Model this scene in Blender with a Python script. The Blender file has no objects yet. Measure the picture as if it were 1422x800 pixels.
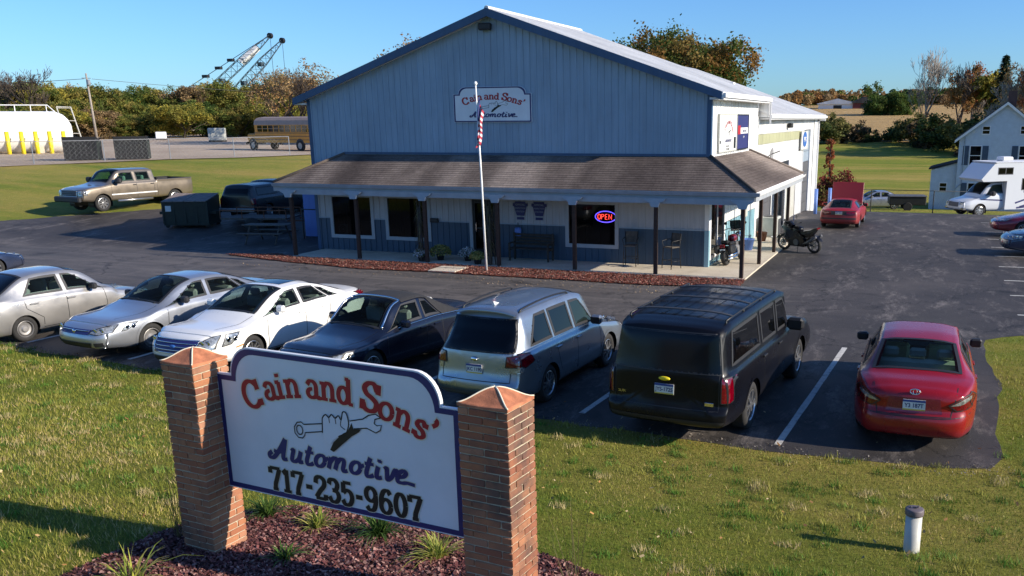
import bpy, math, random
import numpy as np
from math import sin, cos, pi, radians
from mathutils import Vector, Matrix
from mathutils.bvhtree import BVHTree
random.seed(7); rng = np.random.RandomState(11)
S = bpy.context.scene
COL = S.collection

# ---------------------------------------------------------------- camera
cam = bpy.data.cameras.new("camera"); camo = bpy.data.objects.new("camera", cam); COL.objects.link(camo)
YAW, PITCH, ROLL = -.346, .256, -.006
fw = Vector((sin(YAW)*cos(PITCH), cos(YAW)*cos(PITCH), -sin(PITCH)))
rt = Vector((cos(YAW), -sin(YAW), 0)); up = rt.cross(fw)
r2 = rt*cos(ROLL) + up*sin(ROLL); u2 = up*cos(ROLL) - rt*sin(ROLL)
M = Matrix((r2, u2, -fw)).transposed().to_4x4(); M.translation = Vector((7.028, -30.066, 4.887))
camo.matrix_world = M
cam.sensor_width = 36; cam.lens = 1269.3/1422*36
cam.shift_x = -(835.8-711)/1422; cam.shift_y = (498.8-400)/1422
cam.clip_start = .1; cam.clip_end = 6000
S.camera = camo
# ---------------------------------------------------------------- sky, sun, exposure
SUN_EL, SUN_AZ = radians(23.5), radians(1.0)          # azimuth measured from +x towards +y
W = bpy.data.worlds.new("World"); S.world = W; W.use_nodes = True
wn = W.node_tree.nodes; wl = W.node_tree.links
sky = wn.new('ShaderNodeTexSky'); sky.sky_type = 'NISHITA'; sky.sun_disc = False
sky.sun_elevation = SUN_EL; sky.sun_rotation = pi/2 - SUN_AZ
sky.air_density = 1.0; sky.dust_density = 0.4; sky.ozone_density = 1.6; sky.altitude = 150
hs = wn.new('ShaderNodeHueSaturation'); hs.inputs['Saturation'].default_value = 1.0
tint = wn.new('ShaderNodeMix'); tint.data_type = 'RGBA'; tint.blend_type = 'MULTIPLY'; tint.inputs[0].default_value = 1; tint.inputs[7].default_value = (.47, .80, 1.30, 1)
wl.new(sky.outputs[0], hs.inputs['Color']); wl.new(hs.outputs[0], tint.inputs[6]); wl.new(tint.outputs[2], wn['Background'].inputs[0])
wn['Background'].inputs[1].default_value = 0.088
sun = bpy.data.lights.new("sun", 'SUN'); suno = bpy.data.objects.new("sun", sun); COL.objects.link(suno)
sun.energy = 4.6; sun.angle = radians(.53); sun.color = (1, .90, .76)
suno.rotation_euler = Vector((cos(SUN_EL)*cos(SUN_AZ), cos(SUN_EL)*sin(SUN_AZ), sin(SUN_EL))).to_track_quat('Z', 'Y').to_euler()
S.view_settings.view_transform = 'Standard'; S.view_settings.look = 'None'
S.view_settings.exposure = 0.65; S.view_settings.gamma = 1
S.render.engine = 'CYCLES'
try:
    S.cycles.max_bounces = 6; S.cycles.transparent_max_bounces = 12; S.cycles.caustics_reflective = False; S.cycles.caustics_refractive = False
except Exception: pass

# ---------------------------------------------------------------- materials
MATS = {}
def nm(name):
    m = bpy.data.materials.new(name); m.use_nodes = True
    return m, m.node_tree.nodes, m.node_tree.links, m.node_tree.nodes['Principled BSDF']
def setp(b, **k):
    for a, v in k.items():
        if a in b.inputs: b.inputs[a].default_value = v
def noise(n, l, scale, detail=4, rough=.55, vec=None, dist=0):
    t = n.new('ShaderNodeTexNoise'); t.inputs['Scale'].default_value = scale; t.inputs['Detail'].default_value = detail
    t.inputs['Roughness'].default_value = rough; t.inputs['Distortion'].default_value = dist
    if vec is not None: l.new(vec, t.inputs['Vector'])
    return t
def coords(n, l, kind='Object', scale=(1, 1, 1), rot=(0, 0, 0)):
    tc = n.new('ShaderNodeTexCoord'); mp = n.new('ShaderNodeMapping')
    mp.inputs['Scale'].default_value = scale; mp.inputs['Rotation'].default_value = rot
    l.new(tc.outputs[kind], mp.inputs['Vector']); return mp.outputs[0]
def ramp(n, l, fac, stops):
    r = n.new('ShaderNodeValToRGB'); e = r.color_ramp.elements
    e[0].position, e[0].color = stops[0][0], (*stops[0][1], 1); e[1].position, e[1].color = stops[-1][0], (*stops[-1][1], 1)
    for p, c in stops[1:-1]:
        q = e.new(p); q.color = (*c, 1)
    l.new(fac, r.inputs[0]); return r.outputs[0]
def mixc(n, l, fac, a, b, mode='MIX'):
    m = n.new('ShaderNodeMix'); m.data_type = 'RGBA'; m.blend_type = mode
    for s, v in ((0, fac), (6, a), (7, b)):
        if isinstance(v, (int, float)): m.inputs[s].default_value = v
        elif isinstance(v, tuple): m.inputs[s].default_value = (*v, 1)
        else: l.new(v, m.inputs[s])
    return m.outputs[2]
def bump(n, l, b, h, strength=.3, dist=.02):
    k = n.new('ShaderNodeBump'); k.inputs['Strength'].default_value = strength; k.inputs['Distance'].default_value = dist
    l.new(h, k.inputs['Height']); l.new(k.outputs[0], b.inputs['Normal'])
def mat(name, c, rough=.6, metal=0, var=.12, sc=3., bmp=0, coat=0, spec=.5, kind='Object'):
    if name in MATS: return MATS[name]
    m, n, l, b = nm(name)
    t = noise(n, l, sc, 5, .6, coords(n, l, kind))
    lo = tuple(x*(1-var) for x in c); hi = tuple(min(1, x*(1+var)) for x in c)
    l.new(ramp(n, l, t.outputs[0], [(.3, lo), (.7, hi)]), b.inputs['Base Color'])
    setp(b, Roughness=rough, Metallic=metal); b.inputs['Specular IOR Level'].default_value = spec
    b.inputs['Coat Weight'].default_value = coat; b.inputs['Coat Roughness'].default_value = .05
    if bmp: bump(n, l, b, noise(n, l, sc*12, 4, .6, coords(n, l, kind)).outputs[0], bmp, .01)
    MATS[name] = m; return m
def emis(name, c, s):
    m, n, l, b = nm(name); setp(b, Roughness=.4); b.inputs['Base Color'].default_value = (*c, 1)
    b.inputs['Emission Color'].default_value = (*c, 1); b.inputs['Emission Strength'].default_value = s; MATS[name] = m; return m
def paint(name, c, metallic=.35, rough=.32, dirt=.10, coat=.8, spec=.5):
    m, n, l, b = nm(name)
    v = coords(n, l); t = noise(n, l, 2.2, 6, .65, v); f = noise(n, l, 900, 1, .5, v)
    tc = n.new('ShaderNodeTexCoord'); sx = n.new('ShaderNodeSeparateXYZ'); l.new(tc.outputs['Object'], sx.inputs[0])
    mr = n.new('ShaderNodeMapRange'); mr.inputs[1].default_value = .75; mr.inputs[2].default_value = .2; mr.inputs[3].default_value = 0; mr.inputs[4].default_value = 1
    l.new(sx.outputs[2], mr.inputs[0])
    mm = n.new('ShaderNodeMath'); mm.operation = 'MULTIPLY'; l.new(mr.outputs[0], mm.inputs[0]); l.new(t.outputs[0], mm.inputs[1])
    m2 = n.new('ShaderNodeMath'); m2.operation = 'MULTIPLY'; l.new(mm.outputs[0], m2.inputs[0]); m2.inputs[1].default_value = dirt*4
    col = mixc(n, l, m2.outputs[0], c, (.16, .14, .12))
    l.new(col, b.inputs['Base Color'])
    l.new(ramp(n, l, t.outputs[0], [(.3, (rough*.8,)*3), (.75, (rough*1.3,)*3)]), b.inputs['Roughness'])
    b.inputs['Metallic'].default_value = metallic; b.inputs['Specular IOR Level'].default_value = spec
    b.inputs['Coat Weight'].default_value = coat; b.inputs['Coat Roughness'].default_value = .06
    MATS[name] = m; return m
def glass(name, tint, alpha):
    """car and window glass: see-through share `alpha`, the rest a glossy tinted skin"""
    m, n, l, b = nm(name); out = n['Material Output']
    setp(b, Roughness=.03); b.inputs['Base Color'].default_value = (*[x*.02 for x in tint], 1); b.inputs['Specular IOR Level'].default_value = .35
    tr = n.new('ShaderNodeBsdfTransparent'); tr.inputs[0].default_value = (*tint, 1)
    mx = n.new('ShaderNodeMixShader'); fr = n.new('ShaderNodeFresnel'); fr.inputs[0].default_value = 1.5
    ma = n.new('ShaderNodeMath'); ma.operation = 'MULTIPLY_ADD'; ma.inputs[1].default_value = 1.0; ma.inputs[2].default_value = 1-alpha; ma.use_clamp = True
    l.new(fr.outputs[0], ma.inputs[0]); l.new(ma.outputs[0], mx.inputs[0]); l.new(tr.outputs[0], mx.inputs[1]); l.new(b.outputs[0], mx.inputs[2])
    l.new(mx.outputs[0], out.inputs[0]); MATS[name] = m; return m

def m_asphalt():
    m, n, l, b = nm("asphalt"); v = coords(n, l)
    big = noise(n, l, .22, 6, .65, v); mid = noise(n, l, 1.6, 8, .72, v, .6); fine = noise(n, l, 60, 3, .7, v)
    base = ramp(n, l, big.outputs[0], [(.28, (.024, .021, .020)), (.5, (.046, .040, .037)), (.75, (.082, .070, .062))])
    # worn pale scuffs, mostly along the driving lane
    vs = coords(n, l, 'Object', (.9, .33, 1), (0, 0, radians(62))); sc = noise(n, l, 1.3, 12, .82, vs, .25)
    scf = ramp(n, l, sc.outputs[0], [(.52, (0, 0, 0)), (.60, (.35,)*3), (.70, (.95,)*3)])
    vs2 = coords(n, l, 'Object', (.18, 1.5, 1), (0, 0, radians(-4))); s2 = noise(n, l, .9, 12, .8, vs2, .2)
    s2f = ramp(n, l, s2.outputs[0], [(.44, (0, 0, 0)), (.62, (.9,)*3)])
    c1 = mixc(n, l, scf, base, (.25, .215, .19)); 
    tc = n.new('ShaderNodeTexCoord'); sx = n.new('ShaderNodeSeparateXYZ'); l.new(tc.outputs['Object'], sx.inputs[0])
    # weathered strip of the lane between the parked row and the porch
    a = n.new('ShaderNodeMapRange'); a.interpolation_type = 'SMOOTHSTEP'; a.inputs[1].default_value = -11; a.inputs[2].default_value = -6; l.new(sx.outputs[1], a.inputs[0])
    c = n.new('ShaderNodeMapRange'); c.interpolation_type = 'SMOOTHSTEP'; c.inputs[1].default_value = -1; c.inputs[2].default_value = -3.2; l.new(sx.outputs[1], c.inputs[0])
    d = n.new('ShaderNodeMapRange'); d.interpolation_type = 'SMOOTHSTEP'; d.inputs[1].default_value = 6; d.inputs[2].default_value = 0; l.new(sx.outputs[0], d.inputs[0])
    def mul(p, q):
        k = n.new('ShaderNodeMath'); k.operation = 'MULTIPLY'; l.new(p, k.inputs[0])
        if isinstance(q, float): k.inputs[1].default_value = q
        else: l.new(q, k.inputs[1])
        return k.outputs[0]
    lane = mul(mul(a.outputs[0], c.outputs[0]), d.outputs[0])
    c2 = mixc(n, l, mul(lane, s2f), c1, (.20, .17, .145))
    lt = mul(lane, .55); c3 = mixc(n, l, lt, c2, (.10, .090, .083))
    vo = n.new('ShaderNodeTexVoronoi'); vo.feature = 'DISTANCE_TO_EDGE'; vo.inputs['Scale'].default_value = .32
    wv = n.new('ShaderNodeVectorMath'); wv.operation = 'MULTIPLY_ADD'; wn2 = noise(n, l, .9, 6, .7, v); l.new(wn2.outputs['Color'], wv.inputs[0]); wv.inputs[1].default_value = (1.6, 1.6, 0); l.new(v, wv.inputs[2]); l.new(wv.outputs[0], vo.inputs['Vector'])
    ck = ramp(n, l, vo.outputs[0], [(0, (.35,)*3), (.004, (.45,)*3), (.008, (1,)*3)]); c3 = mixc(n, l, 1.0, c3, ck, 'MULTIPLY')
    oil = noise(n, l, .8, 3, .5, v, .4); oc = ramp(n, l, oil.outputs[0], [(.30, (.55,)*3), (.40, (1,)*3)]); c3 = mixc(n, l, 1.0, c3, oc, 'MULTIPLY')
    spk = ramp(n, l, fine.outputs[0], [(.3, (.7,)*3), (.7, (1.35,)*3)])
    l.new(mixc(n, l, 1.0, c3, spk, 'MULTIPLY'), b.inputs['Base Color'])
    b.inputs['Roughness'].default_value = .72; b.inputs['Specular IOR Level'].default_value = .35
    bump(n, l, b, fine.outputs[0], .5, .01); MATS['asphalt'] = m; return m
def m_lawn():
    m, n, l, b = nm("lawn"); v = coords(n, l)
    big = noise(n, l, .35, 5, .6, v); mid = noise(n, l, 2.6, 6, .7, v); fine = noise(n, l, 22, 6, .8, v)
    vs = coords(n, l, 'Object', (.03, .5, 1), (0, 0, radians(-12))); st = noise(n, l, 1.0, 6, .6, vs)
    g = ramp(n, l, mid.outputs[0], [(.3, (.10, .15, .022)), (.5, (.16, .19, .030)), (.68, (.27, .22, .055))])
    g2 = ramp(n, l, st.outputs[0], [(.33, (.10, .18, .020)), (.5, (.22, .24, .032)), (.66, (.38, .27, .075))])
    c = mixc(n, l, big.outputs[0], g, g2)
    huge = noise(n, l, .07, 5, .6, coords(n, l, 'Object', (.6, 1.6, 1))); hf = ramp(n, l, huge.outputs[0], [(.48, (0, 0, 0)), (.68, (.75,)*3)]); c = mixc(n, l, hf, c, (.40, .29, .085))
    sp = ramp(n, l, fine.outputs[0], [(.25, (.45,)*3), (.75, (1.6,)*3)])
    l.new(mixc(n, l, 1.0, c, sp, 'MULTIPLY'), b.inputs['Base Color'])
    b.inputs['Roughness'].default_value = .9; b.inputs['Specular IOR Level'].default_value = .1
    bump(n, l, b, fine.outputs[0], 1.0, .08); MATS['lawn'] = m; return m
def m_ground2(name, stops, sc=.5, fs=12, bd=.05, st=1.0, scale=(1, 1, 1), rot=0):
    m, n, l, b = nm(name); v = coords(n, l, 'Object', scale, (0, 0, rot)); v2 = coords(n, l)
    t = noise(n, l, sc, 8, .65, v); f = noise(n, l, fs, 5, .75, v2)
    c = ramp(n, l, t.outputs[0], stops); sp = ramp(n, l, f.outputs[0], [(.3, (.6,)*3), (.7, (1.35,)*3)])
    l.new(mixc(n, l, 1.0, c, sp, 'MULTIPLY'), b.inputs['Base Color']); b.inputs['Roughness'].default_value = .9
    b.inputs['Specular IOR Level'].default_value = .15; bump(n, l, b, f.outputs[0], st, bd); MATS[name] = m; return m
def m_tint(name, c, rough=.8, trans=0., spread=.35):
    """colour multiplied by a per-vertex tint attribute (each leaf, blade or chip its own shade)"""
    m, n, l, b = nm(name); at = n.new('ShaderNodeAttribute'); at.attribute_name = 'tint'
    l.new(mixc(n, l, 1.0, c, at.outputs['Color'], 'MULTIPLY'), b.inputs['Base Color'])
    setp(b, Roughness=rough); b.inputs['Specular IOR Level'].default_value = .2
    if trans:
        out = n['Material Output']; tl = n.new('ShaderNodeBsdfTranslucent'); mx = n.new('ShaderNodeMixShader'); mx.inputs[0].default_value = trans
        l.new(mixc(n, l, 1.0, tuple(min(1, x*1.3) for x in c), at.outputs['Color'], 'MULTIPLY'), tl.inputs[0])
        l.new(b.outputs[0], mx.inputs[1]); l.new(tl.outputs[0], mx.inputs[2]); l.new(mx.outputs[0], out.inputs[0])
    MATS[name] = m; return m
def m_shingle(name, a, bb, cc):
    m, n, l, b = nm(name)
    v = coords(n, l, 'Object', (.42, .10, .10), (0, 0, 0)); t = noise(n, l, 1.0, 3, .5, v)
    f = noise(n, l, 14, 6, .8, coords(n, l, 'Object', (1, .3, 1)))
    c = ramp(n, l, t.outputs[0], [(.36, a), (.5, bb), (.62, cc)])
    br = n.new('ShaderNodeTexBrick'); br.inputs['Scale'].default_value = 1; br.inputs['Brick Width'].default_value = .3; br.inputs['Row Height'].default_value = .142
    br.inputs['Mortar Size'].default_value = .006; br.inputs['Color1'].default_value = (.88, .88, .88, 1); br.inputs['Color2'].default_value = (1.1, 1.1, 1.1, 1); br.inputs['Mortar'].default_value = (.7, .7, .7, 1)
    l.new(coords(n, l, 'UV'), br.inputs['Vector'])
    c2 = mixc(n, l, 1.0, c, br.outputs[0], 'MULTIPLY'); sp = ramp(n, l, f.outputs[0], [(.3, (.7,)*3), (.7, (1.25,)*3)])
    l.new(mixc(n, l, 1.0, c2, sp, 'MULTIPLY'), b.inputs['Base Color']); b.inputs['Roughness'].default_value = .92
    b.inputs['Specular IOR Level'].default_value = .15
    MATS[name] = m; return m
def m_steel(name, c, rough=.45, streak=.12):
    """painted ribbed steel with faint rain streaks running down it"""
    m, n, l, b = nm(name); v = coords(n, l, 'Object', (5, 5, .35)); t = noise(n, l, 1.5, 6, .7, v); t2 = noise(n, l, .6, 4, .6, coords(n, l))
    a = ramp(n, l, t.outputs[0], [(.3, tuple(x*(1-streak) for x in c)), (.7, tuple(min(1, x*(1+streak)) for x in c))])
    d = ramp(n, l, t2.outputs[0], [(.3, (.88,)*3), (.7, (1.08,)*3)])
    tc = n.new('ShaderNodeTexCoord'); sp_ = n.new('ShaderNodeSeparateXYZ'); l.new(tc.outputs['Object'], sp_.inputs[0]); ad = n.new('ShaderNodeMath'); ad.operation = 'ADD'; l.new(sp_.outputs[0], ad.inputs[0]); l.new(sp_.outputs[1], ad.inputs[1])
    fl = n.new('ShaderNodeMath'); fl.operation = 'SNAP'; l.new(ad.outputs[0], fl.inputs[0]); fl.inputs[1].default_value = .98; wn_ = n.new('ShaderNodeTexWhiteNoise'); wn_.noise_dimensions = '1D'; l.new(fl.outputs[0], wn_.inputs['W'])
    e = ramp(n, l, wn_.outputs['Value'], [(0, (.94,)*3), (1, (1.05,)*3)]); f2 = mixc(n, l, 1.0, a, d, 'MULTIPLY')
    l.new(mixc(n, l, 1.0, f2, e, 'MULTIPLY'), b.inputs['Base Color']); setp(b, Roughness=rough); MATS[name] = m; return m
def m_brick():
    m, n, l, b = nm("brick"); oi = n.new('ShaderNodeObjectInfo')
    c = ramp(n, l, oi.outputs['Random'], [(0, (.30, .10, .05)), (.3, (.38, .145, .065)), (.55, (.42, .18, .085)), (.8, (.33, .12, .058)), (.93, (.46, .22, .12)), (1, (.19, .07, .042))])
    t = noise(n, l, 30, 6, .75, coords(n, l, 'Generated')); tcw = n.new('ShaderNodeNewGeometry'); big = noise(n, l, 1.5, 5, .65, tcw.outputs['Position'])
    sp = ramp(n, l, t.outputs[0], [(.25, (.6,)*3), (.7, (1.25,)*3)])
    c2 = mixc(n, l, 1.0, c, sp, 'MULTIPLY'); st = ramp(n, l, big.outputs[0], [(.44, (0, 0, 0)), (.64, (.75,)*3)])
    l.new(mixc(n, l, st, c2, (.06, .05, .045)), b.inputs['Base Color']); b.inputs['Roughness'].default_value = .9
    bump(n, l, b, t.outputs[0], .5, .004); MATS['brick'] = m; return m

m_asphalt(); m_lawn(); m_brick()
m_ground2('gravel', [(.3, (.34, .26, .19)), (.55, (.44, .35, .26)), (.75, (.55, .44, .34))], .12, 9)
m_ground2('corn_stubble', [(.3, (.32, .19, .07)), (.5, (.44, .29, .12)), (.7, (.54, .37, .17))], 1.0, 1.5, .4, 1.0, (.02, .6, 1), radians(-8))
m_ground2('mulch_soil', [(.3, (.035, .014, .013)), (.6, (.07, .028, .026)), (.8, (.11, .05, .045))], 3, 40)
m_ground2('red_mulch_soil', [(.3, (.10, .028, .018)), (.55, (.19, .060, .040)), (.8, (.30, .12, .085))], 6, 45, .03)
m_ground2('dirt', [(.3, (.12, .09, .05)), (.6, (.2, .15, .09)), (.8, (.12, .13, .04))], 1.5, 20)
m_ground2('concrete', [(.3, (.48, .41, .31)), (.5, (.60, .52, .40)), (.75, (.68, .60, .48))], 1.2, 60, .004, .3)
m_ground2('hill_wood', [(.3, (.10, .075, .025)), (.5, (.22, .12, .045)), (.7, (.16, .13, .04))], .06, .5, 1)
def m_line():
    m, n, l, b = nm('line_paint'); v = coords(n, l); t = noise(n, l, 7, 10, .8, v); f = noise(n, l, .8, 3, .5, v)
    l.new(ramp(n, l, t.outputs[0], [(.36, (.10, .09, .085)), (.44, (.50, .48, .43)), (.7, (.66, .64, .58))]), b.inputs['Base Color']); b.inputs['Roughness'].default_value = .75; MATS['line_paint'] = m
m_line()
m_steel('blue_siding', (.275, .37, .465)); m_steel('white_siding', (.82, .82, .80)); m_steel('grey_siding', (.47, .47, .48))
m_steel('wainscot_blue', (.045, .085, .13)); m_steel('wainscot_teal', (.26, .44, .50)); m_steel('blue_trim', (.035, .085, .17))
m_steel('metal_roof', (.74, .73, .71), .5, .05); m_steel('skylight', (.42, .42, .25)); m_steel('blue_shed', (.10, .19, .50))
m_shingle('shingle', (.078, .062, .056), (.145, .117, .102), (.27, .222, .19)); m_shingle('shingle_dark', (.05, .05, .055), (.07, .07, .075), (.09, .09, .09))
mat('gutter', (.30, .36, .42), .4); mat('white_trim', (.74, .74, .74), .5, 0, .06); mat('frame_white_shaded', (.40, .41, .42), .5, 0, .06); mat('soffit', (.33, .35, .37), .6)  # the frame colour is white trim with the porch shade put into it
mat('post_wood', (.045, .022, .014), .8, 0, .35, 14, .3); mat('mortar', (.48, .41, .29), .95, 0, .2, 20, .4)
mat('terracotta', (.42, .15, .07), .85, 0, .45, 7, .5); mat('black', (.012, .012, .013), .5); mat('rubber', (.022, .021, .020), .85, 0, .3, 12)
mat('tread_dust', (.07, .062, .055), .9, 0, .4, 6)
mat('chrome', (.72, .72, .72), .12, 1, .03); mat('alloy', (.48, .48, .48), .32, .9, .1); mat('steel_rim', (.30, .29, .28), .5, .6, .2, 8)
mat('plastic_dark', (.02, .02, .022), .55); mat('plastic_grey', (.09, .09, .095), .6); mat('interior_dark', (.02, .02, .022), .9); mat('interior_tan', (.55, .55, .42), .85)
mat('interior_grey', (.42, .42, .41), .85)
mat('lamp_red', (.13, .0, .006), .12, 0, .5, 30, 0, .8); mat('lamp_clear', (.36, .37, .36), .16, .55, .6, 22, 0, .8); mat('lamp_amber', (.55, .20, .03), .2)
mat('plate_white', (.62, .64, .62), .4); mat('plate_blue', (.03, .07, .25), .4); mat('plate_yellow', (.6, .45, .08), .4); mat('plate_frame', (.03, .03, .03), .5)
mat('ink_blue', (.020, .022, .12), .5, 0, .05); mat('ink_red', (.38, .010, .018), .5, 0, .1); mat('ink_black', (.008, .010, .008), .5); mat('ink_cream', (.72, .66, .50), .6)
mat('sign_white', (.74, .75, .76), .45, 0, .07, 1.3); mat('sign_white2', (.70, .70, .68), .5, 0, .05); mat('sign_edge', (.04, .04, .14), .5)
mat('pvc', (.50, .485, .43), .45, 0, .10, 5); mat('pvc_cap', (.13, .105, .11), .6, 0, .2, 8); mat('galv', (.38, .39, .40), .45, .7, .1); mat('pole_white', (.78, .78, .76), .35)
mat('tank_white', (.82, .82, .80), .45, 0, .04); mat('safety_yellow', (.80, .62, .02), .5, 0, .1); mat('bollard_blue', (.12, .22, .55), .5, 0, .1)
mat('dumpster_green', (.011, .020, .015), .5, 0, .35, 6); mat('dumpster_black', (.009, .009, .010), .6, 0, .3); mat('lid_dust', (.20, .16, .14), .9, 0, .3, 5)
mat('bus_yellow', (.62, .26, .015), .5, 0, .15); mat('bus_roof', (.30, .22, .17), .5); mat('crane_teal', (.06, .09, .11), .5, .3); mat('rust', (.15, .06, .03), .8, 0, .3)
mat('bark', (.13, .10, .075), .95, 0, .35, 6, .4); mat('bark_pale', (.30, .26, .22), .95, 0, .3, 6, .4); mat('bark_dark', (.06, .045, .035), .95, 0, .3, 6)
mat('house_siding', (.50, .56, .62), .6, 0, .08); mat('shutter', (.045, .075, .12), .6); mat('chimney', (.09, .05, .045), .9); mat('barn_red', (.14, .03, .03), .8)
mat('wood_grey', (.10, .085, .07), .9, 0, .3, 8); mat('bench_wood', (.05, .04, .03), .8, 0, .3, 8); mat('flag_red', (.42, .035, .06), .7); mat('flag_white', (.72, .70, .72), .7); mat('flag_blue', (.02, .03, .14), .7)
mat('tarp_red', (.42, .022, .028), .6, 0, .06); mat('gray_box', (.45, .45, .40), .6); mat('ppg_blue', (.03, .12, .38), .5); mat('sat_grey', (.3, .3, .3), .5)
mat('hose_white', (.7, .7, .7), .5); mat('orange', (.7, .2, .05), .6)
emis('neon_red', (1, .06, .04), 1.5); emis('neon_blue', (.12, .08, 1), 1.3)
glass('glass_black', (.01, .01, .012), .0); MATS['glass_black'].node_tree.nodes['Principled BSDF'].inputs['Roughness'].default_value = .22; glass('glass_car', (.62, .74, .68), .84); glass('glass_dark', (.10, .11, .12), .22); glass('glass_shop', (.22, .25, .27), .40); glass('glass_green', (.50, .80, .68), .75)
glass('glass_clear', (.9, .97, .95), .95); glass('lens_clear', (.9, .9, .88), .35)
# ---------------------------------------------------------------- mesh helpers
def me(name, verts, faces, m=None, smooth=False, uv=None):
    d = bpy.data.meshes.new(name); d.from_pydata([tuple(map(float, v)) for v in verts], [], [tuple(map(int, f)) for f in faces]); d.update()
    if m: 
        for k in (m if isinstance(m, (list, tuple)) else [m]): d.materials.append(MATS[k])
    if smooth: d.shade_smooth() if hasattr(d, 'shade_smooth') else d.polygons.foreach_set('use_smooth', [True]*len(d.polygons))
    return d
def ob(name, data, parent=None, loc=None, rot=None, kind=None, label=None):
    o = bpy.data.objects.new(name, data); COL.objects.link(o)
    if parent: o.parent = parent
    if loc is not None: o.location = loc
    if rot is not None: o.rotation_euler = rot
    if kind: o['kind'] = kind
    if label: o['label'] = label
    return o
def thing(name, label, cat, loc=(0, 0, 0), rz=0, group=None, data=None):
    o = bpy.data.objects.new(name, data); COL.objects.link(o); o.location = loc; o.rotation_euler = (0, 0, rz)
    o['label'] = label; o['category'] = cat
    if group: o['group'] = group
    return o
def dup(root, loc, rz, label=None, group=None, scale=None):
    r = root.copy(); COL.objects.link(r); r.location = loc; r.rotation_euler = (0, 0, rz)
    if label: r['label'] = label
    if group: r['group'] = group
    if scale: r.scale = scale
    for ch in list(root.children):
        c = ch.copy(); COL.objects.link(c); c.parent = r
        for g in ch.children:
            d = g.copy(); COL.objects.link(d); d.parent = c
    return r
class MB:
    def __init__(s): s.v = []; s.f = []; s.mi = []; s.ms = []
    def mid(s, m):
        if m not in s.ms: s.ms.append(m)
        return s.ms.index(m)
    def add(s, v, f, m=None):
        o = len(s.v); s.v += [tuple(p) for p in v]; s.f += [tuple(i+o for i in q) for q in f]
        s.mi += [s.mid(m) if m else 0]*len(f); return s
    def box(s, x0, x1, y0, y1, z0, z1, m=None, R=None):
        v = [(x, y, z) for x in (x0, x1) for y in (y0, y1) for z in (z0, z1)]
        if R is not None: v = [tuple(R @ Vector(p)) for p in v]
        return s.add(v, [(0, 1, 3, 2), (4, 6, 7, 5), (0, 4, 5, 1), (2, 3, 7, 6), (0, 2, 6, 4), (1, 5, 7, 3)], m)
    def rbox(s, x0, x1, y0, y1, z0, z1, b=.02, m=None, R=None):
        """box with all edges chamfered"""
        P = []; idx = {}
        for ix, x in enumerate((x0, x1)):
            for iy, y in enumerate((y0, y1)):
                for iz, z in enumerate((z0, z1)):
                    sx, sy, sz = (1-2*ix), (1-2*iy), (1-2*iz)
                    for a in range(3):
                        p = [x+sx*b, y+sy*b, z+sz*b]; p[a] = (x, y, z)[a]; idx[(ix, iy, iz, a)] = len(P); P.append(tuple(p))
        F = []
        for a in range(3):
            for k in (0, 1):
                q = []
                for (i, j) in ((0, 0), (1, 0), (1, 1), (0, 1)):
                    t = [0, 0, 0]; t[a] = k; o = [z for z in range(3) if z != a]; t[o[0]] = i; t[o[1]] = j; q.append(idx[(*t, a)])
                F.append(tuple(q))
        for a in range(3):
            o = [z for z in range(3) if z != a]
            for i in (0, 1):
                for j in (0, 1):
                    t0 = [0]*3; t1 = [0]*3; t0[a] = 0; t1[a] = 1; t0[o[0]] = t1[o[0]] = i; t0[o[1]] = t1[o[1]] = j
                    F.append((idx[(*t0, o[0])], idx[(*t0, o[1])], idx[(*t1, o[1])], idx[(*t1, o[0])]))
        for i in (0, 1):
            for j in (0, 1):
                for k in (0, 1): F.append((idx[(i, j, k, 0)], idx[(i, j, k, 1)], idx[(i, j, k, 2)]))
        if R is not None: P = [tuple(R @ Vector(p)) for p in P]
        return s.add(P, F, m)
    def tube(s, pts, r, n=8, m=None, cap=True):
        pts = [Vector(p) for p in pts]; rs = r if isinstance(r, (list, tuple)) else [r]*len(pts)
        V = []; F = []; prev = None
        for i, p in enumerate(pts):
            d = (pts[min(i+1, len(pts)-1)]-pts[max(i-1, 0)]).normalized()
            if prev is None: a = d.orthogonal().normalized()
            else: a = (prev-d*prev.dot(d)).normalized() if (prev-d*prev.dot(d)).length > 1e-6 else d.orthogonal().normalized()
            prev = a; b = d.cross(a)
            for k in range(n): t = 2*pi*k/n; V.append(tuple(p+(a*cos(t)+b*sin(t))*rs[i]))
        for i in range(len(pts)-1):
            for k in range(n): F.append((i*n+k, i*n+(k+1) % n, (i+1)*n+(k+1) % n, (i+1)*n+k))
        if cap: F += [tuple(range(n-1, -1, -1)), tuple((len(pts)-1)*n+k for k in range(n))]
        return s.add(V, F, m)
    def lathe(s, prof, n=24, m=None, ax='z', c=(0, 0, 0)):
        """prof: (radius, along)"""
        V = []; F = []
        for r, h in prof:
            for k in range(n):
                t = 2*pi*k/n; a, b = r*cos(t), r*sin(t)
                V.append({'z': (a+c[0], b+c[1], h+c[2]), 'y': (a+c[0], h+c[1], b+c[2]), 'x': (h+c[0], a+c[1], b+c[2])}[ax])
        for i in range(len(prof)-1):
            for k in range(n): F.append((i*n+k, i*n+(k+1) % n, (i+1)*n+(k+1) % n, (i+1)*n+k))
        return s.add(V, F, m)
    def prism(s, poly, z0, z1, m=None, plane='xy'):
        """poly extruded; plane gives which two axes poly spans"""
        n = len(poly)
        def P(a, b, c): return {'xy': (a, b, c), 'xz': (a, c, b), 'yz': (c, a, b)}[plane]
        V = [P(a, b, z0) for a, b in poly]+[P(a, b, z1) for a, b in poly]
        F = [tuple(range(n-1, -1, -1)), tuple(range(n, 2*n))]+[(i, (i+1) % n, (i+1) % n+n, i+n) for i in range(n)]
        return s.add(V, F, m)
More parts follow.
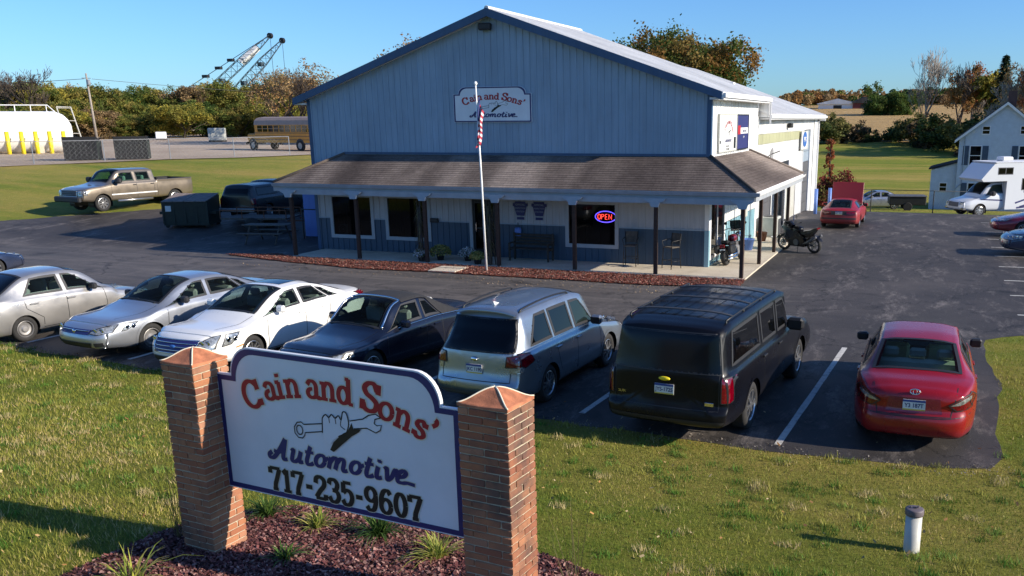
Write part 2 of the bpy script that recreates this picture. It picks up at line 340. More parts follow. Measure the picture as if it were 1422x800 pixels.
    def quad(s, a, b, c, d, m=None): return s.add([a, b, c, d], [(0, 1, 2, 3)], m)
    def mesh(s, name, m=None, smooth=False):
        d = me(name, s.v, s.f, None, smooth)
        for k in (s.ms or [m]): d.materials.append(MATS[k])
        if len(s.ms) > 1: d.polygons.foreach_set('material_index', s.mi)
        return d
    def ob(s, name, m=None, parent=None, smooth=False, **k):
        o = ob(name, s.mesh(name, m, smooth), parent, **k); return o
def fast(name, V, F, m, tint=None, smooth=False):
    """big mesh from numpy arrays; all faces have the same size; tint is per vertex"""
    d = bpy.data.meshes.new(name); nv, (nf, k) = len(V), F.shape
    d.vertices.add(nv); d.vertices.foreach_set('co', np.ascontiguousarray(V, dtype=np.float32).ravel())
    d.loops.add(nf*k); d.loops.foreach_set('vertex_index', F.astype(np.int32).ravel())
    d.polygons.add(nf); d.polygons.foreach_set('loop_start', (np.arange(nf)*k).astype(np.int32)); 
    try: d.polygons.foreach_set('loop_total', np.full(nf, k, np.int32))
    except Exception: pass
    if smooth: d.polygons.foreach_set('use_smooth', np.ones(nf, bool))
    if tint is not None:
        a = d.color_attributes.new('tint', 'FLOAT_COLOR', 'POINT')
        c = np.ones((nv, 4), np.float32); c[:, :3] = tint; a.data.foreach_set('color', c.ravel())
    d.update(calc_edges=True); d.materials.append(MATS[m]); return d
def textmesh(name, c, P, loc, rot, sx=1.):
    t = bpy.data.objects.new('tmp', c); d = bpy.data.meshes.new_from_object(t); bpy.data.objects.remove(t); o = ob(name, d, P, loc, rot); o.scale = (sx, 1, 1); return o
def Rz(a): return Matrix.Rotation(a, 4, 'Z')
def T(x, y, z): return Matrix.Translation((x, y, z))

# ---------------------------------------------------------------- terrain
def sm(t): t = np.clip(t, 0, 1); return t*t*(3-2*t)
def hgt(x, y):
    x = np.asarray(x, float); y = np.asarray(y, float)
    bank = .72*sm((-16.8-y)/8)
    s = (-(x+18)*.5+y*.86)
    left = np.interp(s, [0, 2, 5.2, 11.3, 20, 29, 60, 180, 600], [0, .02, .2, .6, 1.5, 2.2, 2.3, 3.2, 6])*sm((-14.5-x)/6)*sm((y+8)/6)
    dd = np.hypot(x-7, y+30)
    right = np.interp(dd, [0, 40, 50, 55, 58, 64, 70, 80, 90, 110, 130, 165, 200, 230, 300, 400, 450, 520, 700, 2500], [0, 0, -.1, -.3, -.65, -1.25, -1.6, -2.35, -2.6, -2.1, -1.2, .8, 1.6, 2.4, 4.5, 9, 11, 12, 12, 8])
    m = sm((x+14+.16*np.maximum(y-30, 0))/(10+.03*np.maximum(y-30, 0)))
    return bank+left*(1-m)+right*m
def H(x, y): return float(hgt(x, y))
def axis(parts):
    out = []
    for a, b, st in parts: out += list(np.arange(a, b, st))
    return np.array(out+[parts[-1][1]])
gx = axis([(-2600, -400, 200), (-400, -160, 20), (-160, -60, 5), (-60, -34, 2), (-34, 14, .5), (14, 60, 2), (60, 160, 10), (160, 500, 40), (500, 2600, 300)])
gy = axis([(-400, -60, 40), (-60, -28, 2), (-28, 12, .5), (12, 60, 1.5), (60, 240, 5), (240, 700, 20), (700, 2900, 200)])
GX, GY = np.meshgrid(gx, gy); GZ = hgt(GX, GY)
V = np.stack([GX.ravel(), GY.ravel(), GZ.ravel()], 1); nx = len(gx); ny = len(gy)
i, j = np.meshgrid(np.arange(nx-1), np.arange(ny-1)); i = i.ravel(); j = j.ravel()
F = np.stack([j*nx+i, j*nx+i+1, (j+1)*nx+i+1, (j+1)*nx+i], 1)
g = ob('ground', fast('ground', V, F, 'lawn', smooth=True), kind='structure'); g['label'] = 'mown autumn lawn and fields around the auto shop'
def inpoly(P, x, y):
    c = np.zeros(np.shape(x), bool); n = len(P)
    for a in range(n):
        x0, y0 = P[a]; x1, y1 = P[(a+1) % n]
        if y0 == y1: continue
        k = ((y0 > y) != (y1 > y)) & (x < (x1-x0)*(y-y0)/(y1-y0)+x0); c ^= k
    return c
from mathutils.geometry import delaunay_2d_cdt
def sheet(name, poly, step, m, off, kind='structure', jag=0, smooth=True, zf=None):
    """a ground sheet: polygon with interior grid points, laid on the terrain; jag roughens its edge"""
    B = []
    for a in range(len(poly)):
        p, q = np.array(poly[a], float), np.array(poly[(a+1) % len(poly)], float); k = max(1, int(np.linalg.norm(q-p)/step))
        for t in range(k):
            r = p+(q-p)*t/k; nrm = np.array([q[1]-p[1], p[0]-q[0]])/max(1e-6, np.linalg.norm(q-p)); B.append(tuple(r+nrm*random.uniform(-jag, jag)))
    xs = [b[0] for b in B]; ys = [b[1] for b in B]
    X, Y = np.meshgrid(np.arange(min(xs)+step/2, max(xs), step), np.arange(min(ys)+step/2, max(ys), step)); X = X.ravel(); Y = Y.ravel()
    k = inpoly(poly, X, Y); pts = [Vector(b) for b in B]+[Vector((a, b)) for a, b in zip(X[k], Y[k])]
    n = len(B); r = delaunay_2d_cdt(pts, [(a, (a+1) % n) for a in range(n)], [list(range(n))], 1, 1e-5)
    z = hgt([p.x for p in r[0]], [p.y for p in r[0]]) if zf is None else zf
    vs = [(p.x, p.y, float(zz)+off) for p, zz in zip(r[0], np.broadcast_to(z, len(r[0])))]
    return ob(name, me(name, vs, r[2], m, smooth), kind=kind)
LOT = [(-60, -14.6), (-14, -15.1), (-12.9, -15.6), (-7.7, -16.25), (1.3, -16.65), (3, -16.8), (5.3, -17.0), (7.4, -16.85), (8.2, -16.6), (8.45, -12.8), (8.35, -8.1), (9.2, -7.5), (34, -6.6), (34, 36), (14, 38), (9.5, 36), (7.2, 32), (3.2, 31.5), (.6, 29.5), (-.2, 27), (-.2, -.3), (-15.4, -.3), (-15.4, 20), (-19, 20), (-28.3, 8.6), (-31.5, 4.7), (-34.2, 1.1), (-60, -3)]
sheet('asphalt_lot', LOT, .5, 'asphalt', .006, jag=.09)['label'] = 'black asphalt car park around the building'
sheet('gravel_yard', [(-53, 10), (-47.6, 18), (-46.4, 24), (-42.9, 28), (-40.6, 36), (-30, 60), (-60, 90), (-128, 128), (-165, 113), (-175, 60), (-160, 20), (-90, -5)], 4, 'gravel', .05)['label'] = 'pale gravel yard beyond the lawn'
sheet('corn_stubble_field', [(-17, 141), (0, 139), (9, 130), (22, 120), (60, 110), (90, 380), (60, 402), (2, 421), (-58, 402), (-45, 260)], 9, 'corn_stubble', .12)['label'] = 'tan harvested corn field on the far slope'
# parking lines
def line(x0, y0, x1, y1, w=.1):
    d = np.array([x1-x0, y1-y0]); L = np.linalg.norm(d); d = d/L; nn = np.array([-d[1], d[0]])*w/2; k = max(1, int(L/.5)); vs = []; fs = []
    for t in range(k+1):
        p = np.array([x0, y0])+d*L*t/k
        for sgn in (-1, 1):
            q = p+nn*sgn*(1+random.uniform(-.08, .08)); vs.append((q[0], q[1], H(*q)+.012))
        if t: fs.append((2*t-2, 2*t, 2*t+1, 2*t-1))
    o = ob('parking_line', me('parking_line', vs, fs, 'line_paint'), kind='structure'); return o
for a in [(5.44, -9.9, 5.05, -16.6), (1.98, -10.3, 1.62, -16.1), (-1.7, -10.0, -1.95, -15.9), (-5.15, -9.9, -5.4, -15.8), (-8.55, -9.8, -8.85, -15.75), (-11.9, -9.6, -12.35, -15.3), (-15.3, -9.6, -15.8, -14.9)]: line(*a, .11)
for y in (18.4, 14.0, 11.15, 8.45, 5.95, 3.35, .45, -2.16, -4.98): line(9.27, y, 14.5, y+.35, .1)
# ---------------------------------------------------------------- auto shop building
BW, BE, BR = 15.6, 5.72, 8.55      # width, wall height, ridge
shop = thing('auto_shop', 'blue and white metal auto shop with gabled front and shingled wraparound porch', 'building')
def ribwall(name, a0, a1, lo, hi, opens, m, parent, face, rib=.3, rw=.07, dp=.022, flip=1):
    """ribbed steel panel; face(a, z, out) -> world point; opens: (a0,a1,z0,z1); hi may be a function of a"""
    hf = hi if callable(hi) else (lambda a: hi); lf = lo if callable(lo) else (lambda a: lo)
    cuts = {a0, a1}
    k = a0
    while k < a1:
        for e in (k, k+rw):
            if a0 < e < a1: cuts.add(round(e, 4))
        k += rib
    for o in opens:
        for e in o[:2]:
            if a0 < e < a1: cuts.add(e)
    c = sorted(cuts); b = MB(); prev = None
    for p, q in zip(c[:-1], c[1:]):
        if q-p < 1e-4: continue
        mid = (p+q)/2; isr = ((mid-a0) % rib) < rw; d = dp if isr else 0.
        ev = sorted([o for o in opens if o[0] < mid < o[1]], key=lambda o: o[2]); iv = []; z = None
        segs = []; cur = 'lo'
        bounds = [('lo', None)]
        zs = [(lf(p), lf(q))]
        for o in ev: zs += [(o[2], o[2]), (o[3], o[3])]
        zs.append((hf(p), hf(q)))
        for t in range(0, len(zs), 2):
            A, B = zs[t], zs[t+1]
            if (B[0]+B[1])-(A[0]+A[1]) > 1e-3: b.quad(face(p, A[0], d), face(q, A[1], d), face(q, B[1], d), face(p, B[0], d))
            if prev is not None and abs(prev-d) > 1e-5 and B[0] > A[0]: b.quad(face(p, A[0], prev), face(p, A[0], d), face(p, B[0], d), face(p, B[0], prev))
        prev = d
    return b.ob(name, m, parent)
fS = lambda a, z, o: (a, -o, z)            # front
fE = lambda a, z, o: (o, a, z)             # east side
fW = lambda a, z, o: (-BW-o, a, z)
fN = lambda a, z, o: (a, 28.4+o, z)
roofz = lambda a: BR-.1-.3458*abs(a+BW/2)
W1 = (-14.9, -13.05, .58, 2.16); W2 = (-12.43, -10.6, .58, 2.16); W3 = (-5.08, -3.22, .6, 2.12); DR = (-8.8, -7.85, .06, 2.12)
ribwall('gable_siding', -BW+.12, -.12, 3.2, roofz, [], 'blue_siding', shop, fS, .245, .055)
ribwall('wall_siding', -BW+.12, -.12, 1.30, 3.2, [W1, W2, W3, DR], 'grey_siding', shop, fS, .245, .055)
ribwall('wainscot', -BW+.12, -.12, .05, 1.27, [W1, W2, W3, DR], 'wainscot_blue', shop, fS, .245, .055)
for x0, x1 in ((-BW+.12, W1[0]-.06), (W1[1]+.06, W2[0]-.06), (W2[1]+.06, DR[0]-.1), (DR[1]+.1, W3[0]-.06), (W3[1]+.06, -.13)): MB().box(x0, x1, -.034, -.002, 1.265, 1.305).ob('trim_strip', 'gutter', shop)
MB().box(-BW-.02, -BW+.12, -.035, .14, .05, BE).ob('corner_trim', 'blue_trim', shop); MB().box(-.12, .035, -.035, .14, 2.2, BE-.05).ob('corner_trim', 'blue_trim', shop)
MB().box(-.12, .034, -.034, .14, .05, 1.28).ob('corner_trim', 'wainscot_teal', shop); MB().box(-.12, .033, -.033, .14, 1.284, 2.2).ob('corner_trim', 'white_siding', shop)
SW = (.18, 2.38, .32, 2.25); GD = (22.2, 24.9, -.4, 4.3); DA = (9.6, 12.2, -.1, 2.7); DB = (14.6, 17.2, -.2, 2.9)
ribwall('side_siding', .12, 8.3, 1.30, BE-.05, [SW], 'white_siding', shop, fE, .3, .06)
ribwall('side_siding', 8.3, 28.3, 0-.6, 4.98, [(8.6, 21.0, 3.84, 4.27), GD, DA, DB], 'white_siding', shop, fE, .3, .06)
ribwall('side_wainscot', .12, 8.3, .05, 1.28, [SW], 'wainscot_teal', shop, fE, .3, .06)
for k in range(14): MB().box(.001, .02, 8.6+k*.886+.01, 8.6+(k+1)*.886-.01, 3.85, 4.26).ob('skylight_panel', 'skylight', shop)
ribwall('west_siding', 0, 28.3, -.3, BE-.1, [], 'blue_siding', shop, fW, .3, .06)
ribwall('rear_siding', -BW, 0, -.6, lambda a: roofz(a)-.62, [], 'white_siding', shop, fN, .3, .06)
MB().box(-BW+.02, -.02, .16, 28.3, 5.0, 5.05).ob('attic_floor', 'interior_dark', shop)
# corner downspout at the far end
b = MB(); b.box(.03, .16, 27.9, 28.1, -.6, 4.9); b.box(.03, .5, 27.9, 28.1, 4.75, 4.9); b.ob('downspout', 'white_trim', shop)
MB().box(-.3, .05, 26.6, 28.42, -.7, 5.0).ob('end_pier', 'white_siding', shop)
# main roof: two ribbed slopes, front section high, rear section lower
def slope(x0, z0, x1, z1, y0, y1, m, name='roof', th=.07, rib=.91):
    b = MB(); dx, dz = x1-x0, z1-z0; L = math.hypot(dx, dz); nxv = Vector((-dz/L, 0, dx/L)) if dx > 0 else Vector((dz/L, 0, -dx/L))
    if nxv.z < 0: nxv = -nxv
    P = lambda t, y, h: tuple(Vector((x0+dx*t, y, z0+dz*t))+nxv*h)
    v = [P(0, y0, 0), P(1, y0, 0), P(1, y1, 0), P(0, y1, 0), P(0, y0, th), P(1, y0, th), P(1, y1, th), P(0, y1, th)]
    b.add(v, [(0, 1, 2, 3), (4, 5, 6, 7), (0, 1, 5, 4), (1, 2, 6, 5), (2, 3, 7, 6), (3, 0, 4, 7)])
    k = y0+.1
    while k < y1-.1:
        w = .04; v = [P(0, k, th), P(1, k, th), P(1, k+w, th), P(0, k+w, th), P(0, k+.01, th+.03), P(1, k+.01, th+.03), P(1, k+w-.01, th+.03), P(0, k+w-.01, th+.03)]
        b.add(v, [(4, 5, 6, 7), (0, 1, 5, 4), (2, 3, 7, 6), (1, 2, 6, 5)]); k += rib/3
    return b.ob(name, m, shop)
XR = -BW/2
slope(XR, BR-.04, .42, 5.66, -.28, 8.6, 'metal_roof'); slope(XR, BR-.04, -BW-.42, 5.66, -.28, 8.6, 'metal_roof')
slope(XR, 7.88, .42, 5.02, 8.45, 28.7, 'metal_roof'); slope(XR, 7.88, -BW-.42, 5.02, 8.45, 28.7, 'metal_roof')
MB().tube([(XR, -.3, BR+.03), (XR, 8.62, BR+.03)], .09, 8).ob('ridge_cap', 'metal_roof', shop)
for s in (1, -1):     # front rake fascia in dark blue
    xe = .42 if s > 0 else -BW-.42; b = MB()
    b.add([(XR, -.34, BR-.23), (xe, -.34, 5.66-.17), (xe, -.34, 5.66+.08), (XR, -.34, BR+.04), (XR, -.282, BR-.23), (xe, -.282, 5.66-.17), (xe, -.282, 5.66+.08), (XR, -.282, BR+.04)],
          [(0, 1, 2, 3), (4, 5, 6, 7), (0, 1, 5, 4), (1, 2, 6, 5), (2, 3, 7, 6)])
    b.ob('rake_fascia', 'blue_trim', shop)
    b = MB(); b.add([(XR, -.28, BR-.2), (xe, -.28, 5.66-.12), (xe, .02, 5.66-.12), (XR, .02, BR-.2)], [(0, 1, 2, 3)]); b.ob('rake_soffit', 'white_trim', shop)
b = MB(); b.box(.0, .46, -.25, 8.55, 5.50, 5.57); b.box(.42, .53, -.26, 8.6, 5.56, 5.70); b.ob('eave_gutter', 'white_trim', shop)
b = MB(); b.box(.0, .46, 8.64, 28.6, 4.86, 4.93); b.box(.42, .53, 8.64, 28.7, 4.92, 5.05); b.ob('eave_gutter', 'white_trim', shop)
b = MB(); b.box(.0, .42, 8.5, 8.63, 4.95, 5.6); b.ob('eave_return', 'white_siding', shop)
MB().box(.44, .50, 8.56, 8.62, 4.7, 5.6).ob('downspout', 'white_trim', shop)
MB().box(-BW-.5, -BW+.0, -.2, 8.5, 5.50, 5.57).ob('west_soffit', 'white_trim', shop)
MB().box(-3.8, -3.3, 19, 19.5, 6.0, 6.75).ob('roof_vent', 'white_trim', shop); MB().tube([(-4.6, 16, 6.3), (-4.6, 16, 7.2)], .07, 8).ob('roof_vent', 'white_trim', shop)
# porch roof
D, ZE, ZT, XL, YB = 1.9, 2.70, 3.68, -15.99, 8.59
def facet(A, Bp, Cc, Dd, m='shingle'):
    """A,B eave corners (left to right), C,D top corners; built as overlapping shingle courses"""
    A, Bp, Cc, Dd = map(Vector, (A, Bp, Cc, Dd)); n = 15; nrm = (Bp-A).cross(Dd-A).normalized(); 
    if nrm.z < 0: nrm = -nrm
    b = MB(); uv = []; edge = (Bp-A).normalized()
    for k in range(n):
        t0, t1 = k/n, (k+1.0)/n; l0 = A.lerp(Dd, t0); r0 = Bp.lerp(Cc, t0); l1 = A.lerp(Dd, t1); r1 = Bp.lerp(Cc, t1)
        h0 = nrm*.015; h1 = nrm*.006
        b.add([l0, r0, r0+h0, l0+h0, l1+h1, r1+h1], [(0, 1, 2, 3), (3, 2, 5, 4), (0, 3, 4), (1, 5, 2)])
        for f in [(l0, r0, r0, l0), (l0, r0, r1, l1), (l0, l0, l1), (r0, r1, r0)]:
            for q, p in enumerate(f): uv.append(((p-A).dot(edge), .142*(k if (q < 2) else k+.98)))
    o = b.ob('porch_shingles', m, shop); u = o.data.uv_layers.new(name='UVMap')
    for q, c in enumerate(uv): u.data[q].uv = c
    return o
facet((XL, -D, ZE), (D, -D, ZE), (0, -.03, ZT), (XL+D, -.03, ZT))
facet((D, -D, ZE), (D, YB, ZE), (.03, YB-D, ZT), (.03, 0, ZT))
facet((D, YB, ZE), (0.03, YB, ZE), (.03, YB-D, ZT), (.03, YB-D, ZT))
facet((XL, 2.0, ZE), (XL, -D, ZE), (XL+D, 0, ZT), (XL+D, .0, ZT))
b = MB()
b.tube([(D, -D, ZE+.045), (0.02, -.0, ZT+.045)], .05, 6); b.tube([(D, YB, ZE+.045), (.02, YB-D, ZT+.045)], .05, 6); b.tube([(XL, -D, ZE+.045), (XL+D, -.02, ZT+.045)], .05, 6)
b.ob('hip_cap', 'shingle', shop, smooth=True)
MB().box(XL+D, .0, -.06, -.024, ZT+.02, ZT+.10).ob('flashing', 'blue_trim', shop)
b = MB(); b.box(XL, D-.05, -D+.02, -.03, 2.50, 2.53); b.box(.03, D-.05, -.028, YB-.02, 2.501, 2.531); b.box(XL, -BW, -.028, 2, 2.501, 2.531); b.ob('porch_ceiling', 'soffit', shop)
b = MB(); b.box(XL, D-.03, -D, -D+.04, 2.42, 2.66); b.box(D-.04, D, -D+.041, YB, 2.42, 2.66); b.ob('porch_fascia', 'soffit', shop)
b = MB(); b.box(-15.5, 1.62, -1.96, -1.78, 2.32, 2.50); b.ob('porch_beam', 'soffit', shop); b = MB(); b.box(1.44, 1.62, -1.77, 8.2, 2.33, 2.50); b.ob('porch_beam', 'white_trim', shop)
def gut(x0, y0, x1, y1, m):
    b = MB(); P = [(-.0, .0), (.0, -.11), (.08, -.11), (.13, -.0), (.12, .0), (.07, -.09), (.01, -.09)]
    d = Vector((x1-x0, y1-y0, 0)).normalized(); o = Vector((d.y, -d.x, 0))
    V = [tuple(Vector((x, y, ZE+.0))+o*p+Vector((0, 0, q))) for (x, y) in ((x0, y0), (x1, y1)) for p, q in P]; n = len(P)
    b.add(V, [(i, (i+1) % n, (i+1) % n+n, i+n) for i in range(n)]+[tuple(range(n)), tuple(range(2*n-1, n-1, -1))]); return b.ob('porch_gutter', m, shop)
gut(XL, -D, D+.13, -D, 'gutter'); gut(D, -D-.0, D, YB, 'white_trim')
# slab and posts
slab = MB(); slab.box(-15.35, 1.66, -2.02, 0, -.05, .055); slab.box(.0, 1.66, .0, 8.6, -.05, .055); so = slab.ob('porch_slab', 'concrete'); so['kind'] = 'structure'
pd = MB().rbox(-.06, .06, -.06, .06, 0, 2.30, .008).mesh('porch_post', 'post_wood')
bk = MB(); bk.prism([(-.36, 0), (.36, 0), (.30, -.07), (.17, -.12), (.12, -.26), (-.12, -.26), (-.17, -.12), (-.30, -.07)], -.045, .045, None, 'xz'); bkd = bk.mesh('bracket', 'gutter')
for k in range(7):
    ob('porch_post', pd, shop, (1.525-2.80*k, -1.87, .055)); ob('post_bracket', bkd, shop, (1.525-2.80*k, -1.965-.046, 2.47))
for j in (1, 2, 3): ob('porch_post', pd, shop, (1.525, -1.87+3.07*j, .055))
# windows and door
def window(o, face, m='glass_shop', dark=True, mull=()):
    a0, a1, z0, z1 = o
    def bx(p0, p1, q0, q1, d0, d1, b): 
        c = [face(p, z, d) for p in (p0, p1) for d in (d0, d1) for z in (q0, q1)]
        b.add(c, [(0, 1, 3, 2), (4, 6, 7, 5), (0, 4, 5, 1), (2, 3, 7, 6), (0, 2, 6, 4), (1, 5, 7, 3)])
    b = MB(); w = .07
    bx(a0-.06, a0+w, z0-.06, z1+.06, -.05, .045, b); bx(a1-w, a1+.06, z0-.06, z1+.06, -.05, .045, b); bx(a0+w, a1-w, z0-.06, z0+w, -.05, .045, b); bx(a0+w, a1-w, z1-w, z1+.06, -.05, .045, b)
    for t in mull: bx(a0+(a1-a0)*t-.03, a0+(a1-a0)*t+.03, z0+w, z1-w, -.04, .03, b)
    wo = b.ob('window', 'frame_white_shaded' if face is fS else 'white_trim', shop)  # front frames take the white darkened in colour for porch shade
    b = MB(); b.quad(face(a0+w, z0+w, 0), face(a1-w, z0+w, 0), face(a1-w, z1-w, 0), face(a0+w, z1-w, 0)); b.ob('pane', m, wo)
    return wo
window(W1, fS); window(W2, fS); window(W3, fS); window(SW, fE, mull=(.5,))
# rooms behind the glass, with curtains and a counter dimly seen
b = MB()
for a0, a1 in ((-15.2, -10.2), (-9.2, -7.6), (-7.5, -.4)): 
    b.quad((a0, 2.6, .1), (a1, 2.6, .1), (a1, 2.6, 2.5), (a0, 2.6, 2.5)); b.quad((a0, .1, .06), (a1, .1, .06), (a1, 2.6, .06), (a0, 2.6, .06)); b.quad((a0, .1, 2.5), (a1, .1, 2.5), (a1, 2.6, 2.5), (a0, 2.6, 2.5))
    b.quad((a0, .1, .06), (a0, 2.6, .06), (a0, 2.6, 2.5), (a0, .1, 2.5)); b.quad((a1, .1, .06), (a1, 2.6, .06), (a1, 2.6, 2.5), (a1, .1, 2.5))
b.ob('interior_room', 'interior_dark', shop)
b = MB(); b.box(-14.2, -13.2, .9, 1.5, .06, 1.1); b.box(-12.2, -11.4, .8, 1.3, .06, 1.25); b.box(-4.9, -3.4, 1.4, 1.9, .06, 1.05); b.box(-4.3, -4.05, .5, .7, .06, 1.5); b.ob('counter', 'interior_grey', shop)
def blind(x0, x1, z0, z1, m):
    b = MB(); n = int((x1-x0)/.09)
    for k in range(n): b.quad((x0+k*.09, .22+.03*(k % 2), z0), (x0+k*.09+.09, .22+.03*((k+1) % 2), z0), (x0+k*.09+.09, .22+.03*((k+1) % 2), z1), (x0+k*.09, .22+.03*(k % 2), z1))
    return b.ob('curtain', m, shop)
blind(-14.8, -14.35, .7, 2.1, 'wood_grey'); blind(-12.3, -11.9, .7, 2.1, 'bench_wood')
d = MB(); d.box(-8.92, -8.8, -.05, .06, .055, 2.24); d.box(-7.85, -7.73, -.05, .06, .055, 2.24); d.box(-8.8, -7.85, -.05, .06, 2.12, 2.24)
do = d.ob('door_frame', 'frame_white_shaded', shop)  # door frame too: white with the porch shade in its colour
d = MB(); d.box(-8.79, -8.70, -.0, .045, .07, 2.11); d.box(-7.95, -7.86, -.0, .045, .07, 2.11); d.box(-8.70, -7.95, 0, .045, 1.98, 2.11); d.box(-8.70, -7.95, 0, .045, .07, .32); d.box(-8.70, -7.95, 0, .045, 1.05, 1.11)
dd = d.ob('door', 'black', shop)
b = MB(); b.quad((-8.7, .02, .32), (-7.95, .02, .32), (-7.95, .02, 1.98), (-8.7, .02, 1.98)); b.ob('pane', 'glass_shop', dd); MB().tube([(-8.64, -.03, .95), (-8.64, -.07, 1.0), (-8.64, -.07, 1.25), (-8.64, -.03, 1.3)], .014, 6).ob('handle', 'chrome', dd)
# side doors
for o, m in ((DA, 'glass_dark'), (DB, 'black')):
    b = MB(); b.box(-.05, .03, o[0]-.09, o[0], o[2], o[3]); b.box(-.05, .03, o[1], o[1]+.09, o[2], o[3]); b.box(-.05, .03, o[0]-.09, o[1]+.09, o[3], o[3]+.09); f = b.ob('side_door_frame', 'white_trim', shop)
    n = 4; 
    for k in range(n): MB().box(-.04, -.01, o[0]+.01, o[1]-.01, o[2]+(o[3]-o[2])*k/n+.008, o[2]+(o[3]-o[2])*(k+1)/n-.008).ob('door_panel', 'plastic_dark' if m == 'black' else 'plastic_grey', f)
b = MB(); b.box(-.06, .045, GD[0]-.12, GD[0], -.5, 4.4); b.box(-.06, .045, GD[1], GD[1]+.12, -.5, 4.4); b.box(-.06, .045, GD[0], GD[1], 4.3, 4.42); f = b.ob('garage_door_frame', 'white_trim', shop)
for k in range(8): MB().box(-.06, -.02, GD[0]+.01, GD[1]-.01, -.3+k*.57+.01, -.3+(k+1)*.57-.01).ob('garage_door_panel', 'gutter' if k > 4 else 'plastic_grey', f)
# blue flood lamp, vent and wall boxes
L = MB(); L.rbox(-.22, .22, -.24, -.02, -.12, .10, .03); lt = thing('wall_floodlight', 'dark floodlight high under the gable peak', 'wall light', (-7.95, -.03, 8.02)); L.ob('lamp_body', 'black', lt); MB().box(-.18, .18, -.2, -.04, -.135, -.121).ob('lens', 'lens_clear', lt)
lt = thing('wall_floodlight', 'dark floodlight on the white side wall above the yellowed skylight strip', 'wall light', (.03, 16.3, 4.58), radians(90)); L.ob('lamp_body', 'black', lt)
lt = thing('wall_speaker', 'small dark light fixture on the porch wall between second window and door', 'wall light', (-10.0, -.03, 2.38)); MB().rbox(-.12, .12, -.12, 0, -.05, .05, .015).ob('lamp_body', 'black', lt)
lt = thing('mailbox', 'small black mailbox on the grey wall left of the door', 'mailbox', (-10.35, -.03, 1.33)); MB().rbox(-.16, .16, -.12, 0, -.09, .07, .02).ob('box', 'black', lt); MB().box(-.15, .15, -.125, -.121, .0, .01).ob('lid', 'plastic_grey', lt)
# hanging sheet at the side bay, AC unit, dish
sh = thing('plastic_sheet', 'grey plastic sheet hanging beside the side bay beyond the porch', 'sheet', (.6, 12.6, 0))
b = MB(); n = 14
for k in range(n): b.quad((.03*sin(k*1.3), k*.22, .35), (.03*sin((k+1)*1.3), (k+1)*.22, .35), (.03*sin((k+1)*1.3), (k+1)*.22, 2.45), (.03*sin(k*1.3), k*.22, 2.45))
b.ob('sheet', 'gray_box', sh); b = MB(); b.tube([(0, -.05, 2.47), (0, 3.15, 2.47)], .03, 6); b.tube([(0, -.05, .0), (0, -.05, 2.47)], .03, 6); b.tube([(0, 3.15, -.1), (0, 3.15, 2.47)], .03, 6); b.ob('frame', 'white_trim', sh)
ac = thing('air_conditioner', 'beige air conditioner unit on the slab by the white side wall', 'air conditioner', (.55, 9.15, .0))
MB().rbox(-.38, .38, -.42, .42, .08, .88, .03).ob('case', 'gray_box', ac); MB().lathe([(.30, 0), (.30, .03), (.02, .05)], 20, None, 'z', (0, 0, .88)).ob('fan_guard', 'plastic_grey', ac)
b = MB()
for k in range(12): b.box(.382, .392, -.36+k*.06, -.33+k*.06, .15, .8)
b.ob('grille', 'plastic_grey', ac); MB().box(-.42, .42, -.46, .46, 0, .08).ob('pad', 'concrete', ac)
ds = thing('satellite_dish', 'small grey satellite dish on the white wall above the porch roof', 'satellite dish', (.12, 8.9, 3.35)); b = MB(); b.lathe([(.02, 0), (.2, .03), (.3, .09), (.29, .09), (.02, .02)], 18, None, 'x', (.35, 0, .1)); b.ob('dish', 'sat_grey', ds, smooth=True); MB().tube([(-.1, 0, -.2), (.15, 0, -.1), (.35, 0, .1), (.75, 0, .25)], .02, 6).ob('arm', 'black', ds)

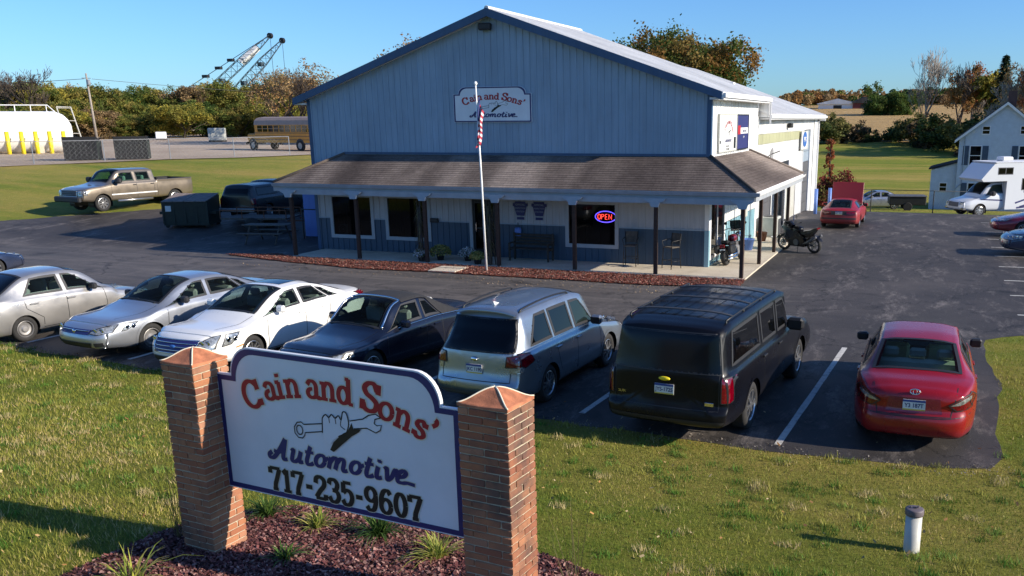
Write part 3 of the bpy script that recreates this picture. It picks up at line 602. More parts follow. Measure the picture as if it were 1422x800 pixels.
# ---------------------------------------------------------------- stroke lettering
def cr(pts, n=8, closed=False):
    P = [np.array(p, float) for p in pts]
    if closed: P = [P[-1]]+P+[P[0], P[1]]
    else: P = [2*P[0]-P[1]]+P+[2*P[-1]-P[-2]]
    out = []
    for a in range(1, len(P)-2):
        for t in np.arange(n)/n: out.append(.5*((2*P[a])+(-P[a-1]+P[a+1])*t+(2*P[a-1]-5*P[a]+4*P[a+1]-P[a+2])*t*t+(-P[a-1]+3*P[a]-3*P[a+1]+P[a+2])*t**3))
    out.append(P[-2]); return [tuple(p) for p in out]
def ell(cx, cy, rx, ry, a0=0, a1=360, n=20): return [(cx+rx*cos(radians(a0+(a1-a0)*k/n)), cy+ry*sin(radians(a0+(a1-a0)*k/n))) for k in range(n+1)]
SLAB = {  # strokes: (points) ; weight grows on vertical runs
 'C': (.86, [ell(.44, .5, .36, .45, 38, 322, 24), [(.76, .60), (.76, .96)], [(.76, .05), (.76, .28)]]),
 'a': (.70, [cr([(.08, .52), (.2, .66), (.38, .66), (.5, .52), (.5, .3), (.5, .1), (.62, .02), (.7, .08)]), ell(.29, .20, .21, .17, 80, 360, 18)]),
 'i': (.44, [[(.22, .0), (.22, .64)], [(.02, .03), (.42, .03)], [(.04, .64), (.26, .64)], [(.22, .84), (.22, .97)], [(.15, .9), (.29, .9)]]),
 'n': (.80, [[(.18, .0), (.18, .64)], [(.0, .03), (.36, .03)], [(.0, .64), (.22, .64)], cr([(.18, .48), (.34, .66), (.52, .62), (.6, .46), (.6, .2), (.6, .0)]), [(.43, .03), (.78, .03)]]),
 'd': (.80, [ell(.3, .33, .23, .31, 0, 360, 22), [(.56, .0), (.56, 1.0)], [(.40, .98), (.58, .98)], [(.56, .03), (.76, .03)]]),
 'S': (.74, [cr([(.62, .74), (.48, .95), (.26, .93), (.12, .76), (.22, .58), (.44, .48), (.62, .34), (.58, .12), (.38, .03), (.18, .08), (.09, .26)], 6), [(.66, .64), (.66, .98)], [(.06, .02), (.06, .36)]]),
 'o': (.74, [ell(.36, .33, .28, .31, 0, 360, 24)]),
 's': (.60, [cr([(.48, .50), (.36, .66), (.18, .62), (.12, .48), (.26, .38), (.42, .30), (.50, .16), (.38, .03), (.2, .03), (.09, .17)], 6), [(.51, .46), (.51, .66)], [(.06, .02), (.06, .22)]]),
 "'": (.30, [cr([(.12, .96), (.2, .92), (.2, .80), (.08, .66)], 5)]),
 'y': (.8, [[(.1, .64), (.38, .05)], cr([(.66, .64), (.4, .0), (.2, -.3), (.02, -.26)])]),
 '7': (.66, [[(.06, .96), (.62, .96)], [(.07, .72), (.07, .98)], cr([(.60, .95), (.42, .5), (.32, .25), (.30, .0)]), [(.16, .03), (.46, .03)]]),
 '1': (.50, [[(.27, .0), (.27, .98)], [(.06, .80), (.28, .97)], [(.06, .03), (.48, .03)]]),
 '2': (.66, [cr([(.09, .68), (.14, .9), (.34, .98), (.54, .86), (.53, .62), (.28, .34), (.08, .06)]), [(.06, .04), (.6, .04)], [(.59, .0), (.59, .24)]]),
 '3': (.66, [cr([(.09, .76), (.18, .95), (.4, .97), (.54, .8), (.46, .58), (.27, .52)]), cr([(.27, .52), (.5, .46), (.58, .25), (.44, .04), (.2, .03), (.08, .22)])]),
 '5': (.66, [[(.54, .96), (.13, .96)], [(.15, .96), (.13, .5)], cr([(.12, .52), (.3, .64), (.5, .56), (.57, .32), (.44, .06), (.2, .02), (.07, .2)])]),
 '9': (.68, [ell(.33, .68, .24, .28, 0, 360, 20), cr([(.57, .68), (.56, .36), (.44, .06), (.22, .02), (.1, .16)])]),
 '6': (.68, [ell(.34, .31, .24, .29, 0, 360, 20), cr([(.10, .32), (.12, .64), (.26, .92), (.46, .97), (.57, .82)])]),
 '0': (.68, [ell(.34, .49, .24, .46, 0, 360, 24)]),
 '-': (.46, [[(.06, .42), (.40, .42)], [(.06, .47), (.40, .47)]]),
}
def ribbon(b, pts, w, z, m=None, thin=.62, off=0):
    """flat brush stroke in the x-z plane at y=-z"""
    P = [np.array(p) for p in pts]; L = []; R = []
    for k, p in enumerate(P):
        d = P[min(k+1, len(P)-1)]-P[max(k-1, 0)]; d = d/max(1e-9, np.linalg.norm(d)); nn = np.array([-d[1], d[0]])
        ww = w*(thin+(1-thin)*abs(d[1]))/2+off; L.append(p+nn*ww); R.append(p-nn*ww)
        if k == 0 and off: L[-1] = L[-1]-d*off; R[-1] = R[-1]-d*off
        if k == len(P)-1 and off: L[-1] = L[-1]+d*off; R[-1] = R[-1]+d*off
    V = [(q[0], -z, q[1]) for q in L+R]; n = len(P)
    b.add(V, [(k, k+1, n+k+1, n+k) for k in range(n-1)], m)
ZI = [0]
def letter(parent, ch, pos, size, ang, w=.19, m='ink_red', halo='ink_cream', sx=1., name='letter', zz=.004, hw=.012, font=SLAB, shear=0):
    adv, strokes = font[ch]; c, s = cos(ang), sin(ang)
    def tf(p): x, y = (p[0]+shear*p[1])*size*sx, p[1]*size; return (pos[0]+x*c-y*s, pos[1]+x*s+y*c)
    b = MB()
    if halo:
        for st in strokes: ZI[0] = (ZI[0]+1) % 9; ribbon(b, [tf(p) for p in st], w*size, zz+ZI[0]*.00012, halo, off=hw*1.0)
    for st in strokes: ZI[0] = (ZI[0]+1) % 9; ribbon(b, [tf(p) for p in st], w*size, zz+.0015+ZI[0]*.00012, m)
    return b.ob(name, m, parent), adv*size*sx
SCRIPT = {
 'A': (.98, [cr([(.02, .30), (-.10, .16), (-.02, .02), (.16, .04), (.34, .30), (.52, .72), (.62, 1.0)]), cr([(.62, 1.0), (.64, .6), (.66, .2), (.74, .03), (.92, .06)]), cr([(.10, .36), (.3, .32), (.5, .36), (.74, .36)])]),
 'u': (.74, [cr([(.02, .5), (.12, .6), (.12, .3), (.14, .08), (.3, .02), (.48, .16), (.54, .4), (.54, .58)]), cr([(.54, .58), (.54, .2), (.6, .04), (.78, .08)])]),
 't': (.56, [cr([(.24, .92), (.2, .5), (.18, .2), (.26, .03), (.42, .03), (.58, .12)]), [(.0, .62), (.48, .62)]]),
 'o': (.70, [ell(.32, .31, .25, .28, 0, 360, 20), cr([(.5, .5), (.62, .46), (.74, .5)])]),
 'm': (1.12, [[(.12, .58), (.1, .02)], cr([(.1, .3), (.26, .56), (.42, .56), (.48, .4), (.46, .02)]), cr([(.46, .3), (.62, .56), (.80, .56), (.86, .4), (.86, .14), (.94, .02), (1.12, .08)])]),
 'i': (.42, [cr([(.12, .58), (.12, .2), (.2, .03), (.42, .08)]), [(.15, .78), (.15, .90)], [(.08, .84), (.22, .84)]]),
 'v': (.64, [cr([(.02, .5), (.12, .58), (.2, .3), (.28, .04), (.46, .2), (.54, .5), (.6, .56), (.72, .5)])]),
 'e': (.90, [cr([(.12, .26), (.36, .34), (.44, .5), (.3, .6), (.14, .5), (.06, .28), (.14, .06), (.36, .02), (.6, .06), (1.0, .02)])]),
}
def sign_art(P, numbers=True, halo='ink_cream'):
    """lettering shared by the roadside sign and the sign on the gable (local x along the board, z up, origin at board centre bottom)"""
    z0 = .0
    # name on an arch: (char, u, v of letter base centre, tilt)
    rows = [('C', -.925, .885, 18), ('a', -.70, 1.0, 14), ('i', -.585, 1.03, 11), ('n', -.43, 1.058, 8), ('a', -.185, 1.078, 2), ('n', -.01, 1.08, -1), ('d', .185, 1.07, -3), ('S', .455, 1.035, -9), ('o', .625, .985, -13), ('n', .80, .93, -16), ('s', .975, .872, -19), ("'", 1.095, .835, -20)]
    for ch, u, v, a in rows:
        sz = .285 if ch in 'CS' else .245; adv = SLAB[ch][0]*sz*.98; ang = radians(a)
        letter(P, ch, (u-adv/2*cos(ang), v-adv/2*sin(ang)), sz, ang, .21, 'ink_red', halo, .98)
    u = -.80; sz = .205
    for ch in 'Automotive':
        o, adv = letter(P, ch, (u, .405), sz if ch != 'A' else sz*1.05, 0, [.255][0], 'ink_blue', halo, 1.06, hw=.008, font=SCRIPT, shear=.28); u += adv*1.06
    if numbers:
        u = -.845; sz = .232
        for ch in '717-235-9607':
            o, adv = letter(P, ch, (u, .075), sz, 0, .235, 'ink_black', halo, .98, hw=.007); u += adv*1.0+.012
    # fist and wrench
    def R(pts, w, m='ink_black', z=.006, thin=1): 
        b = MB(); ribbon(b, pts, w, z, m, thin=thin); return b
    o = lambda L_: [(a+1.56, c-1.345) for a, c in L_]
    b = MB()
    b.add([(p[0], -.0052, p[1]) for p in o([(-1.668, 2.19), (-1.319, 2.262), (-1.142, 2.306), (-1.10, 2.35), (-1.038, 2.365), (-.984, 2.337), (-1.05, 2.32), (-1.06, 2.275), (-.985, 2.272), (-1.0, 2.215), (-1.05, 2.192), (-1.149, 2.222), (-1.311, 2.19), (-1.674, 2.11)])], [tuple(range(14))], 'sign_white')
    wr = o([(-1.668, 2.19), (-1.90, 2.15), (-1.93, 2.17), (-1.98, 2.16), (-2.02, 2.11), (-2.02, 2.05), (-1.98, 2.01), (-1.93, 2.01), (-1.90, 2.04), (-1.89, 2.07), (-1.674, 2.112)])
    ribbon(b, wr, .011, .0066, 'ink_black', 1); ribbon(b, ell(-1.957+1.56, 2.088-1.345, .038, .046, 0, 360, 14), .011, .0067, 'ink_black', 1)
    ribbon(b, o([(-1.34, 2.262), (-1.19, 2.30), (-1.12, 2.345), (-1.04, 2.368), (-.982, 2.34)]), .011, .0066, 'ink_black', 1)
    ribbon(b, o([(-.982, 2.34), (-1.05, 2.318), (-1.062, 2.275), (-1.03, 2.26), (-.982, 2.272), (-.998, 2.22), (-1.05, 2.19), (-1.15, 2.22), (-1.30, 2.193)]), .011, .0067, 'ink_black', 1)
    b.ob('wrench_emblem', 'ink_black', P)
    b = MB(); F = cr(o([(-1.676, 2.10), (-1.668, 2.2), (-1.66, 2.25), (-1.62, 2.285), (-1.585, 2.262), (-1.55, 2.295), (-1.51, 2.265), (-1.47, 2.295), (-1.44, 2.26), (-1.415, 2.335), (-1.375, 2.33), (-1.355, 2.24), (-1.375, 2.17), (-1.40, 2.13), (-1.47, 2.10), (-1.545, 2.05), (-1.60, 2.0), (-1.66, 2.04)]), 4)
    b.add([(p[0], -.0072, p[1]) for p in F], [tuple(range(len(F)))], 'sign_white'); b.ob('fist_emblem', 'sign_white', P)
    b = MB(); ribbon(b, F[:58], .013, .0085, 'ink_black', 1)
    for q in ([(-1.585, 2.262), (-1.58, 2.21)], [(-1.51, 2.265), (-1.505, 2.21)], [(-1.44, 2.26), (-1.45, 2.2), (-1.40, 2.17)]): ribbon(b, cr(o(q), 4), .009, .0087, 'ink_black', 1)
    K = o([(-1.321, 2.245), (-1.302, 2.191), (-1.216, 2.20), (-1.24, 2.17), (-1.331, 2.115), (-1.461, 2.01), (-1.557, 1.93), (-1.600, 1.945), (-1.55, 2.03), (-1.49, 2.08), (-1.43, 2.13), (-1.37, 2.16)])
    b.add([(p[0], -.0090, p[1]) for p in K], [tuple(range(len(K)))], 'ink_black'); b.ob('emblem_shadow', 'ink_black', P)
def board(P, w, sh, top, edge=.05, th=.04, numbers=True):
    """board with stepped rounded shoulders; w half width, sh shoulder height, top height"""
    def outline(e, r=1):
        q = [(-w+e, e), (w-e, e), (w-e, sh-e), (w-.19-e, sh-e)]
        q += [(w-.19-e-(.26)*(1-cos(t)), sh-e+(top-sh)*sin(t)) for t in np.linspace(0, pi/2, 9)[1:]]
        q += [(-(w-.19-e-(.26)*(1-cos(t))), sh-e+(top-sh)*sin(t)) for t in np.linspace(pi/2, 0, 9)[:-1]]
        q += [(-(w-.19-e), sh-e), (-w+e, sh-e)]; return q
    MB().prism(outline(0), 0, th, None, 'xz').ob('board', 'sign_white', P)
    a, c = outline(.012), outline(.012+edge); n = len(a); b = MB()
    b.add([(p[0], -.003, p[1]) for p in a+c], [(k, (k+1) % n, (k+1) % n+n, k+n) for k in range(n)]); b.ob('border', 'ink_blue', P)
sg = thing('gable_sign', 'pale blue business sign with arched red name high on the blue gable', 'sign', (-7.825, -.07, 4.83)); sg.scale = (1.07, 1, .82)
board(sg, 1.416, 1.18, 1.47); sign_art(sg, False, None)
for o in list(sg.children):
    if o.name.split('.')[0] not in ('board', 'border'): o.location.z = -.22; o.scale = (1, 1, 1.08)
# ---------------------------------------------------------------- brick pillars and roadside sign
TH = radians(-6); dx_ = Vector((cos(TH), sin(TH), 0)); nb_ = Vector((-dx_.y, dx_.x, 0)); ZP = 2.64
def brickmesh(L, Wd, Hh, seed):
    r = random.Random(seed); b = MB(); j = lambda: r.uniform(-.0035, .0035)
    b.rbox(-L/2, L/2, -Wd/2, Wd/2, 0, Hh, .005); b.v = [(x+j(), y+j(), z+j()*.6) for x, y, z in b.v]; return b.mesh('brick', 'brick')
def pillar(fl, w, dep, label, zb):
    """fl: front-left top corner; w face width; dep depth; built as ring courses of bricks"""
    c = Vector((fl[0], fl[1], 0))+dx_*w/2+nb_*dep/2
    P = thing('brick_pillar', label, 'pillar', (c.x, c.y, 0), TH)
    CO = .0677; n = int(round((ZP-zb)/CO)); bw = .098; m = .010
    MB().box(-w/2+.010, w/2-.010, -dep/2+.010, dep/2-.010, zb-.25, ZP-.003).ob('mortar_core', 'mortar', P)
    st = [brickmesh(w/2-m/2, bw, CO-m, k) for k in range(5)]; sd = [brickmesh(dep-2*bw-2*m, bw, CO-m, 9+k) for k in range(5)]
    st2 = [brickmesh(dep/2-m/2, bw, CO-m, 20+k) for k in range(5)]; sd2 = [brickmesh(w-2*bw-2*m, bw, CO-m, 30+k) for k in range(5)]
    for k in range(n):
        z = ZP-(k+1)*CO; j = lambda: random.uniform(-.0035, .0035)
        if k % 2:
            for s in (-1, 1):
                for t in (-1, 1): ob('brick', random.choice(st), P, (t*(w/4+m/4), s*(dep/2-bw/2)+j(), z))
                ob('brick', random.choice(sd), P, (s*(w/2-bw/2)+j(), 0, z), (0, 0, pi/2))
        else:
            for s in (-1, 1):
                for t in (-1, 1): ob('brick', random.choice(st2), P, (s*(w/2-bw/2)+j(), t*(dep/4+m/4), z), (0, 0, pi/2))
                ob('brick', random.choice(sd2), P, (0, s*(dep/2-bw/2)+j(), z))
    # flared terracotta cap: four concave tiles and their mortar hips
    def cp(u, v):   # u,v in -1..1
        r = max(abs(u), abs(v)); return (u*w/2*1.01, v*dep/2*1.01, ZP+.018+.115*(.5+.5*cos(pi*min(1, r*1.02)))**.8+.012*abs(u*v))
    N = 9
    for q in range(4):
        V = []; F = []
        for a in range(N+1):
            for e in range(N+1):
                r = a/N; t = -1+2*e/N; u, v = [(r*t, -r), (r, r*t), (-r*t, r), (-r, -r*t)][q]; V.append(cp(u, v))
        for a in range(N):
            for e in range(N): F.append((a*(N+1)+e, (a+1)*(N+1)+e, (a+1)*(N+1)+e+1, a*(N+1)+e+1))
        base = len(V); V += [(x, y, ZP) for x, y, z in V[N*(N+1):N*(N+1)+N+1]]
        for e in range(N): F.append((N*(N+1)+e, base+e, base+e+1, N*(N+1)+e+1))
        MB().add(V, F).ob('cap_tile', 'terracotta', P, smooth=True)
    b = MB()
    for u, v in ((1, 1), (1, -1), (-1, 1), (-1, -1)): b.tube([tuple(Vector(cp(u*t, v*t))+Vector((0, 0, .001))) for t in np.linspace(0, 1, 10)], [.007]*10, 5)
    b.ob('cap_joint', 'ink_cream', P, smooth=True); return P
P1 = pillar((3.50, -23.77), .48, .42, 'right hand brick pillar of the roadside sign, sunlit on one face', .40)
P2 = pillar((.13, -23.49), .43, .42, 'left hand brick pillar of the roadside sign, mostly in shade', .42)
O = Vector((3.52, -23.77, 0))+nb_*.2+dx_*(-1.56)
rs = thing('roadside_sign', 'white board with blue edge, arched red name, fist emblem and phone number between brick pillars', 'sign', (O.x, O.y, 1.345), TH)
board(rs, 1.417, 1.185, 1.475); sign_art(rs)
b = MB(); 
for sx in (-1, 1):
    for z in (.25, .95): b.box(sx*1.40-.03, sx*1.40+.03, .0, .05, z, z+.06)
    b.box(sx*1.44-.04, sx*1.44+.04, .045, .09, .02, 1.15)
b.ob('mounting_rail', 'sign_edge', rs)

# ---------------------------------------------------------------- flagpole
fp = thing('flagpole', 'tall thin white flagpole in the red mulch bed before the door', 'flagpole', (-6.86, -2.85, 0))
b = MB(); b.tube([(0, 0, 0), (-.06, 0, 3), (-.14, .0, 5.97)], [.04, .035, .025], 10); b.ob('pole', 'pole_white', fp, smooth=True)
b = MB(); b.lathe([(.001, -.07), (.04, -.05), (.06, 0), (.04, .05), (.001, .07)], 14, None, 'z', (-.14, 0, 6.03)); b.ob('finial', 'pole_white', fp, smooth=True)
fl = thing('flag', 'limp red and white striped flag hanging from the flagpole', 'flag', (-7.0, -2.85, 5.62))
def cloth(u, v):   # u along the fly 0..1, v down 0..1 : a flag hanging in narrow folds
    z = -v*1.25-u*(.95-.25*v)*(.5)+.0; x = .05+.16*u*(1-.4*v)+.07*sin(u*9+v*2)*(.4+v*.6)-.10*v*u; y = .10*sin(u*14+v*3)*(.5+.5*v)+.03*cos(v*9)
    return (x, y, z)
def flagpatch(u0, u1, v0, v1, m, name, nu=14, nv=10):
    b = MB(); V = [cloth(u0+(u1-u0)*i/nu, v0+(v1-v0)*j/nv) for j in range(nv+1) for i in range(nu+1)]
    b.add(V, [(j*(nu+1)+i, j*(nu+1)+i+1, (j+1)*(nu+1)+i+1, (j+1)*(nu+1)+i) for j in range(nv) for i in range(nu)]); return b.ob(name, m, fl, smooth=True)
for k in range(13): flagpatch(.40 if k < 7 else 0, 1, k/13, (k+1)/13, 'flag_red' if k % 2 == 0 else 'flag_white', 'stripe', 14, 2)
flagpatch(0, .40, 0, 7/13, 'flag_blue', 'canton', 8, 8)

# ---------------------------------------------------------------- signs on walls
def plain_sign(name, label, loc, rz, w, h, m, frame=None, th=.05):
    o = thing(name, label, 'sign', loc, rz); MB().rbox(-w/2, w/2, 0, th, -h/2, h/2, .008).ob('board', m, o)
    if frame:
        b = MB(); 
        for x0, x1, z0, z1 in ((-w/2-.04, -w/2, -h/2-.04, h/2+.04), (w/2, w/2+.04, -h/2-.04, h/2+.04), (-w/2, w/2, h/2, h/2+.04), (-w/2, w/2, -h/2-.04, -h/2)): b.box(x0, x1, -.012, th, z0, z1)
        b.ob('frame', frame, o)
    return o
def words(P, text, x, z, size, m, y=-.004, align='CENTER', sx=1., shear=0., name='lettering', bold=.0):
    c = bpy.data.curves.new(name, 'FONT'); c.body = text; c.size = size; c.align_x = align; c.shear = shear; c.offset = bold; c.extrude = .001; c.materials.append(MATS[m])
    return textmesh(name, c, P, (x, y, z), (pi/2, 0, 0), sx)
s1 = plain_sign('wall_sign', 'white sign with faded arched name, emblem and small print on the sunlit side wall', (.075, 2.44, 4.42), pi/2, 2.9, 1.2, 'sign_white2', 'gray_box')
for ch, u, v, a in [('C', -.62, .05, 40), ('a', -.50, .17, 28), ('i', -.42, .22, 22), ('n', -.31, .27, 16), ('a', -.13, .31, 6), ('n', 0, .32, 0), ('d', .14, .31, -6), ('S', .31, .26, -18), ('o', .44, .20, -26), ('n', .55, .12, -32), ('s', .65, .03, -40)]: letter(s1, ch, (u, v), .14, radians(a), .22, 'ink_red', None, 1)
u = -.52
for ch in 'Automotive': o_, adv = letter(s1, ch, (u, -.30), .13, 0, .18, 'ink_blue', None, 1, font=SCRIPT, shear=.28); u += adv*1.1
b = MB(); ribbon(b, [(.1, -.10), (.22, .12)], .05, .004, 'ink_black', 1); ribbon(b, [(-.1, .02), (.4, .08)], .03, .0045, 'ink_black', 1); b.box(.9, 1.25, -.006, -.001, -.55, -.15, 'ink_black'); b.box(-1.35, -1.2, -.006, -.001, -.34, -.24, 'ink_black'); b.ob('emblem', 'ink_black', s1)
words(s1, 'Auto Service', -.1, -.47, .10, 'ink_black'); words(s1, '717-235-9607', -.1, -.58, .10, 'ink_black')
s2 = plain_sign('wall_sign', 'tall dark blue sign with a white and red band beside the white wall sign', (.075, 4.95, 4.42), pi/2, 2.1, 1.2, 'ink_blue', 'black')
b = MB(); b.box(-.55, .95, -.007, -.001, -.06, .16, 'sign_white2'); b.box(-.95, -.45, -.009, -.002, -.08, .24, 'ink_red'); b.ob('band', 'sign_white2', s2)
words(s2, 'auto parts', .3, .0, .17, 'ink_blue', y=-.010); words(s2, 'open', .2, -.2, .12, 'sign_white2', y=-.006)
s3 = plain_sign('round_logo_sign', 'square white sign with a round blue emblem near the far end of the side wall', (.14, 21.8, 3.75), pi/2, 2.5, .9, 'sign_white2', 'gray_box')
MB().lathe([(0, 0), (.40, 0), (.40, .02), (0, .02)], 28, None, 'y', (0, -.026, .05)).ob('disc', 'ppg_blue', s3).scale = (1.9, 1, 1); words(s3, 'PPG', 0, -.06, .34, 'sign_white2', y=-.032, sx=1.6, bold=.01)
# two keystone emblems on the porch wall
for k, (x, t) in enumerate(((-6.86, 'left of the pair of'), (-6.13, 'right of the pair of'))):
    o = thing('inspection_sign', f'{t} dark keystone shaped inspection signs on the porch wall', 'sign', (x, -.03, 1.83), 0)
    MB().prism([(-.14, -.24), (.14, -.24), (.24, .08), (.29, .10), (.29, .20), (.20, .20), (.20, .26), (-.20, .26), (-.20, .20), (-.29, .20), (-.29, .10), (-.24, .08)], -.02, 0, None, 'xz').ob('plate', 'ink_blue', o)
    words(o, 'OFFICIAL', 0, .12, .09, 'gutter', y=-.022); words(o, 'INSPECTION', 0, .0, .075, 'gutter', y=-.022); words(o, 'STATION', 0, -.12, .08, 'gutter', y=-.022)
    MB().box(-.14, .14, -.02, 0, -.38, -.29).ob('number_plate', 'ink_blue', o)
# neon OPEN sign
n_ = thing('neon_open_sign', 'lit red and blue OPEN sign in the big window right of the door', 'neon sign', (-3.63, -.03, 1.64))
b = MB(); b.tube([(.38*cos(t), 0, .19*sin(t)) for t in np.linspace(0, 2*pi, 40)], .016, 6); b.ob('ring', 'neon_blue', n_, smooth=True)
def neon(pts): b_.tube([(p[0], -.01, p[1]) for p in pts], .0125, 6)
b_ = MB(); 
neon(ell(-.235, 0, .052, .085)); neon([(-.15, -.085), (-.15, .085), (-.09, .08), (-.065, .045), (-.09, .005), (-.15, 0)]); neon([(.06, .085), (-.01, .085), (-.01, -.085), (.06, -.085)]); neon([(-.01, 0), (.045, 0)]); neon([(.12, -.085), (.12, .085), (.22, -.085), (.22, .085)])
b_.ob('lettering', 'neon_red', n_, smooth=True)
# poster in the far left window
o = thing('window_poster', 'white patterned poster low in the leftmost shop window', 'poster', (-14.45, .03, .85)); MB().box(-.22, .22, 0, .006, -.2, .2).ob('sheet', 'sign_white2', o)
b = MB(); 
for r in (.14, .08): b.add([(p[0], -.002, p[1]) for p in ell(0, 0, r, r, 0, 360, 16)]+[(p[0], -.002, p[1]) for p in ell(0, 0, r-.025, r-.025, 0, 360, 16)], [(k, k+1, k+18, k+17) for k in range(16)])
b.ob('print', 'plastic_grey', o)

# ---------------------------------------------------------------- porch furniture and planting
bn = thing('porch_bench', 'dark wooden bench against the blue wainscot between door and OPEN window', 'bench', (-6.3, -.45, .055))
for k in range(4): MB().rbox(-.80, .80, -.24+k*.12, -.14+k*.12, .42, .45, .006).ob('seat_slat', 'bench_wood', bn)
for k in range(4): MB().rbox(-.80, .80, .24, .265, .52+k*.11, .60+k*.11, .006).ob('back_slat', 'bench_wood', bn)
for s in (-1, 1):
    b = MB(); b.box(s*.74-.03, s*.74+.03, -.24, -.18, 0, .62); b.box(s*.74-.03, s*.74+.03, .2, .26, 0, .95); b.box(s*.74-.03, s*.74+.03, -.26, .24, .60, .64); b.box(s*.74-.03, s*.74+.03, -.2, .2, .37, .42); b.ob('end_frame', 'bench_wood', bn)
def stool(x, y, rz, label):
    o = thing('bar_chair', label, 'chair', (x, y, .055), rz, 'tall chairs on the porch'); b = MB()
    for sx in (-1, 1):
        b.tube([(sx*.22, -.22, 0), (sx*.20, -.18, .70), (sx*.24, -.20, .92), (sx*.25, .14, .95), (sx*.22, .22, .92)], .014, 6); b.tube([(sx*.22, .24, 0), (sx*.2, .18, .7), (sx*.21, .24, 1.15)], .014, 6)
        b.tube([(sx*.21, -.21, .25), (sx*.21, .22, .25)], .010, 5)
    b.tube([(-.21, -.21, .3), (.21, -.21, .3)], .010, 5); b.tube([(-.21, .22, .3), (.21, .22, .3)], .010, 5); b.ob('frame', 'black', o, smooth=True)
    MB().rbox(-.21, .21, -.2, .2, .69, .73, .015).ob('seat', 'wood_grey', o)
    b = MB(); n = 8; V = []
    for k in range(n+1):
        t = -1+2*k/n; V += [(.22*t, .20+.05*(1-t*t), .78), (.22*t, .23+.05*(1-t*t), 1.15)]
    b.add(V, [(2*k, 2*k+2, 2*k+3, 2*k+1) for k in range(n)]); b.ob('backrest', 'wood_grey', o, smooth=True); return o
stool(-2.55, -.55, radians(8), 'tall metal patio chair just right of the OPEN window'); stool(-1.1, -.6, radians(-30), 'tall metal patio chair nearest the porch corner')
pad = thing('stepping_slab', 'pale concrete stepping slab between red mulch and drive before the door', 'slab', (-8.2, -3.02, .0), radians(2)); MB().rbox(-.50, .50, -.52, .5, -.02, .07, .01).ob('slab_block', 'concrete', pad)
# red mulch bed
RB = [(-18.2, -2.3), (-15, -3.1), (-11.1, -3.75), (-8.6, -3.6), (-5.8, -3.65), (-.9, -3.75), (1.75, -3.45), (1.7, -2.04), (-15.3, -2.04), (-16.2, -1.6)]
bed = sheet('red_mulch_bed', RB, .15, 'red_mulch_soil', .035, jag=.05); bed['label'] = 'strip of red mulch along the porch'
def chips(name, poly, n, size, m, zoff, tints, flat=.5):
    xs = [p[0] for p in poly]; ys = [p[1] for p in poly]; X = rng.uniform(min(xs), max(xs), n); Y = rng.uniform(min(ys), max(ys), n); k = inpoly(poly, X, Y); X = X[k]; Y = Y[k]; n = len(X); Z = hgt(X, Y)+zoff
    a = rng.uniform(0, 2*pi, n); L = size*rng.uniform(.5, 1.5, n); Wd = L*rng.uniform(.3, .6, n); el = rng.uniform(-flat, flat, n); ro = rng.uniform(-flat, flat, n)
    u = np.stack([np.cos(a), np.sin(a), el], 1)*L[:, None]/2; v = np.stack([-np.sin(a), np.cos(a), ro], 1)*Wd[:, None]/2; c = np.stack([X, Y, Z+rng.uniform(0, size*.5, n)], 1); h = np.array([0, 0, size*.18])
    V = np.stack([c-u-v, c+u-v, c+u+v, c-u+v], 1).reshape(-1, 3); F = np.arange(4*n).reshape(n, 4)
    T_ = np.array(tints)[rng.randint(0, len(tints), n)]*rng.uniform(.6, 1.4, (n, 1)); t = np.repeat(T_, 4, 0)
    return ob(name, fast(name, V, F, m, t), kind='stuff')
m_tint('chips', (1, 1, 1), .9)
chips('red_mulch_chips', RB, 34000, .042, 'chips', .045, [(.24, .085, .06), (.17, .06, .045), (.36, .19, .14), (.10, .04, .03), (.28, .09, .07), (.12, .10, .08)])['label'] = 'loose red mulch chips along the porch'
MBED = [(-.55, -25.6), (-.42, -24.3), (-.40, -23.4), (-.3, -22.6), (.3, -22.0), (1.0, -21.75), (2.0, -21.8), (2.8, -22.05), (3.8, -22.3), (4.6, -22.7), (5.0, -23.6), (5.1, -24.6), (4.8, -26), (2, -26.6)]
sheet('sign_mulch_bed', MBED, .15, 'mulch_soil', .03, jag=.05)['label'] = 'dark purple brown mulch bed around the roadside sign'
c_ = chips('sign_mulch_chips', MBED, 90000, .036, 'chips', .04, [(.16, .058, .052), (.10, .034, .034), (.22, .095, .08), (.06, .024, .024), (.30, .17, .145)], .7); c_['label'] = 'loose purple brown mulch chips around the sign'
m_tint('leafy', (1, 1, 1), .6, .3)
def blades(name, P, n, L, w, m, tints, spread=.5, parent=None, droop=.6):
    """arching strap leaves out of one crown"""
    V = []; F = []; Tn = []
    for k in range(n):
        a = random.uniform(0, 2*pi); l = L*random.uniform(.6, 1.2); sp = random.uniform(.15, 1)*spread; t = random.choice(tints); sh = random.uniform(.7, 1.3); o = len(V); q = (random.uniform(-.05, .05), random.uniform(-.05, .05))
        for s in range(5):
            u = s/4; r = sp*l*u*(1+.4*u); z = l*(u*(1-.3*sp)-droop*sp*u*u*u*1.1); ww = w*(1-u**1.6)+.0008
            for sg_ in (-1, 1): V.append((q[0]+cos(a)*r-sin(a)*ww*sg_, q[1]+sin(a)*r+cos(a)*ww*sg_, max(.0, z))); Tn.append([c*sh for c in t])
        for s in range(4): F.append((o+2*s, o+2*s+1, o+2*s+3, o+2*s+2))
    return fast(name, np.array(V), np.array(F), m, np.array(Tn))
def plantlet(name, label, cat, x, y, n, L, w, tints, group=None, spread=.9, z=None, sc=1.0, droop=.6):
    o = thing(name, label, cat, (x, y, (H(x, y) if z is None else z)+.02), random.uniform(0, 6), group); ob('leaves', blades('leaves', o, n, L, w, 'leafy', tints, spread, droop=droop), o); return o
YG = [(.35, .36, .06), (.45, .42, .12), (.22, .28, .05)]; DG = [(.07, .14, .03), (.12, .20, .04), (.05, .09, .02)]
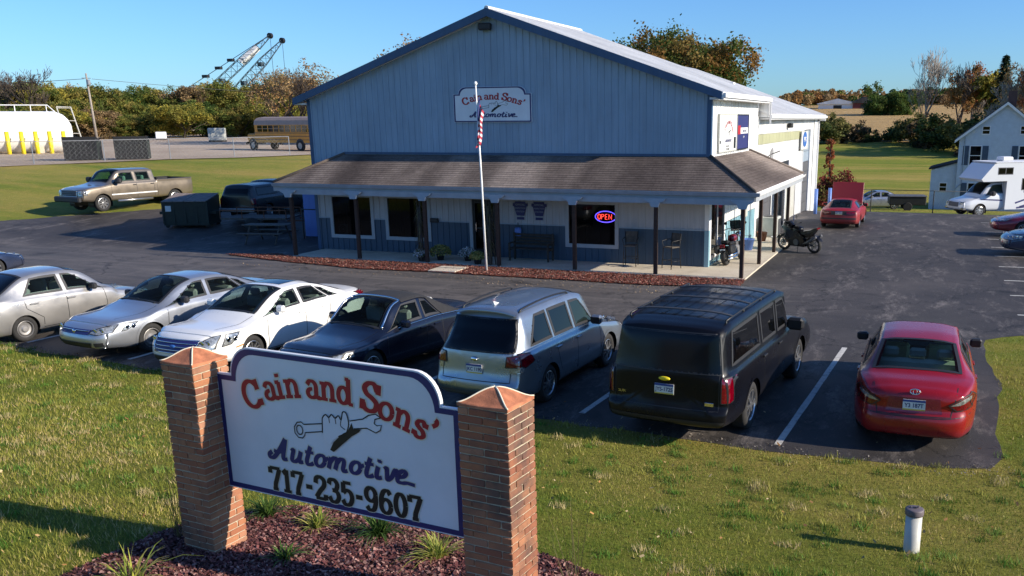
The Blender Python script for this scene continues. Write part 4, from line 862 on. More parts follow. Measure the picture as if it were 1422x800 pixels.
for lab, x, y, n, L, tn in [('leafy green clump behind the left end of the sign, beside the left pillar', .25, -22.4, 90, .26, DG), ('yellow green clump low behind the sign, second from the left pillar', 1.0, -22.5, 70, .24, YG), ('wide dark green clump behind the middle of the sign', 1.75, -22.45, 120, .28, DG), ('bright yellow clump behind the right part of the sign', 2.62, -22.75, 80, .26, YG), ('spiky yellow clump at the very bottom edge in front of the left pillar', .35, -24.35, 46, .36, YG), ('small yellow green tuft just right of the right pillar', 4.35, -23.45, 50, .2, YG), ('dark ragged weed in the shade between pillar and mulch', 1.25, -23.35, 60, .18, DG)]:
    plantlet('liriope_clump', lab, 'plant', x, y, int(n*1.4), L*1.35, .009, tn, 'leafy clumps in the sign bed')
for lab, x, y in [('thin tall dry weed stalks right beside the right pillar', 4.28, -23.2), ('thin dry weed stalks left of the left pillar', -.25, -23.1), ('wispy dry grass stalks at the left pillar foot', -.1, -23.3)]:
    plantlet('dry_weed', lab, 'plant', x, y, 16, .95, .0028, [(.20, .16, .07), (.12, .10, .04)], None, .28, droop=.2)
# mums in pots and corn stalks tied to posts
def mum(x, y, label, tn, r=.3, z=.055):
    o = thing('potted_mum', label, 'potted plant', (x, y, z), 0, 'potted mums by the door'); MB().lathe([(.0, 0), (.11, 0), (.15, .2), (.16, .22), (.13, .22), (.0, .18)], 16).ob('pot', 'plastic_dark', o, smooth=True)
    n = 900; a = rng.uniform(0, 2*pi, n); ph = np.arccos(rng.uniform(-.15, 1, n)); rr = r*rng.uniform(.82, 1.05, n); c = np.stack([np.cos(a)*np.sin(ph)*rr, np.sin(a)*np.sin(ph)*rr, .22+np.cos(ph)*rr*.8], 1)
    d = rng.normal(size=(n, 3)); d /= np.linalg.norm(d, axis=1)[:, None]; e = np.cross(d, rng.normal(size=(n, 3))); e /= np.linalg.norm(e, axis=1)[:, None]; f = np.cross(d, e); s = .028
    V = np.stack([c-e*s, c+f*s, c+e*s, c-f*s], 1).reshape(-1, 3); F = np.arange(4*n).reshape(n, 4); t = np.repeat(np.array(tn)[rng.randint(0, len(tn), n)]*rng.uniform(.7, 1.3, (n, 1)), 4, 0); ob('flowers', fast('flowers', V, F, 'leafy', t), o)
W_ = [(.55, .58, .62), (.62, .62, .60), (.10, .15, .07)]; Y_ = [(.38, .34, .10), (.45, .40, .14), (.12, .17, .05)]
mum(-10.0, -1.7, 'white potted mum at the foot of the left corn stalks', W_, .30); mum(-9.5, -1.25, 'yellow potted mum beside the white one left of the door', Y_, .40); mum(-8.45, -1.15, 'pale potted mum just right of the stepping slab', W_, .32); mum(-7.75, -1.75, 'small yellow mum at the foot of the right corn stalks', Y_, .28)
def stalks(x, y, label, h=2.25):
    o = thing('corn_stalk_bundle', label, 'corn stalks', (x, y, .055), 0, 'corn stalk bundles tied to porch posts'); b = MB(); V = []; F = []; Tn = []
    for k in range(16):
        a = random.uniform(0, 2*pi); r0, r1 = random.uniform(.02, .2), random.uniform(.0, .16); hh = h*random.uniform(.8, 1.0); b.tube([(cos(a)*r0, sin(a)*r0, 0), (cos(a)*.08, sin(a)*.08, hh*.5), (cos(a)*r1, sin(a)*r1, hh)], .011, 5)
        for q in range(9):
            z = hh*random.uniform(.25, 1); c = random.uniform(0, 2*pi); l = random.uniform(.25, .55); p = len(V); tt = random.choice([(.16, .13, .06), (.10, .085, .04), (.22, .18, .09)])
            for s in range(4):
                u = s/3; w = .022*(1-u*.9)
                for sg_ in (-1, 1): V.append((cos(c)*l*u*.5-sin(c)*w*sg_, sin(c)*l*u*.5+cos(c)*w*sg_, z+.12*u-l*u*u*.9)); Tn.append(tt)
            for s in range(3): F.append((p+2*s, p+2*s+1, p+2*s+3, p+2*s+2))
    b.ob('stalks', 'wood_grey', o, smooth=True); ob('leaves', fast('leaves', np.array(V), np.array(F), 'leafy', np.array(Tn)), o)
stalks(-9.98, -1.75, 'dry corn stalk bundle tied to the porch post left of the door'); stalks(-7.25, -1.75, 'dry corn stalk bundle tied to the porch post right of the door')
bg = thing('hanging_bag', 'blue bag hanging on the wall right of the corn stalks by the door', 'bag', (-6.95, -.08, 1.05)); MB().rbox(-.12, .12, -.08, .05, -.25, .12, .04).ob('pouch', 'bollard_blue', bg); MB().tube([(-.06, 0, .1), (0, 0, .3), (.06, 0, .1)], .01, 5).ob('strap', 'black', bg)
# vent pipe in the lawn
pz = H(7.1, -20.3)
pp = thing('vent_pipe', 'short white plastic pipe with dark screwed cap standing in the lawn', 'pipe', (7.1, -20.3, pz), 0); pp.scale = (.88, .88, .74); MB().lathe([(.098, -.1), (.098, .60), (.085, .60), (.085, .3)], 32).ob('pipe_body', 'pvc', pp, smooth=True)
b = MB(); b.lathe([(.0, .685), (.095, .685), (.108, .678), (.112, .665), (.112, .60), (.108, .585), (.0985, .585)], 36); b.ob('cap', 'pvc_cap', pp, smooth=True); b = MB(); b.box(-.02, .02, -.012, .012, .685, .715); b.tube([(.04, .03, .68), (.04, .03, .715)], .012, 6); b.tube([(-.05, .02, .68), (-.05, .02, .705)], .010, 6); b.ob('cap_bolt', 'pvc_cap', pp)
# lawn grass
def grass(name, poly, n, h, w, keep=None, lab=''):
    xs = [p[0] for p in poly]; ys = [p[1] for p in poly]; X = rng.uniform(min(xs), max(xs), n); Y = rng.uniform(min(ys), max(ys), n); k = inpoly(poly, X+rng.normal(0, .045, n), Y+rng.normal(0, .045, n))
    d = np.hypot(X-7, Y+30); k &= rng.uniform(0, 1, n) < np.clip((9.5/d)**1.6, .12, 1)
    for P in ([MBED] if keep is None else keep): k &= ~inpoly(P, X+rng.normal(0, .05, n), Y+rng.normal(0, .05, n))
    X = X[k]; Y = Y[k]; d = d[k]; n = len(X); Z = hgt(X, Y)
    pat = .5+.5*np.sin(X*.9+1.3*np.sin(Y*.7))*np.cos(Y*1.1+np.sin(X*.5)*2); pat2 = .5+.5*np.sin(X*.31+Y*.5+2*np.sin(Y*.23+X*.2))
    wv = np.zeros(n)
    for q in range(14):
        th = rng.uniform(0, pi); fr = rng.uniform(.5, 5.0); wv += np.sin((X*np.cos(th)+Y*np.sin(th))*fr+rng.uniform(0, 6)+.6*np.sin(X*1.7+q)+.6*np.sin(Y*1.3-q))/(1+fr*.25)
    wv = .5+wv/5.2; pat = .25*pat+.25*pat2+.5*wv+rng.normal(0, .12, n)
    hh = h*rng.uniform(.5, 1.3, n)*(.8+.4*pat2); a = rng.uniform(0, 2*pi, n); wd = w*np.clip(d/9, 1, 2.2)*rng.uniform(.7, 1.3, n); ln = rng.uniform(-.7, .7, (n, 2))*hh[:, None]
    u = np.stack([np.cos(a), np.sin(a)], 1)*wd[:, None]/2; c = np.stack([X, Y], 1)
    V = np.concatenate([np.concatenate([c-u, Z[:, None]-.01], 1)[:, None], np.concatenate([c+u, Z[:, None]-.01], 1)[:, None], np.concatenate([c+ln, (Z+hh)[:, None]], 1)[:, None]], 1).reshape(-1, 3)
    A = np.array([.11, .17, .02]); B = np.array([.40, .345, .07]); Cc = np.array([.58, .44, .20]); p = np.clip(pat, 0, 1)[:, None]
    t = A*(1-p)+B*p; dry = rng.uniform(0, 1, n) < .05+.9*np.clip(p[:, 0]-.5, 0, 1); t[dry] = Cc*rng.uniform(.6, 1.2, (dry.sum(), 1)); t *= rng.uniform(.65, 1.35, (n, 1))
    o = ob(name, fast(name, V, np.arange(3*n).reshape(n, 3), 'leafy', np.repeat(t, 3, 0)), kind='stuff'); o['label'] = lab; return o
m_tint('grass', (1, 1, 1), .7, .25)
front = [(-16, -14.9), (-12.9, -15.55), (-7.7, -16.2), (1.3, -16.6), (3, -16.78), (5.3, -16.95), (7.4, -16.8), (8.3, -16.5), (8.5, -12.8), (8.4, -8.15), (9.2, -7.6), (14, -7.4), (14, -28), (-16, -28)]
grass('lawn_grass', front, 900000, .05, .007, lab='short autumn grass of the lawn around the roadside sign')

n_c = 1500; CX = rng.uniform(-14, 12, n_c); CY = rng.uniform(-27, -15.5, n_c); kk = inpoly(front, CX, CY) & ~inpoly(MBED, CX, CY); CX, CY = CX[kk], CY[kk]; n_c = len(CX); m_b = 55
X = np.repeat(CX, m_b)+rng.normal(0, .07, n_c*m_b); Y = np.repeat(CY, m_b)+rng.normal(0, .07, n_c*m_b); Z = hgt(X, Y); nn_ = len(X); hh = np.repeat(rng.uniform(.05, .105, n_c), m_b)*rng.uniform(.5, 1.2, nn_); a_ = rng.uniform(0, 2*pi, nn_); w_ = .009*rng.uniform(.6, 1.6, nn_); ln = rng.uniform(-.6, .6, (nn_, 2))*hh[:, None]
u_ = np.stack([np.cos(a_), np.sin(a_)], 1)*w_[:, None]/2; c2_ = np.stack([X, Y], 1); V = np.concatenate([np.concatenate([c2_-u_, Z[:, None]], 1)[:, None], np.concatenate([c2_+u_, Z[:, None]], 1)[:, None], np.concatenate([c2_+ln, (Z+hh)[:, None]], 1)[:, None]], 1).reshape(-1, 3)
tt = np.array([(.10, .22, .03), (.07, .15, .02), (.52, .42, .20), (.34, .33, .07), (.16, .26, .05)])[rng.randint(0, 5, n_c)]; tt = np.repeat(tt, m_b, 0)*rng.uniform(.6, 1.3, (nn_, 1))
o = ob('lawn_tufts', fast('lawn_tufts', V, np.arange(3*nn_).reshape(nn_, 3), 'grass', np.repeat(tt, 3, 0)), kind='stuff'); o['label'] = 'darker and straw coloured tufts standing up in the lawn'
# ---------------------------------------------------------------- vehicles
def pchip(xs, ys):
    xs = np.array(xs, float); ys = np.array(ys, float); h = np.diff(xs); dl = np.diff(ys)/h; d = np.zeros(len(xs))
    for k in range(1, len(xs)-1):
        if dl[k-1]*dl[k] > 0: w1 = 2*h[k]+h[k-1]; w2 = h[k]+2*h[k-1]; d[k] = (w1+w2)/(w1/dl[k-1]+w2/dl[k])
    d[0] = dl[0]; d[-1] = dl[-1]
    def f(x):
        x = np.clip(np.asarray(x, float), xs[0], xs[-1]); k = np.clip(np.searchsorted(xs, x)-1, 0, len(h)-1); t = (x-xs[k])/h[k]
        return (2*t**3-3*t*t+1)*ys[k]+(t**3-2*t*t+t)*h[k]*d[k]+(-2*t**3+3*t*t)*ys[k+1]+(t**3-t*t)*h[k]*d[k+1]
    return f
class Hull:
    """lofted vehicle shell. stations: (s from the nose, belt z, top z, top half width, belt half width factor)"""
    def __init__(q, L, W, zb, st, bow, ef, er, round_=.13, rl=.55, drop=.055, tumble=.9):
        q.L, q.W = L, W; s = [a[0] for a in st]; q.fb = pchip(s, [a[1] for a in st]); q.ft = pchip(s, [a[2] for a in st]); q.fr = pchip(s, [a[3] for a in st]); q.fwb = pchip(s, [a[4] if len(a) > 4 else .93 for a in st])
        q.zb = zb; q.bow = pchip([a for a, b in bow], [b for a, b in bow]); q.ef = pchip([a for a, b in ef], [b for a, b in ef]); q.er = pchip([a for a, b in er], [b for a, b in er]); q.ro, q.rl, q.drop = round_, rl, drop
    cb = .42
    def ctrl(q, s):
        s = np.asarray(s, float); e = np.minimum(s, q.L-s); w = q.W/2*(1-q.ro*np.clip(1-e/q.rl, 0, 1)**1.9); zb = q.zb+.05*np.clip(1-e/.5, 0, 1)
        b = q.fb(s); t = q.ft(s); r = q.fr(s); wb = w*q.fwb(s); r = np.minimum(r, wb*.97); dz = np.minimum(q.drop, .4*(t-b)); z0 = np.zeros_like(s)
        P = [(z0, zb), (.8*w, zb), (.955*w, zb+.07), (w*.992, zb+.30*(b-zb)), (w, zb+.62*(b-zb)), (w*.978, b-.09), (wb, b), (r, t-dz), (.6*r, t-dz*.22), (z0, t)]
        return np.array([p[0] for p in P]), np.array([p[1] for p in P])      # (K,S)
    def P(q, s, t, off=0.):
        """point(s) on the shell; t in 0..9 up one side (+y), 9..18 down the other"""
        s, t = np.broadcast_arrays(np.asarray(s, float), np.asarray(t, float)); sh = s.shape; s = s.ravel(); t = t.ravel(); sgn = np.where(t > 9, -1., 1.); tt = np.where(t > 9, 18-t, t)
        Y, Z = q.ctrl(s); K = 10; k = np.clip(np.floor(tt).astype(int), 0, K-2); u = tt-k; ix = np.arange(len(s))
        def g(A, j, mir):
            jj = np.where(j < 0, -j, np.where(j > K-1, 2*(K-1)-j, j)); v = A[jj, ix]; return np.where((j < 0) | (j > K-1), v*mir, v)
        def cm(A, mir):
            a, b, c, d = g(A, k-1, mir), g(A, k, 1), g(A, k+1, 1), g(A, k+2, mir); m1 = (c-a)*.5*.8; m2 = (d-b)*.5*.8
            # keep glass flanks flat between belt and roof edge
            fl = k == 6; m1 = np.where(fl, (c-b)*1.0, m1); m2 = np.where(fl, (c-b)*1.0, m2)
            k5 = k == 5; m2 = np.where(k5, (c-b)*.9, m2); k7 = k == 7; m1 = np.where(k7, (c-b)*1.35, m1)
            return (2*u**3-3*u*u+1)*b+(u**3-2*u*u+u)*m1+(-2*u**3+3*u*u)*c+(u**3-u*u)*m2
        y = cm(Y, -1); z = cm(Z, 1); x = q.L/2-s
        x = x+q.bow(s)*(1-np.clip(np.abs(y)/(q.W/2), 0, 1)**2)
        x = x-q.ef(z)*np.clip(1-s/.5, 0, 1)**1.3+q.er(z)*np.clip(1-(q.L-s)/.5, 0, 1)**1.3
        return np.stack([x, y*sgn, z], 1).reshape(*sh, 3)
    def N(q, s, t):
        e = .01; a = q.P(s+e, t)-q.P(s-e, t); b = q.P(s, t+e)-q.P(s, t-e); n = np.cross(a, b); n /= np.linalg.norm(n, axis=-1, keepdims=True)+1e-9
        p = q.P(s, t); c = np.array([0, 0, .6]); sg = np.sign(((p-c)*n*np.array([0, 1, 1])).sum(-1, keepdims=True)); sg[sg == 0] = 1; return n*sg
    def build(q, ns=120, nsub=5):
        e = .35; S_ = np.concatenate([np.linspace(0, e, 12)[:-1], np.linspace(e, q.L-e, ns), np.linspace(q.L-e, q.L, 12)[1:]]); Tt = np.arange(0, 18, 1/nsub); n = len(Tt)
        P = q.P(S_[:, None], Tt[None, :]); V = [P.reshape(-1, 3)]; F = []; ST = []
        for a in range(len(S_)-1):
            for b in range(n):
                F.append((a*n+b, a*n+(b+1) % n, (a+1)*n+(b+1) % n, (a+1)*n+b)); ST.append(((S_[a]+S_[a+1])/2, Tt[b]+.5/nsub))
        base = len(S_)*n
        for end in (0, 1):
            R = P[0 if end == 0 else -1].copy(); sg = 1 if end == 0 else -1; prev = 0 if end == 0 else (len(S_)-1)*n; zc = (R[:, 2].min()+R[:, 2].max())/2; E = q.ef if end == 0 else q.er
            Bw = q.bow(0 if end == 0 else q.L)
            raw = R[:, 0]-Bw*(1-np.clip(np.abs(R[:, 1])/(q.W/2), 0, 1)**2)+sg*E(R[:, 2])
            for f, bl in ((.985, .030), (.955, .062), (.91, .090), (.85, .114), (.76, .135), (.62, .150), (.42, .158), (.2, .16), (.05, .16)):
                bl *= q.cb
                y = R[:, 1]*f; z = zc+(R[:, 2]-zc)*f; x = raw.mean()+sg*bl-sg*E(z)+Bw*(1-np.clip(np.abs(y)/(q.W/2), 0, 1)**2); V.append(np.stack([x, y, z], 1))
                for b in range(n): F.append((prev+b, prev+(b+1) % n, base+(b+1) % n, base+b)); ST.append((-1, -1))
                prev = base; base += n
            F.append(tuple(range(prev, prev+n))); ST.append((-1, -1))
        q.V = np.concatenate(V); q.F = F; q.ST = np.array(ST); q.bvh = BVHTree.FromPolygons([Vector(v) for v in q.V], F); return q
    def cast(q, ax, a, b, off=.006):
        """ax F/B: (y,z) from the nose/tail; L/R: (s,z) from the side; T: (s,y) from above"""
        if ax == 'F': o, d = (q.L/2+2, a, b), (-1, 0, 0)
        elif ax == 'B': o, d = (-q.L/2-2, a, b), (1, 0, 0)
        elif ax == 'L': o, d = (q.L/2-a, 3, b), (0, -1, 0)
        elif ax == 'R': o, d = (q.L/2-a, -3, b), (0, 1, 0)
        else: o, d = (q.L/2-a, b, 6), (0, 0, -1)
        loc, n, i, _ = q.bvh.ray_cast(Vector(o), Vector(d))
        if loc is None:
            p = Vector(o)+Vector(d)*(q.L*.5+2 if ax in 'FB' else 3 if ax in 'LR' else 5); loc, n, i, _ = q.bvh.find_nearest(p)
        if n.dot(Vector(d)) > 0: n = -n
        return loc-Vector(d)*off*.6+n*off*.4 if ax != 'T' else loc+Vector((0, 0, off))
def patch(q, name, ax, poly, m, par, off=.006, step=.05, th=0, smooth=True):
    pts = []; n0 = len(poly)
    for a in range(n0):
        p, r = Vector(poly[a]), Vector(poly[(a+1) % n0]); k = max(1, int((r-p).length/step+.5))
        for t in range(k): pts.append(p.lerp(r, t/k))
    n = len(pts); xs = [p.x for p in pts]; ys = [p.y for p in pts]; P2 = [tuple(p) for p in pts]
    X, Y = np.meshgrid(np.arange(min(xs)+step/2, max(xs), step), np.arange(min(ys)+step/2, max(ys), step)); X, Y = X.ravel(), Y.ravel()
    if len(X): k = inpoly(P2, X, Y); pts += [Vector((a, b)) for a, b in zip(X[k], Y[k])]
    r = delaunay_2d_cdt(pts, [(a, (a+1) % n) for a in range(n)], [list(range(n))], 1, 1e-6); V = [tuple(q.cast(ax, p.x, p.y, off)) for p in r[0]]
    F = [tuple(f) for f in r[2]]; o = ob(name, me(name, V, F, m, smooth), par)
    if name in ('headlight', 'taillight'):
        b = MB(); strip(q, b, ax, poly, .016, off+.003, closed=True); b.ob('lamp_edge', 'black', o, smooth=True)
    if name == 'headlight':
        lo, hi = min(p[0] for p in poly), max(p[0] for p in poly); zc = sum(p[1] for p in poly)/len(poly); R_ = min(.055, (max(p[1] for p in poly)-min(p[1] for p in poly))*.33)
        for f in ((.36, .68) if hi-lo > .22 else (.5,)):
            c = q.cast(ax, lo+(hi-lo)*f, zc, off+.004); b = MB(); pl = {'F': 'x', 'B': 'x', 'L': 'y', 'R': 'y'}[ax]; sg = {'F': 1, 'B': -1, 'L': 1, 'R': -1}[ax]
            b.lathe([(R_, 0), (R_*.85, sg*.012), (R_*.75, sg*.004)], 16, None, pl, tuple(c)); b.lathe([(R_*.75, sg*.002), (0, sg*.006)], 16, None, pl, tuple(c)); b.ob('reflector', 'chrome', o, smooth=True)
    return o
def strip(q, b, ax, pts, w=.012, off=.003, step=.06, closed=False, m=None):
    P = [Vector(p) for p in pts]; 
    if closed: P.append(P[0])
    Q = []
    for a, c in zip(P[:-1], P[1:]):
        k = max(1, int((c-a).length/step)); Q += [a.lerp(c, t/k) for t in range(k)]
    Q.append(P[-1]); V = []
    for k, p in enumerate(Q):
        d = (Q[min(k+1, len(Q)-1)]-Q[max(k-1, 0)]).normalized(); nn = Vector((-d.y, d.x))*w/2
        V += [tuple(q.cast(ax, p.x+nn.x, p.y+nn.y, off)), tuple(q.cast(ax, p.x-nn.x, p.y-nn.y, off))]
    b.add(V, [(2*k, 2*k+2, 2*k+3, 2*k+1) for k in range(len(Q)-1)], m)
def stpatch(q, s0, s1, t0, t1, ns, nt, off):
    """grid on the shell; s0/s1 functions of v (0..1 from t0 to t1)"""
    v = np.linspace(0, 1, nt+1); u = np.linspace(0, 1, ns+1); tt = t0+(t1-t0)*v; a = np.array([s0(x) for x in v]); c = np.array([s1(x) for x in v]); S_ = a[:, None]+(c-a)[:, None]*u[None, :]; Tt = np.broadcast_to(tt[:, None], S_.shape)
    return q.P(S_, Tt)+q.N(S_, Tt)*off
def gridfaces(nr, nc): return [(j*nc+i, j*nc+i+1, (j+1)*nc+i+1, (j+1)*nc+i) for j in range(nr-1) for i in range(nc-1)]
def glasspane(q, par, s0, s1, t0, t1, m='glass_car', ns=12, nt=6, seal='plastic_dark', sw=.028, name='window', lab=None):
    G = stpatch(q, s0, s1, t0, t1, ns, nt, .002); o = ob(name, me(name, G.reshape(-1, 3), gridfaces(nt+1, ns+1), m, True), par)
    if lab: o['label'] = lab
    # rubber seal ring round the pane
    nr, nc = nt+1, ns+1; loop = [(0, i) for i in range(nc)]+[(j, nc-1) for j in range(1, nr)]+[(nr-1, i) for i in range(nc-2, -1, -1)]+[(j, 0) for j in range(nr-2, 0, -1)]
    cen = (nr//2, nc//2); V = []; ce = G[cen]
    Nn = stpatch(q, s0, s1, t0, t1, ns, nt, .009)-G
    for j, i in loop:
        ji = 1 if j == 0 else nr-2 if j == nr-1 else j; ii = 1 if i == 0 else nc-2 if i == nc-1 else i; d = G[ji, ii]-G[j, i]; L_ = np.linalg.norm(d); d = d/max(L_, 1e-6); n_ = Nn[j, i]
        V += [G[j, i]-d*sw*.5+n_*.5, G[j, i]+d*min(sw*1.5, L_*.85)+n_*.7]
    n = len(loop); so = ob('seal', me('seal', V, [(2*k, 2*((k+1) % n), 2*((k+1) % n)+1, 2*k+1) for k in range(n)], seal, True), o)
    q.cut.append((s0, s1, t0, t1)); return o
def wheel_parts(r, w, style, nsp=5):
    """tyre and rim data, axle along y, outer side +y"""
    b = MB(); b.lathe([(r*.64, -w/2+.02), (r*.66, -w/2+.005), (r*.84, -w/2), (r*.96, -w/2+.02), (r, -w/2+.05), (r, w/2-.05), (r*.96, w/2-.02), (r*.84, w/2), (r*.66, w/2-.005), (r*.64, w/2-.02)], 36, None, 'y'); ty = b.mesh('tyre', 'rubber', True)
    b = MB(); R = r*.66; y = w/2-.012; b.lathe([(R, y), (R*.94, y+.006), (R*.90, y-.012), (R*.88, y-.09), (R*.2, y-.10), (.0, y-.10)], 36, None, 'y')
    mt = 'steel_rim' if style == 'steel' else 'alloy'
    if style == 'steel':
        b.lathe([(R*.86, y-.06), (R*.7, y-.02), (R*.45, y-.03), (R*.3, y+.0), (.0, y+.0)], 30, None, 'y')
    else:
        for k in range(nsp):
            a = 2*pi*k/nsp
            for da in ((-.09, .09) if nsp > 5 else (-.15, .15)):
                c0 = a+da*.6; c1 = a+da*1.6; p0 = (cos(c0)*R*.18, sin(c0)*R*.18); p1 = (cos(c1)*R*.93, sin(c1)*R*.93); n_ = Vector((-(p1[1]-p0[1]), p1[0]-p0[0])).normalized()*R*.06
                v = []
                for p in (p0, p1):
                    for sg_ in (-1, 1):
                        for yy in (y-.045, y-.002 if p is p0 else y-.004): v.append((p[0]+n_.x*sg_, yy, p[1]+n_.y*sg_))
                b.add(v, [(0, 1, 3, 2), (4, 6, 7, 5), (0, 4, 5, 1), (2, 3, 7, 6), (1, 5, 7, 3), (0, 2, 6, 4)])
        b.lathe([(R*.24, y-.05), (R*.24, y+.002), (R*.1, y+.008), (0, y+.008)], 16, None, 'y')
    return ty, b.mesh('rim', mt, False), b
def add_wheels(P, L, W, axles, r, w, style, nsp=5, inset=.03, only=None):
    ty, rm, _ = wheel_parts(r, w, style, nsp); hub = MB().lathe([(r*.60, 0), (0, 0)], 24, None, 'y', (0, w/2-.085, 0)).mesh('brake_disc', 'plastic_dark')
    for s in axles:
        for sd in (1, -1):
            wo = ob('wheel', hub, P, (L/2-s, sd*(W/2-inset-w/2), r), (0, 0, 0 if sd > 0 else pi)); ob('tyre', ty, wo); ob('rim', rm, wo)
def finish_body(q, P, m, axles, ra, wz, name='body', extra=None, lip=True, wellm='black'):
    ST = q.ST; cen = np.array([q.V[list(f[:4])].mean(0) for f in q.F]); keep = np.ones(len(q.F), bool)
    for s0, s1, t0, t1 in q.cut:
        for mir in ((0,) if (t0 < 9 < t1) else (0, )):
            v = (ST[:, 1]-t0)/(t1-t0); ok = (v > .0) & (v < 1.) & (ST[:, 0] >= 0); idx = np.where(ok)[0]
            for k in idx:
                if s0(v[k])+.03 < ST[k, 0] < s1(v[k])-.03 and .06 < v[k] < .94: keep[k] = False
    for s in axles:
        d = np.hypot(cen[:, 0]-(q.L/2-s), cen[:, 2]-wz); keep &= ~((d < ra) & (np.abs(cen[:, 1]) > q.W*.28) & (np.abs(cen[:, 1]) > 0))
    if extra is not None: keep &= ~extra(cen, ST)
    F = [f for f, k in zip(q.F, keep) if k]; d = me(name, q.V, F, m, True); o = ob(name, d, P)
    if lip:
        for s in axles:
            a0 = math.asin(max(-1, min(1, (q.zb+.03-wz)/ra)))
            for ax in 'LR':
                b = MB(); pts = [(s+(ra+.006)*cos(t), wz+(ra+.006)*sin(t)) for t in np.linspace(a0, pi-a0, 26)]; strip(q, b, ax, pts, .055, .007); b.ob('wheel_arch', m, P, smooth=True)
    for s in axles:
        for sd in (1, -1):
            b = MB(); n = 16; V = []; a0 = -.35
            for k in range(n+1):
                t = a0+(pi-2*a0)*k/n
                for yy in (q.W*.27, q.W/2-.055): V.append((q.L/2-s+(ra+.012)*cos(t), sd*yy, wz+(ra+.012)*sin(t)))
            b.add(V, [(2*k, 2*k+2, 2*k+3, 2*k+1) for k in range(n)]); b.add([V[2*k] for k in range(n+1)], [tuple(range(n+1))]); b.ob('wheel_well', wellm, P)
    return o
def interior(P, L, W, s0, s1, zb, seats, m='interior_dark', sm_='interior_grey', dashz=None, rows=(1.0, 1.9)):
    b = MB(); x0, x1 = L/2-s1, L/2-s0; w = W/2-.12
    b.quad((x0, -w, zb), (x1, -w, zb), (x1, w, zb), (x0, w, zb)); b.ob('cabin_floor', m, P)
    if dashz: MB().rbox(x1-.45, x1-.02, -w, w, zb-.0, dashz, .04).ob('dashboard', m, P); MB().tube([(x1-.62+.05*cos(t), .36+.18*sin(t)*1, dashz-.03+.16*cos(t)) for t in np.linspace(0, 2*pi, 18)], .014, 6).ob('steering_wheel', m, P, smooth=True)
    for (s, n, z, wd) in seats:
        ys = (-.36, .36) if n == 2 else (-.42, 0, .42) if n == 3 else (0,)
        if n == 3: MB().rbox(L/2-s-.12, L/2-s+.04, -w+.05, w-.05, zb, z-.16, .05).ob('seat_back', sm_, P)
        for y in ys:
            if n != 3: MB().rbox(L/2-s-.13, L/2-s+.03, y-wd/2, y+wd/2, zb, z-.16, .05).ob('seat_back', sm_, P)
            MB().rbox(L/2-s-.10, L/2-s+.0, y-.13, y+.13, z-.13, z+.02, .035).ob('headrest', sm_, P)
def mirror(P, q, s, z, m='plastic_dark', size=1., y=None):
    y = y or q.W/2*.95
    for sd in (1, -1):
        o = MB().rbox(-.07*size, .06*size, -.0, .20*size, -.075*size, .075*size, .035*size, None, T(q.L/2-s, sd*y+(0 if sd > 0 else -.20*size), z)).ob('mirror', m, P, smooth=False)
        MB().box(-.075*size, -.072*size, .025, .175*size, -.05*size, .05*size, None, T(q.L/2-s, sd*y+(0 if sd > 0 else -.20*size), z)).ob('mirror_glass', 'black', o)
def handles(P, q, pts, m, z):
    for s in pts:
        for ax in 'LR':
            c = q.cast(ax, s, z, .0); d = 1 if ax == 'L' else -1; MB().rbox(-.10, .10, -.012, .03, -.018, .018, .008, None, T(c.x, c.y+(0 if d > 0 else -.018), c.z)).ob('door_handle', m, P)
def plate(P, q, ax, z, text, y=0, style='pa', w=.31, h=.16):
    c = q.cast(ax, y, z, .02); o = ob('license_plate', MB().box(-.006, .006, -w/2, w/2, -h/2, h/2).mesh('license_plate', 'plate_white'), P, (c.x, c.y, c.z), (0, 0, 0 if ax == 'F' else pi))
    b = MB(); b.box(.0065, .008, -w/2, w/2, h/2-.035, h/2, 'plate_blue'); b.box(.0065, .008, -w/2, w/2, -h/2, -h/2+.02, 'plate_yellow'); b.ob('plate_band', 'plate_blue', o)
    c2 = bpy.data.curves.new('plate_text', 'FONT'); c2.body = text; c2.size = .085; c2.align_x = 'CENTER'; c2.offset = .002; c2.materials.append(MATS['ink_blue']); textmesh('plate_text', c2, o, (.0075, 0, -.035), (pi/2, 0, pi/2), .9)
def seams(P, q, side=(), top=(), ends=(), m='black'):
    b = MB()
    for pts in side:
        for ax in 'LR': strip(q, b, ax, pts, .014, .0025)
    for pts in top: strip(q, b, 'T', pts, .011, .0025)
    for ax, pts in ends: strip(q, b, ax, pts, .014, .0025)
    o = b.ob('panel_gaps', m, P); o['kind'] = 'stuff'; return o
def cst(v): return (lambda x: v)
def lin(a, b): return (lambda x: a+(b-a)*x)

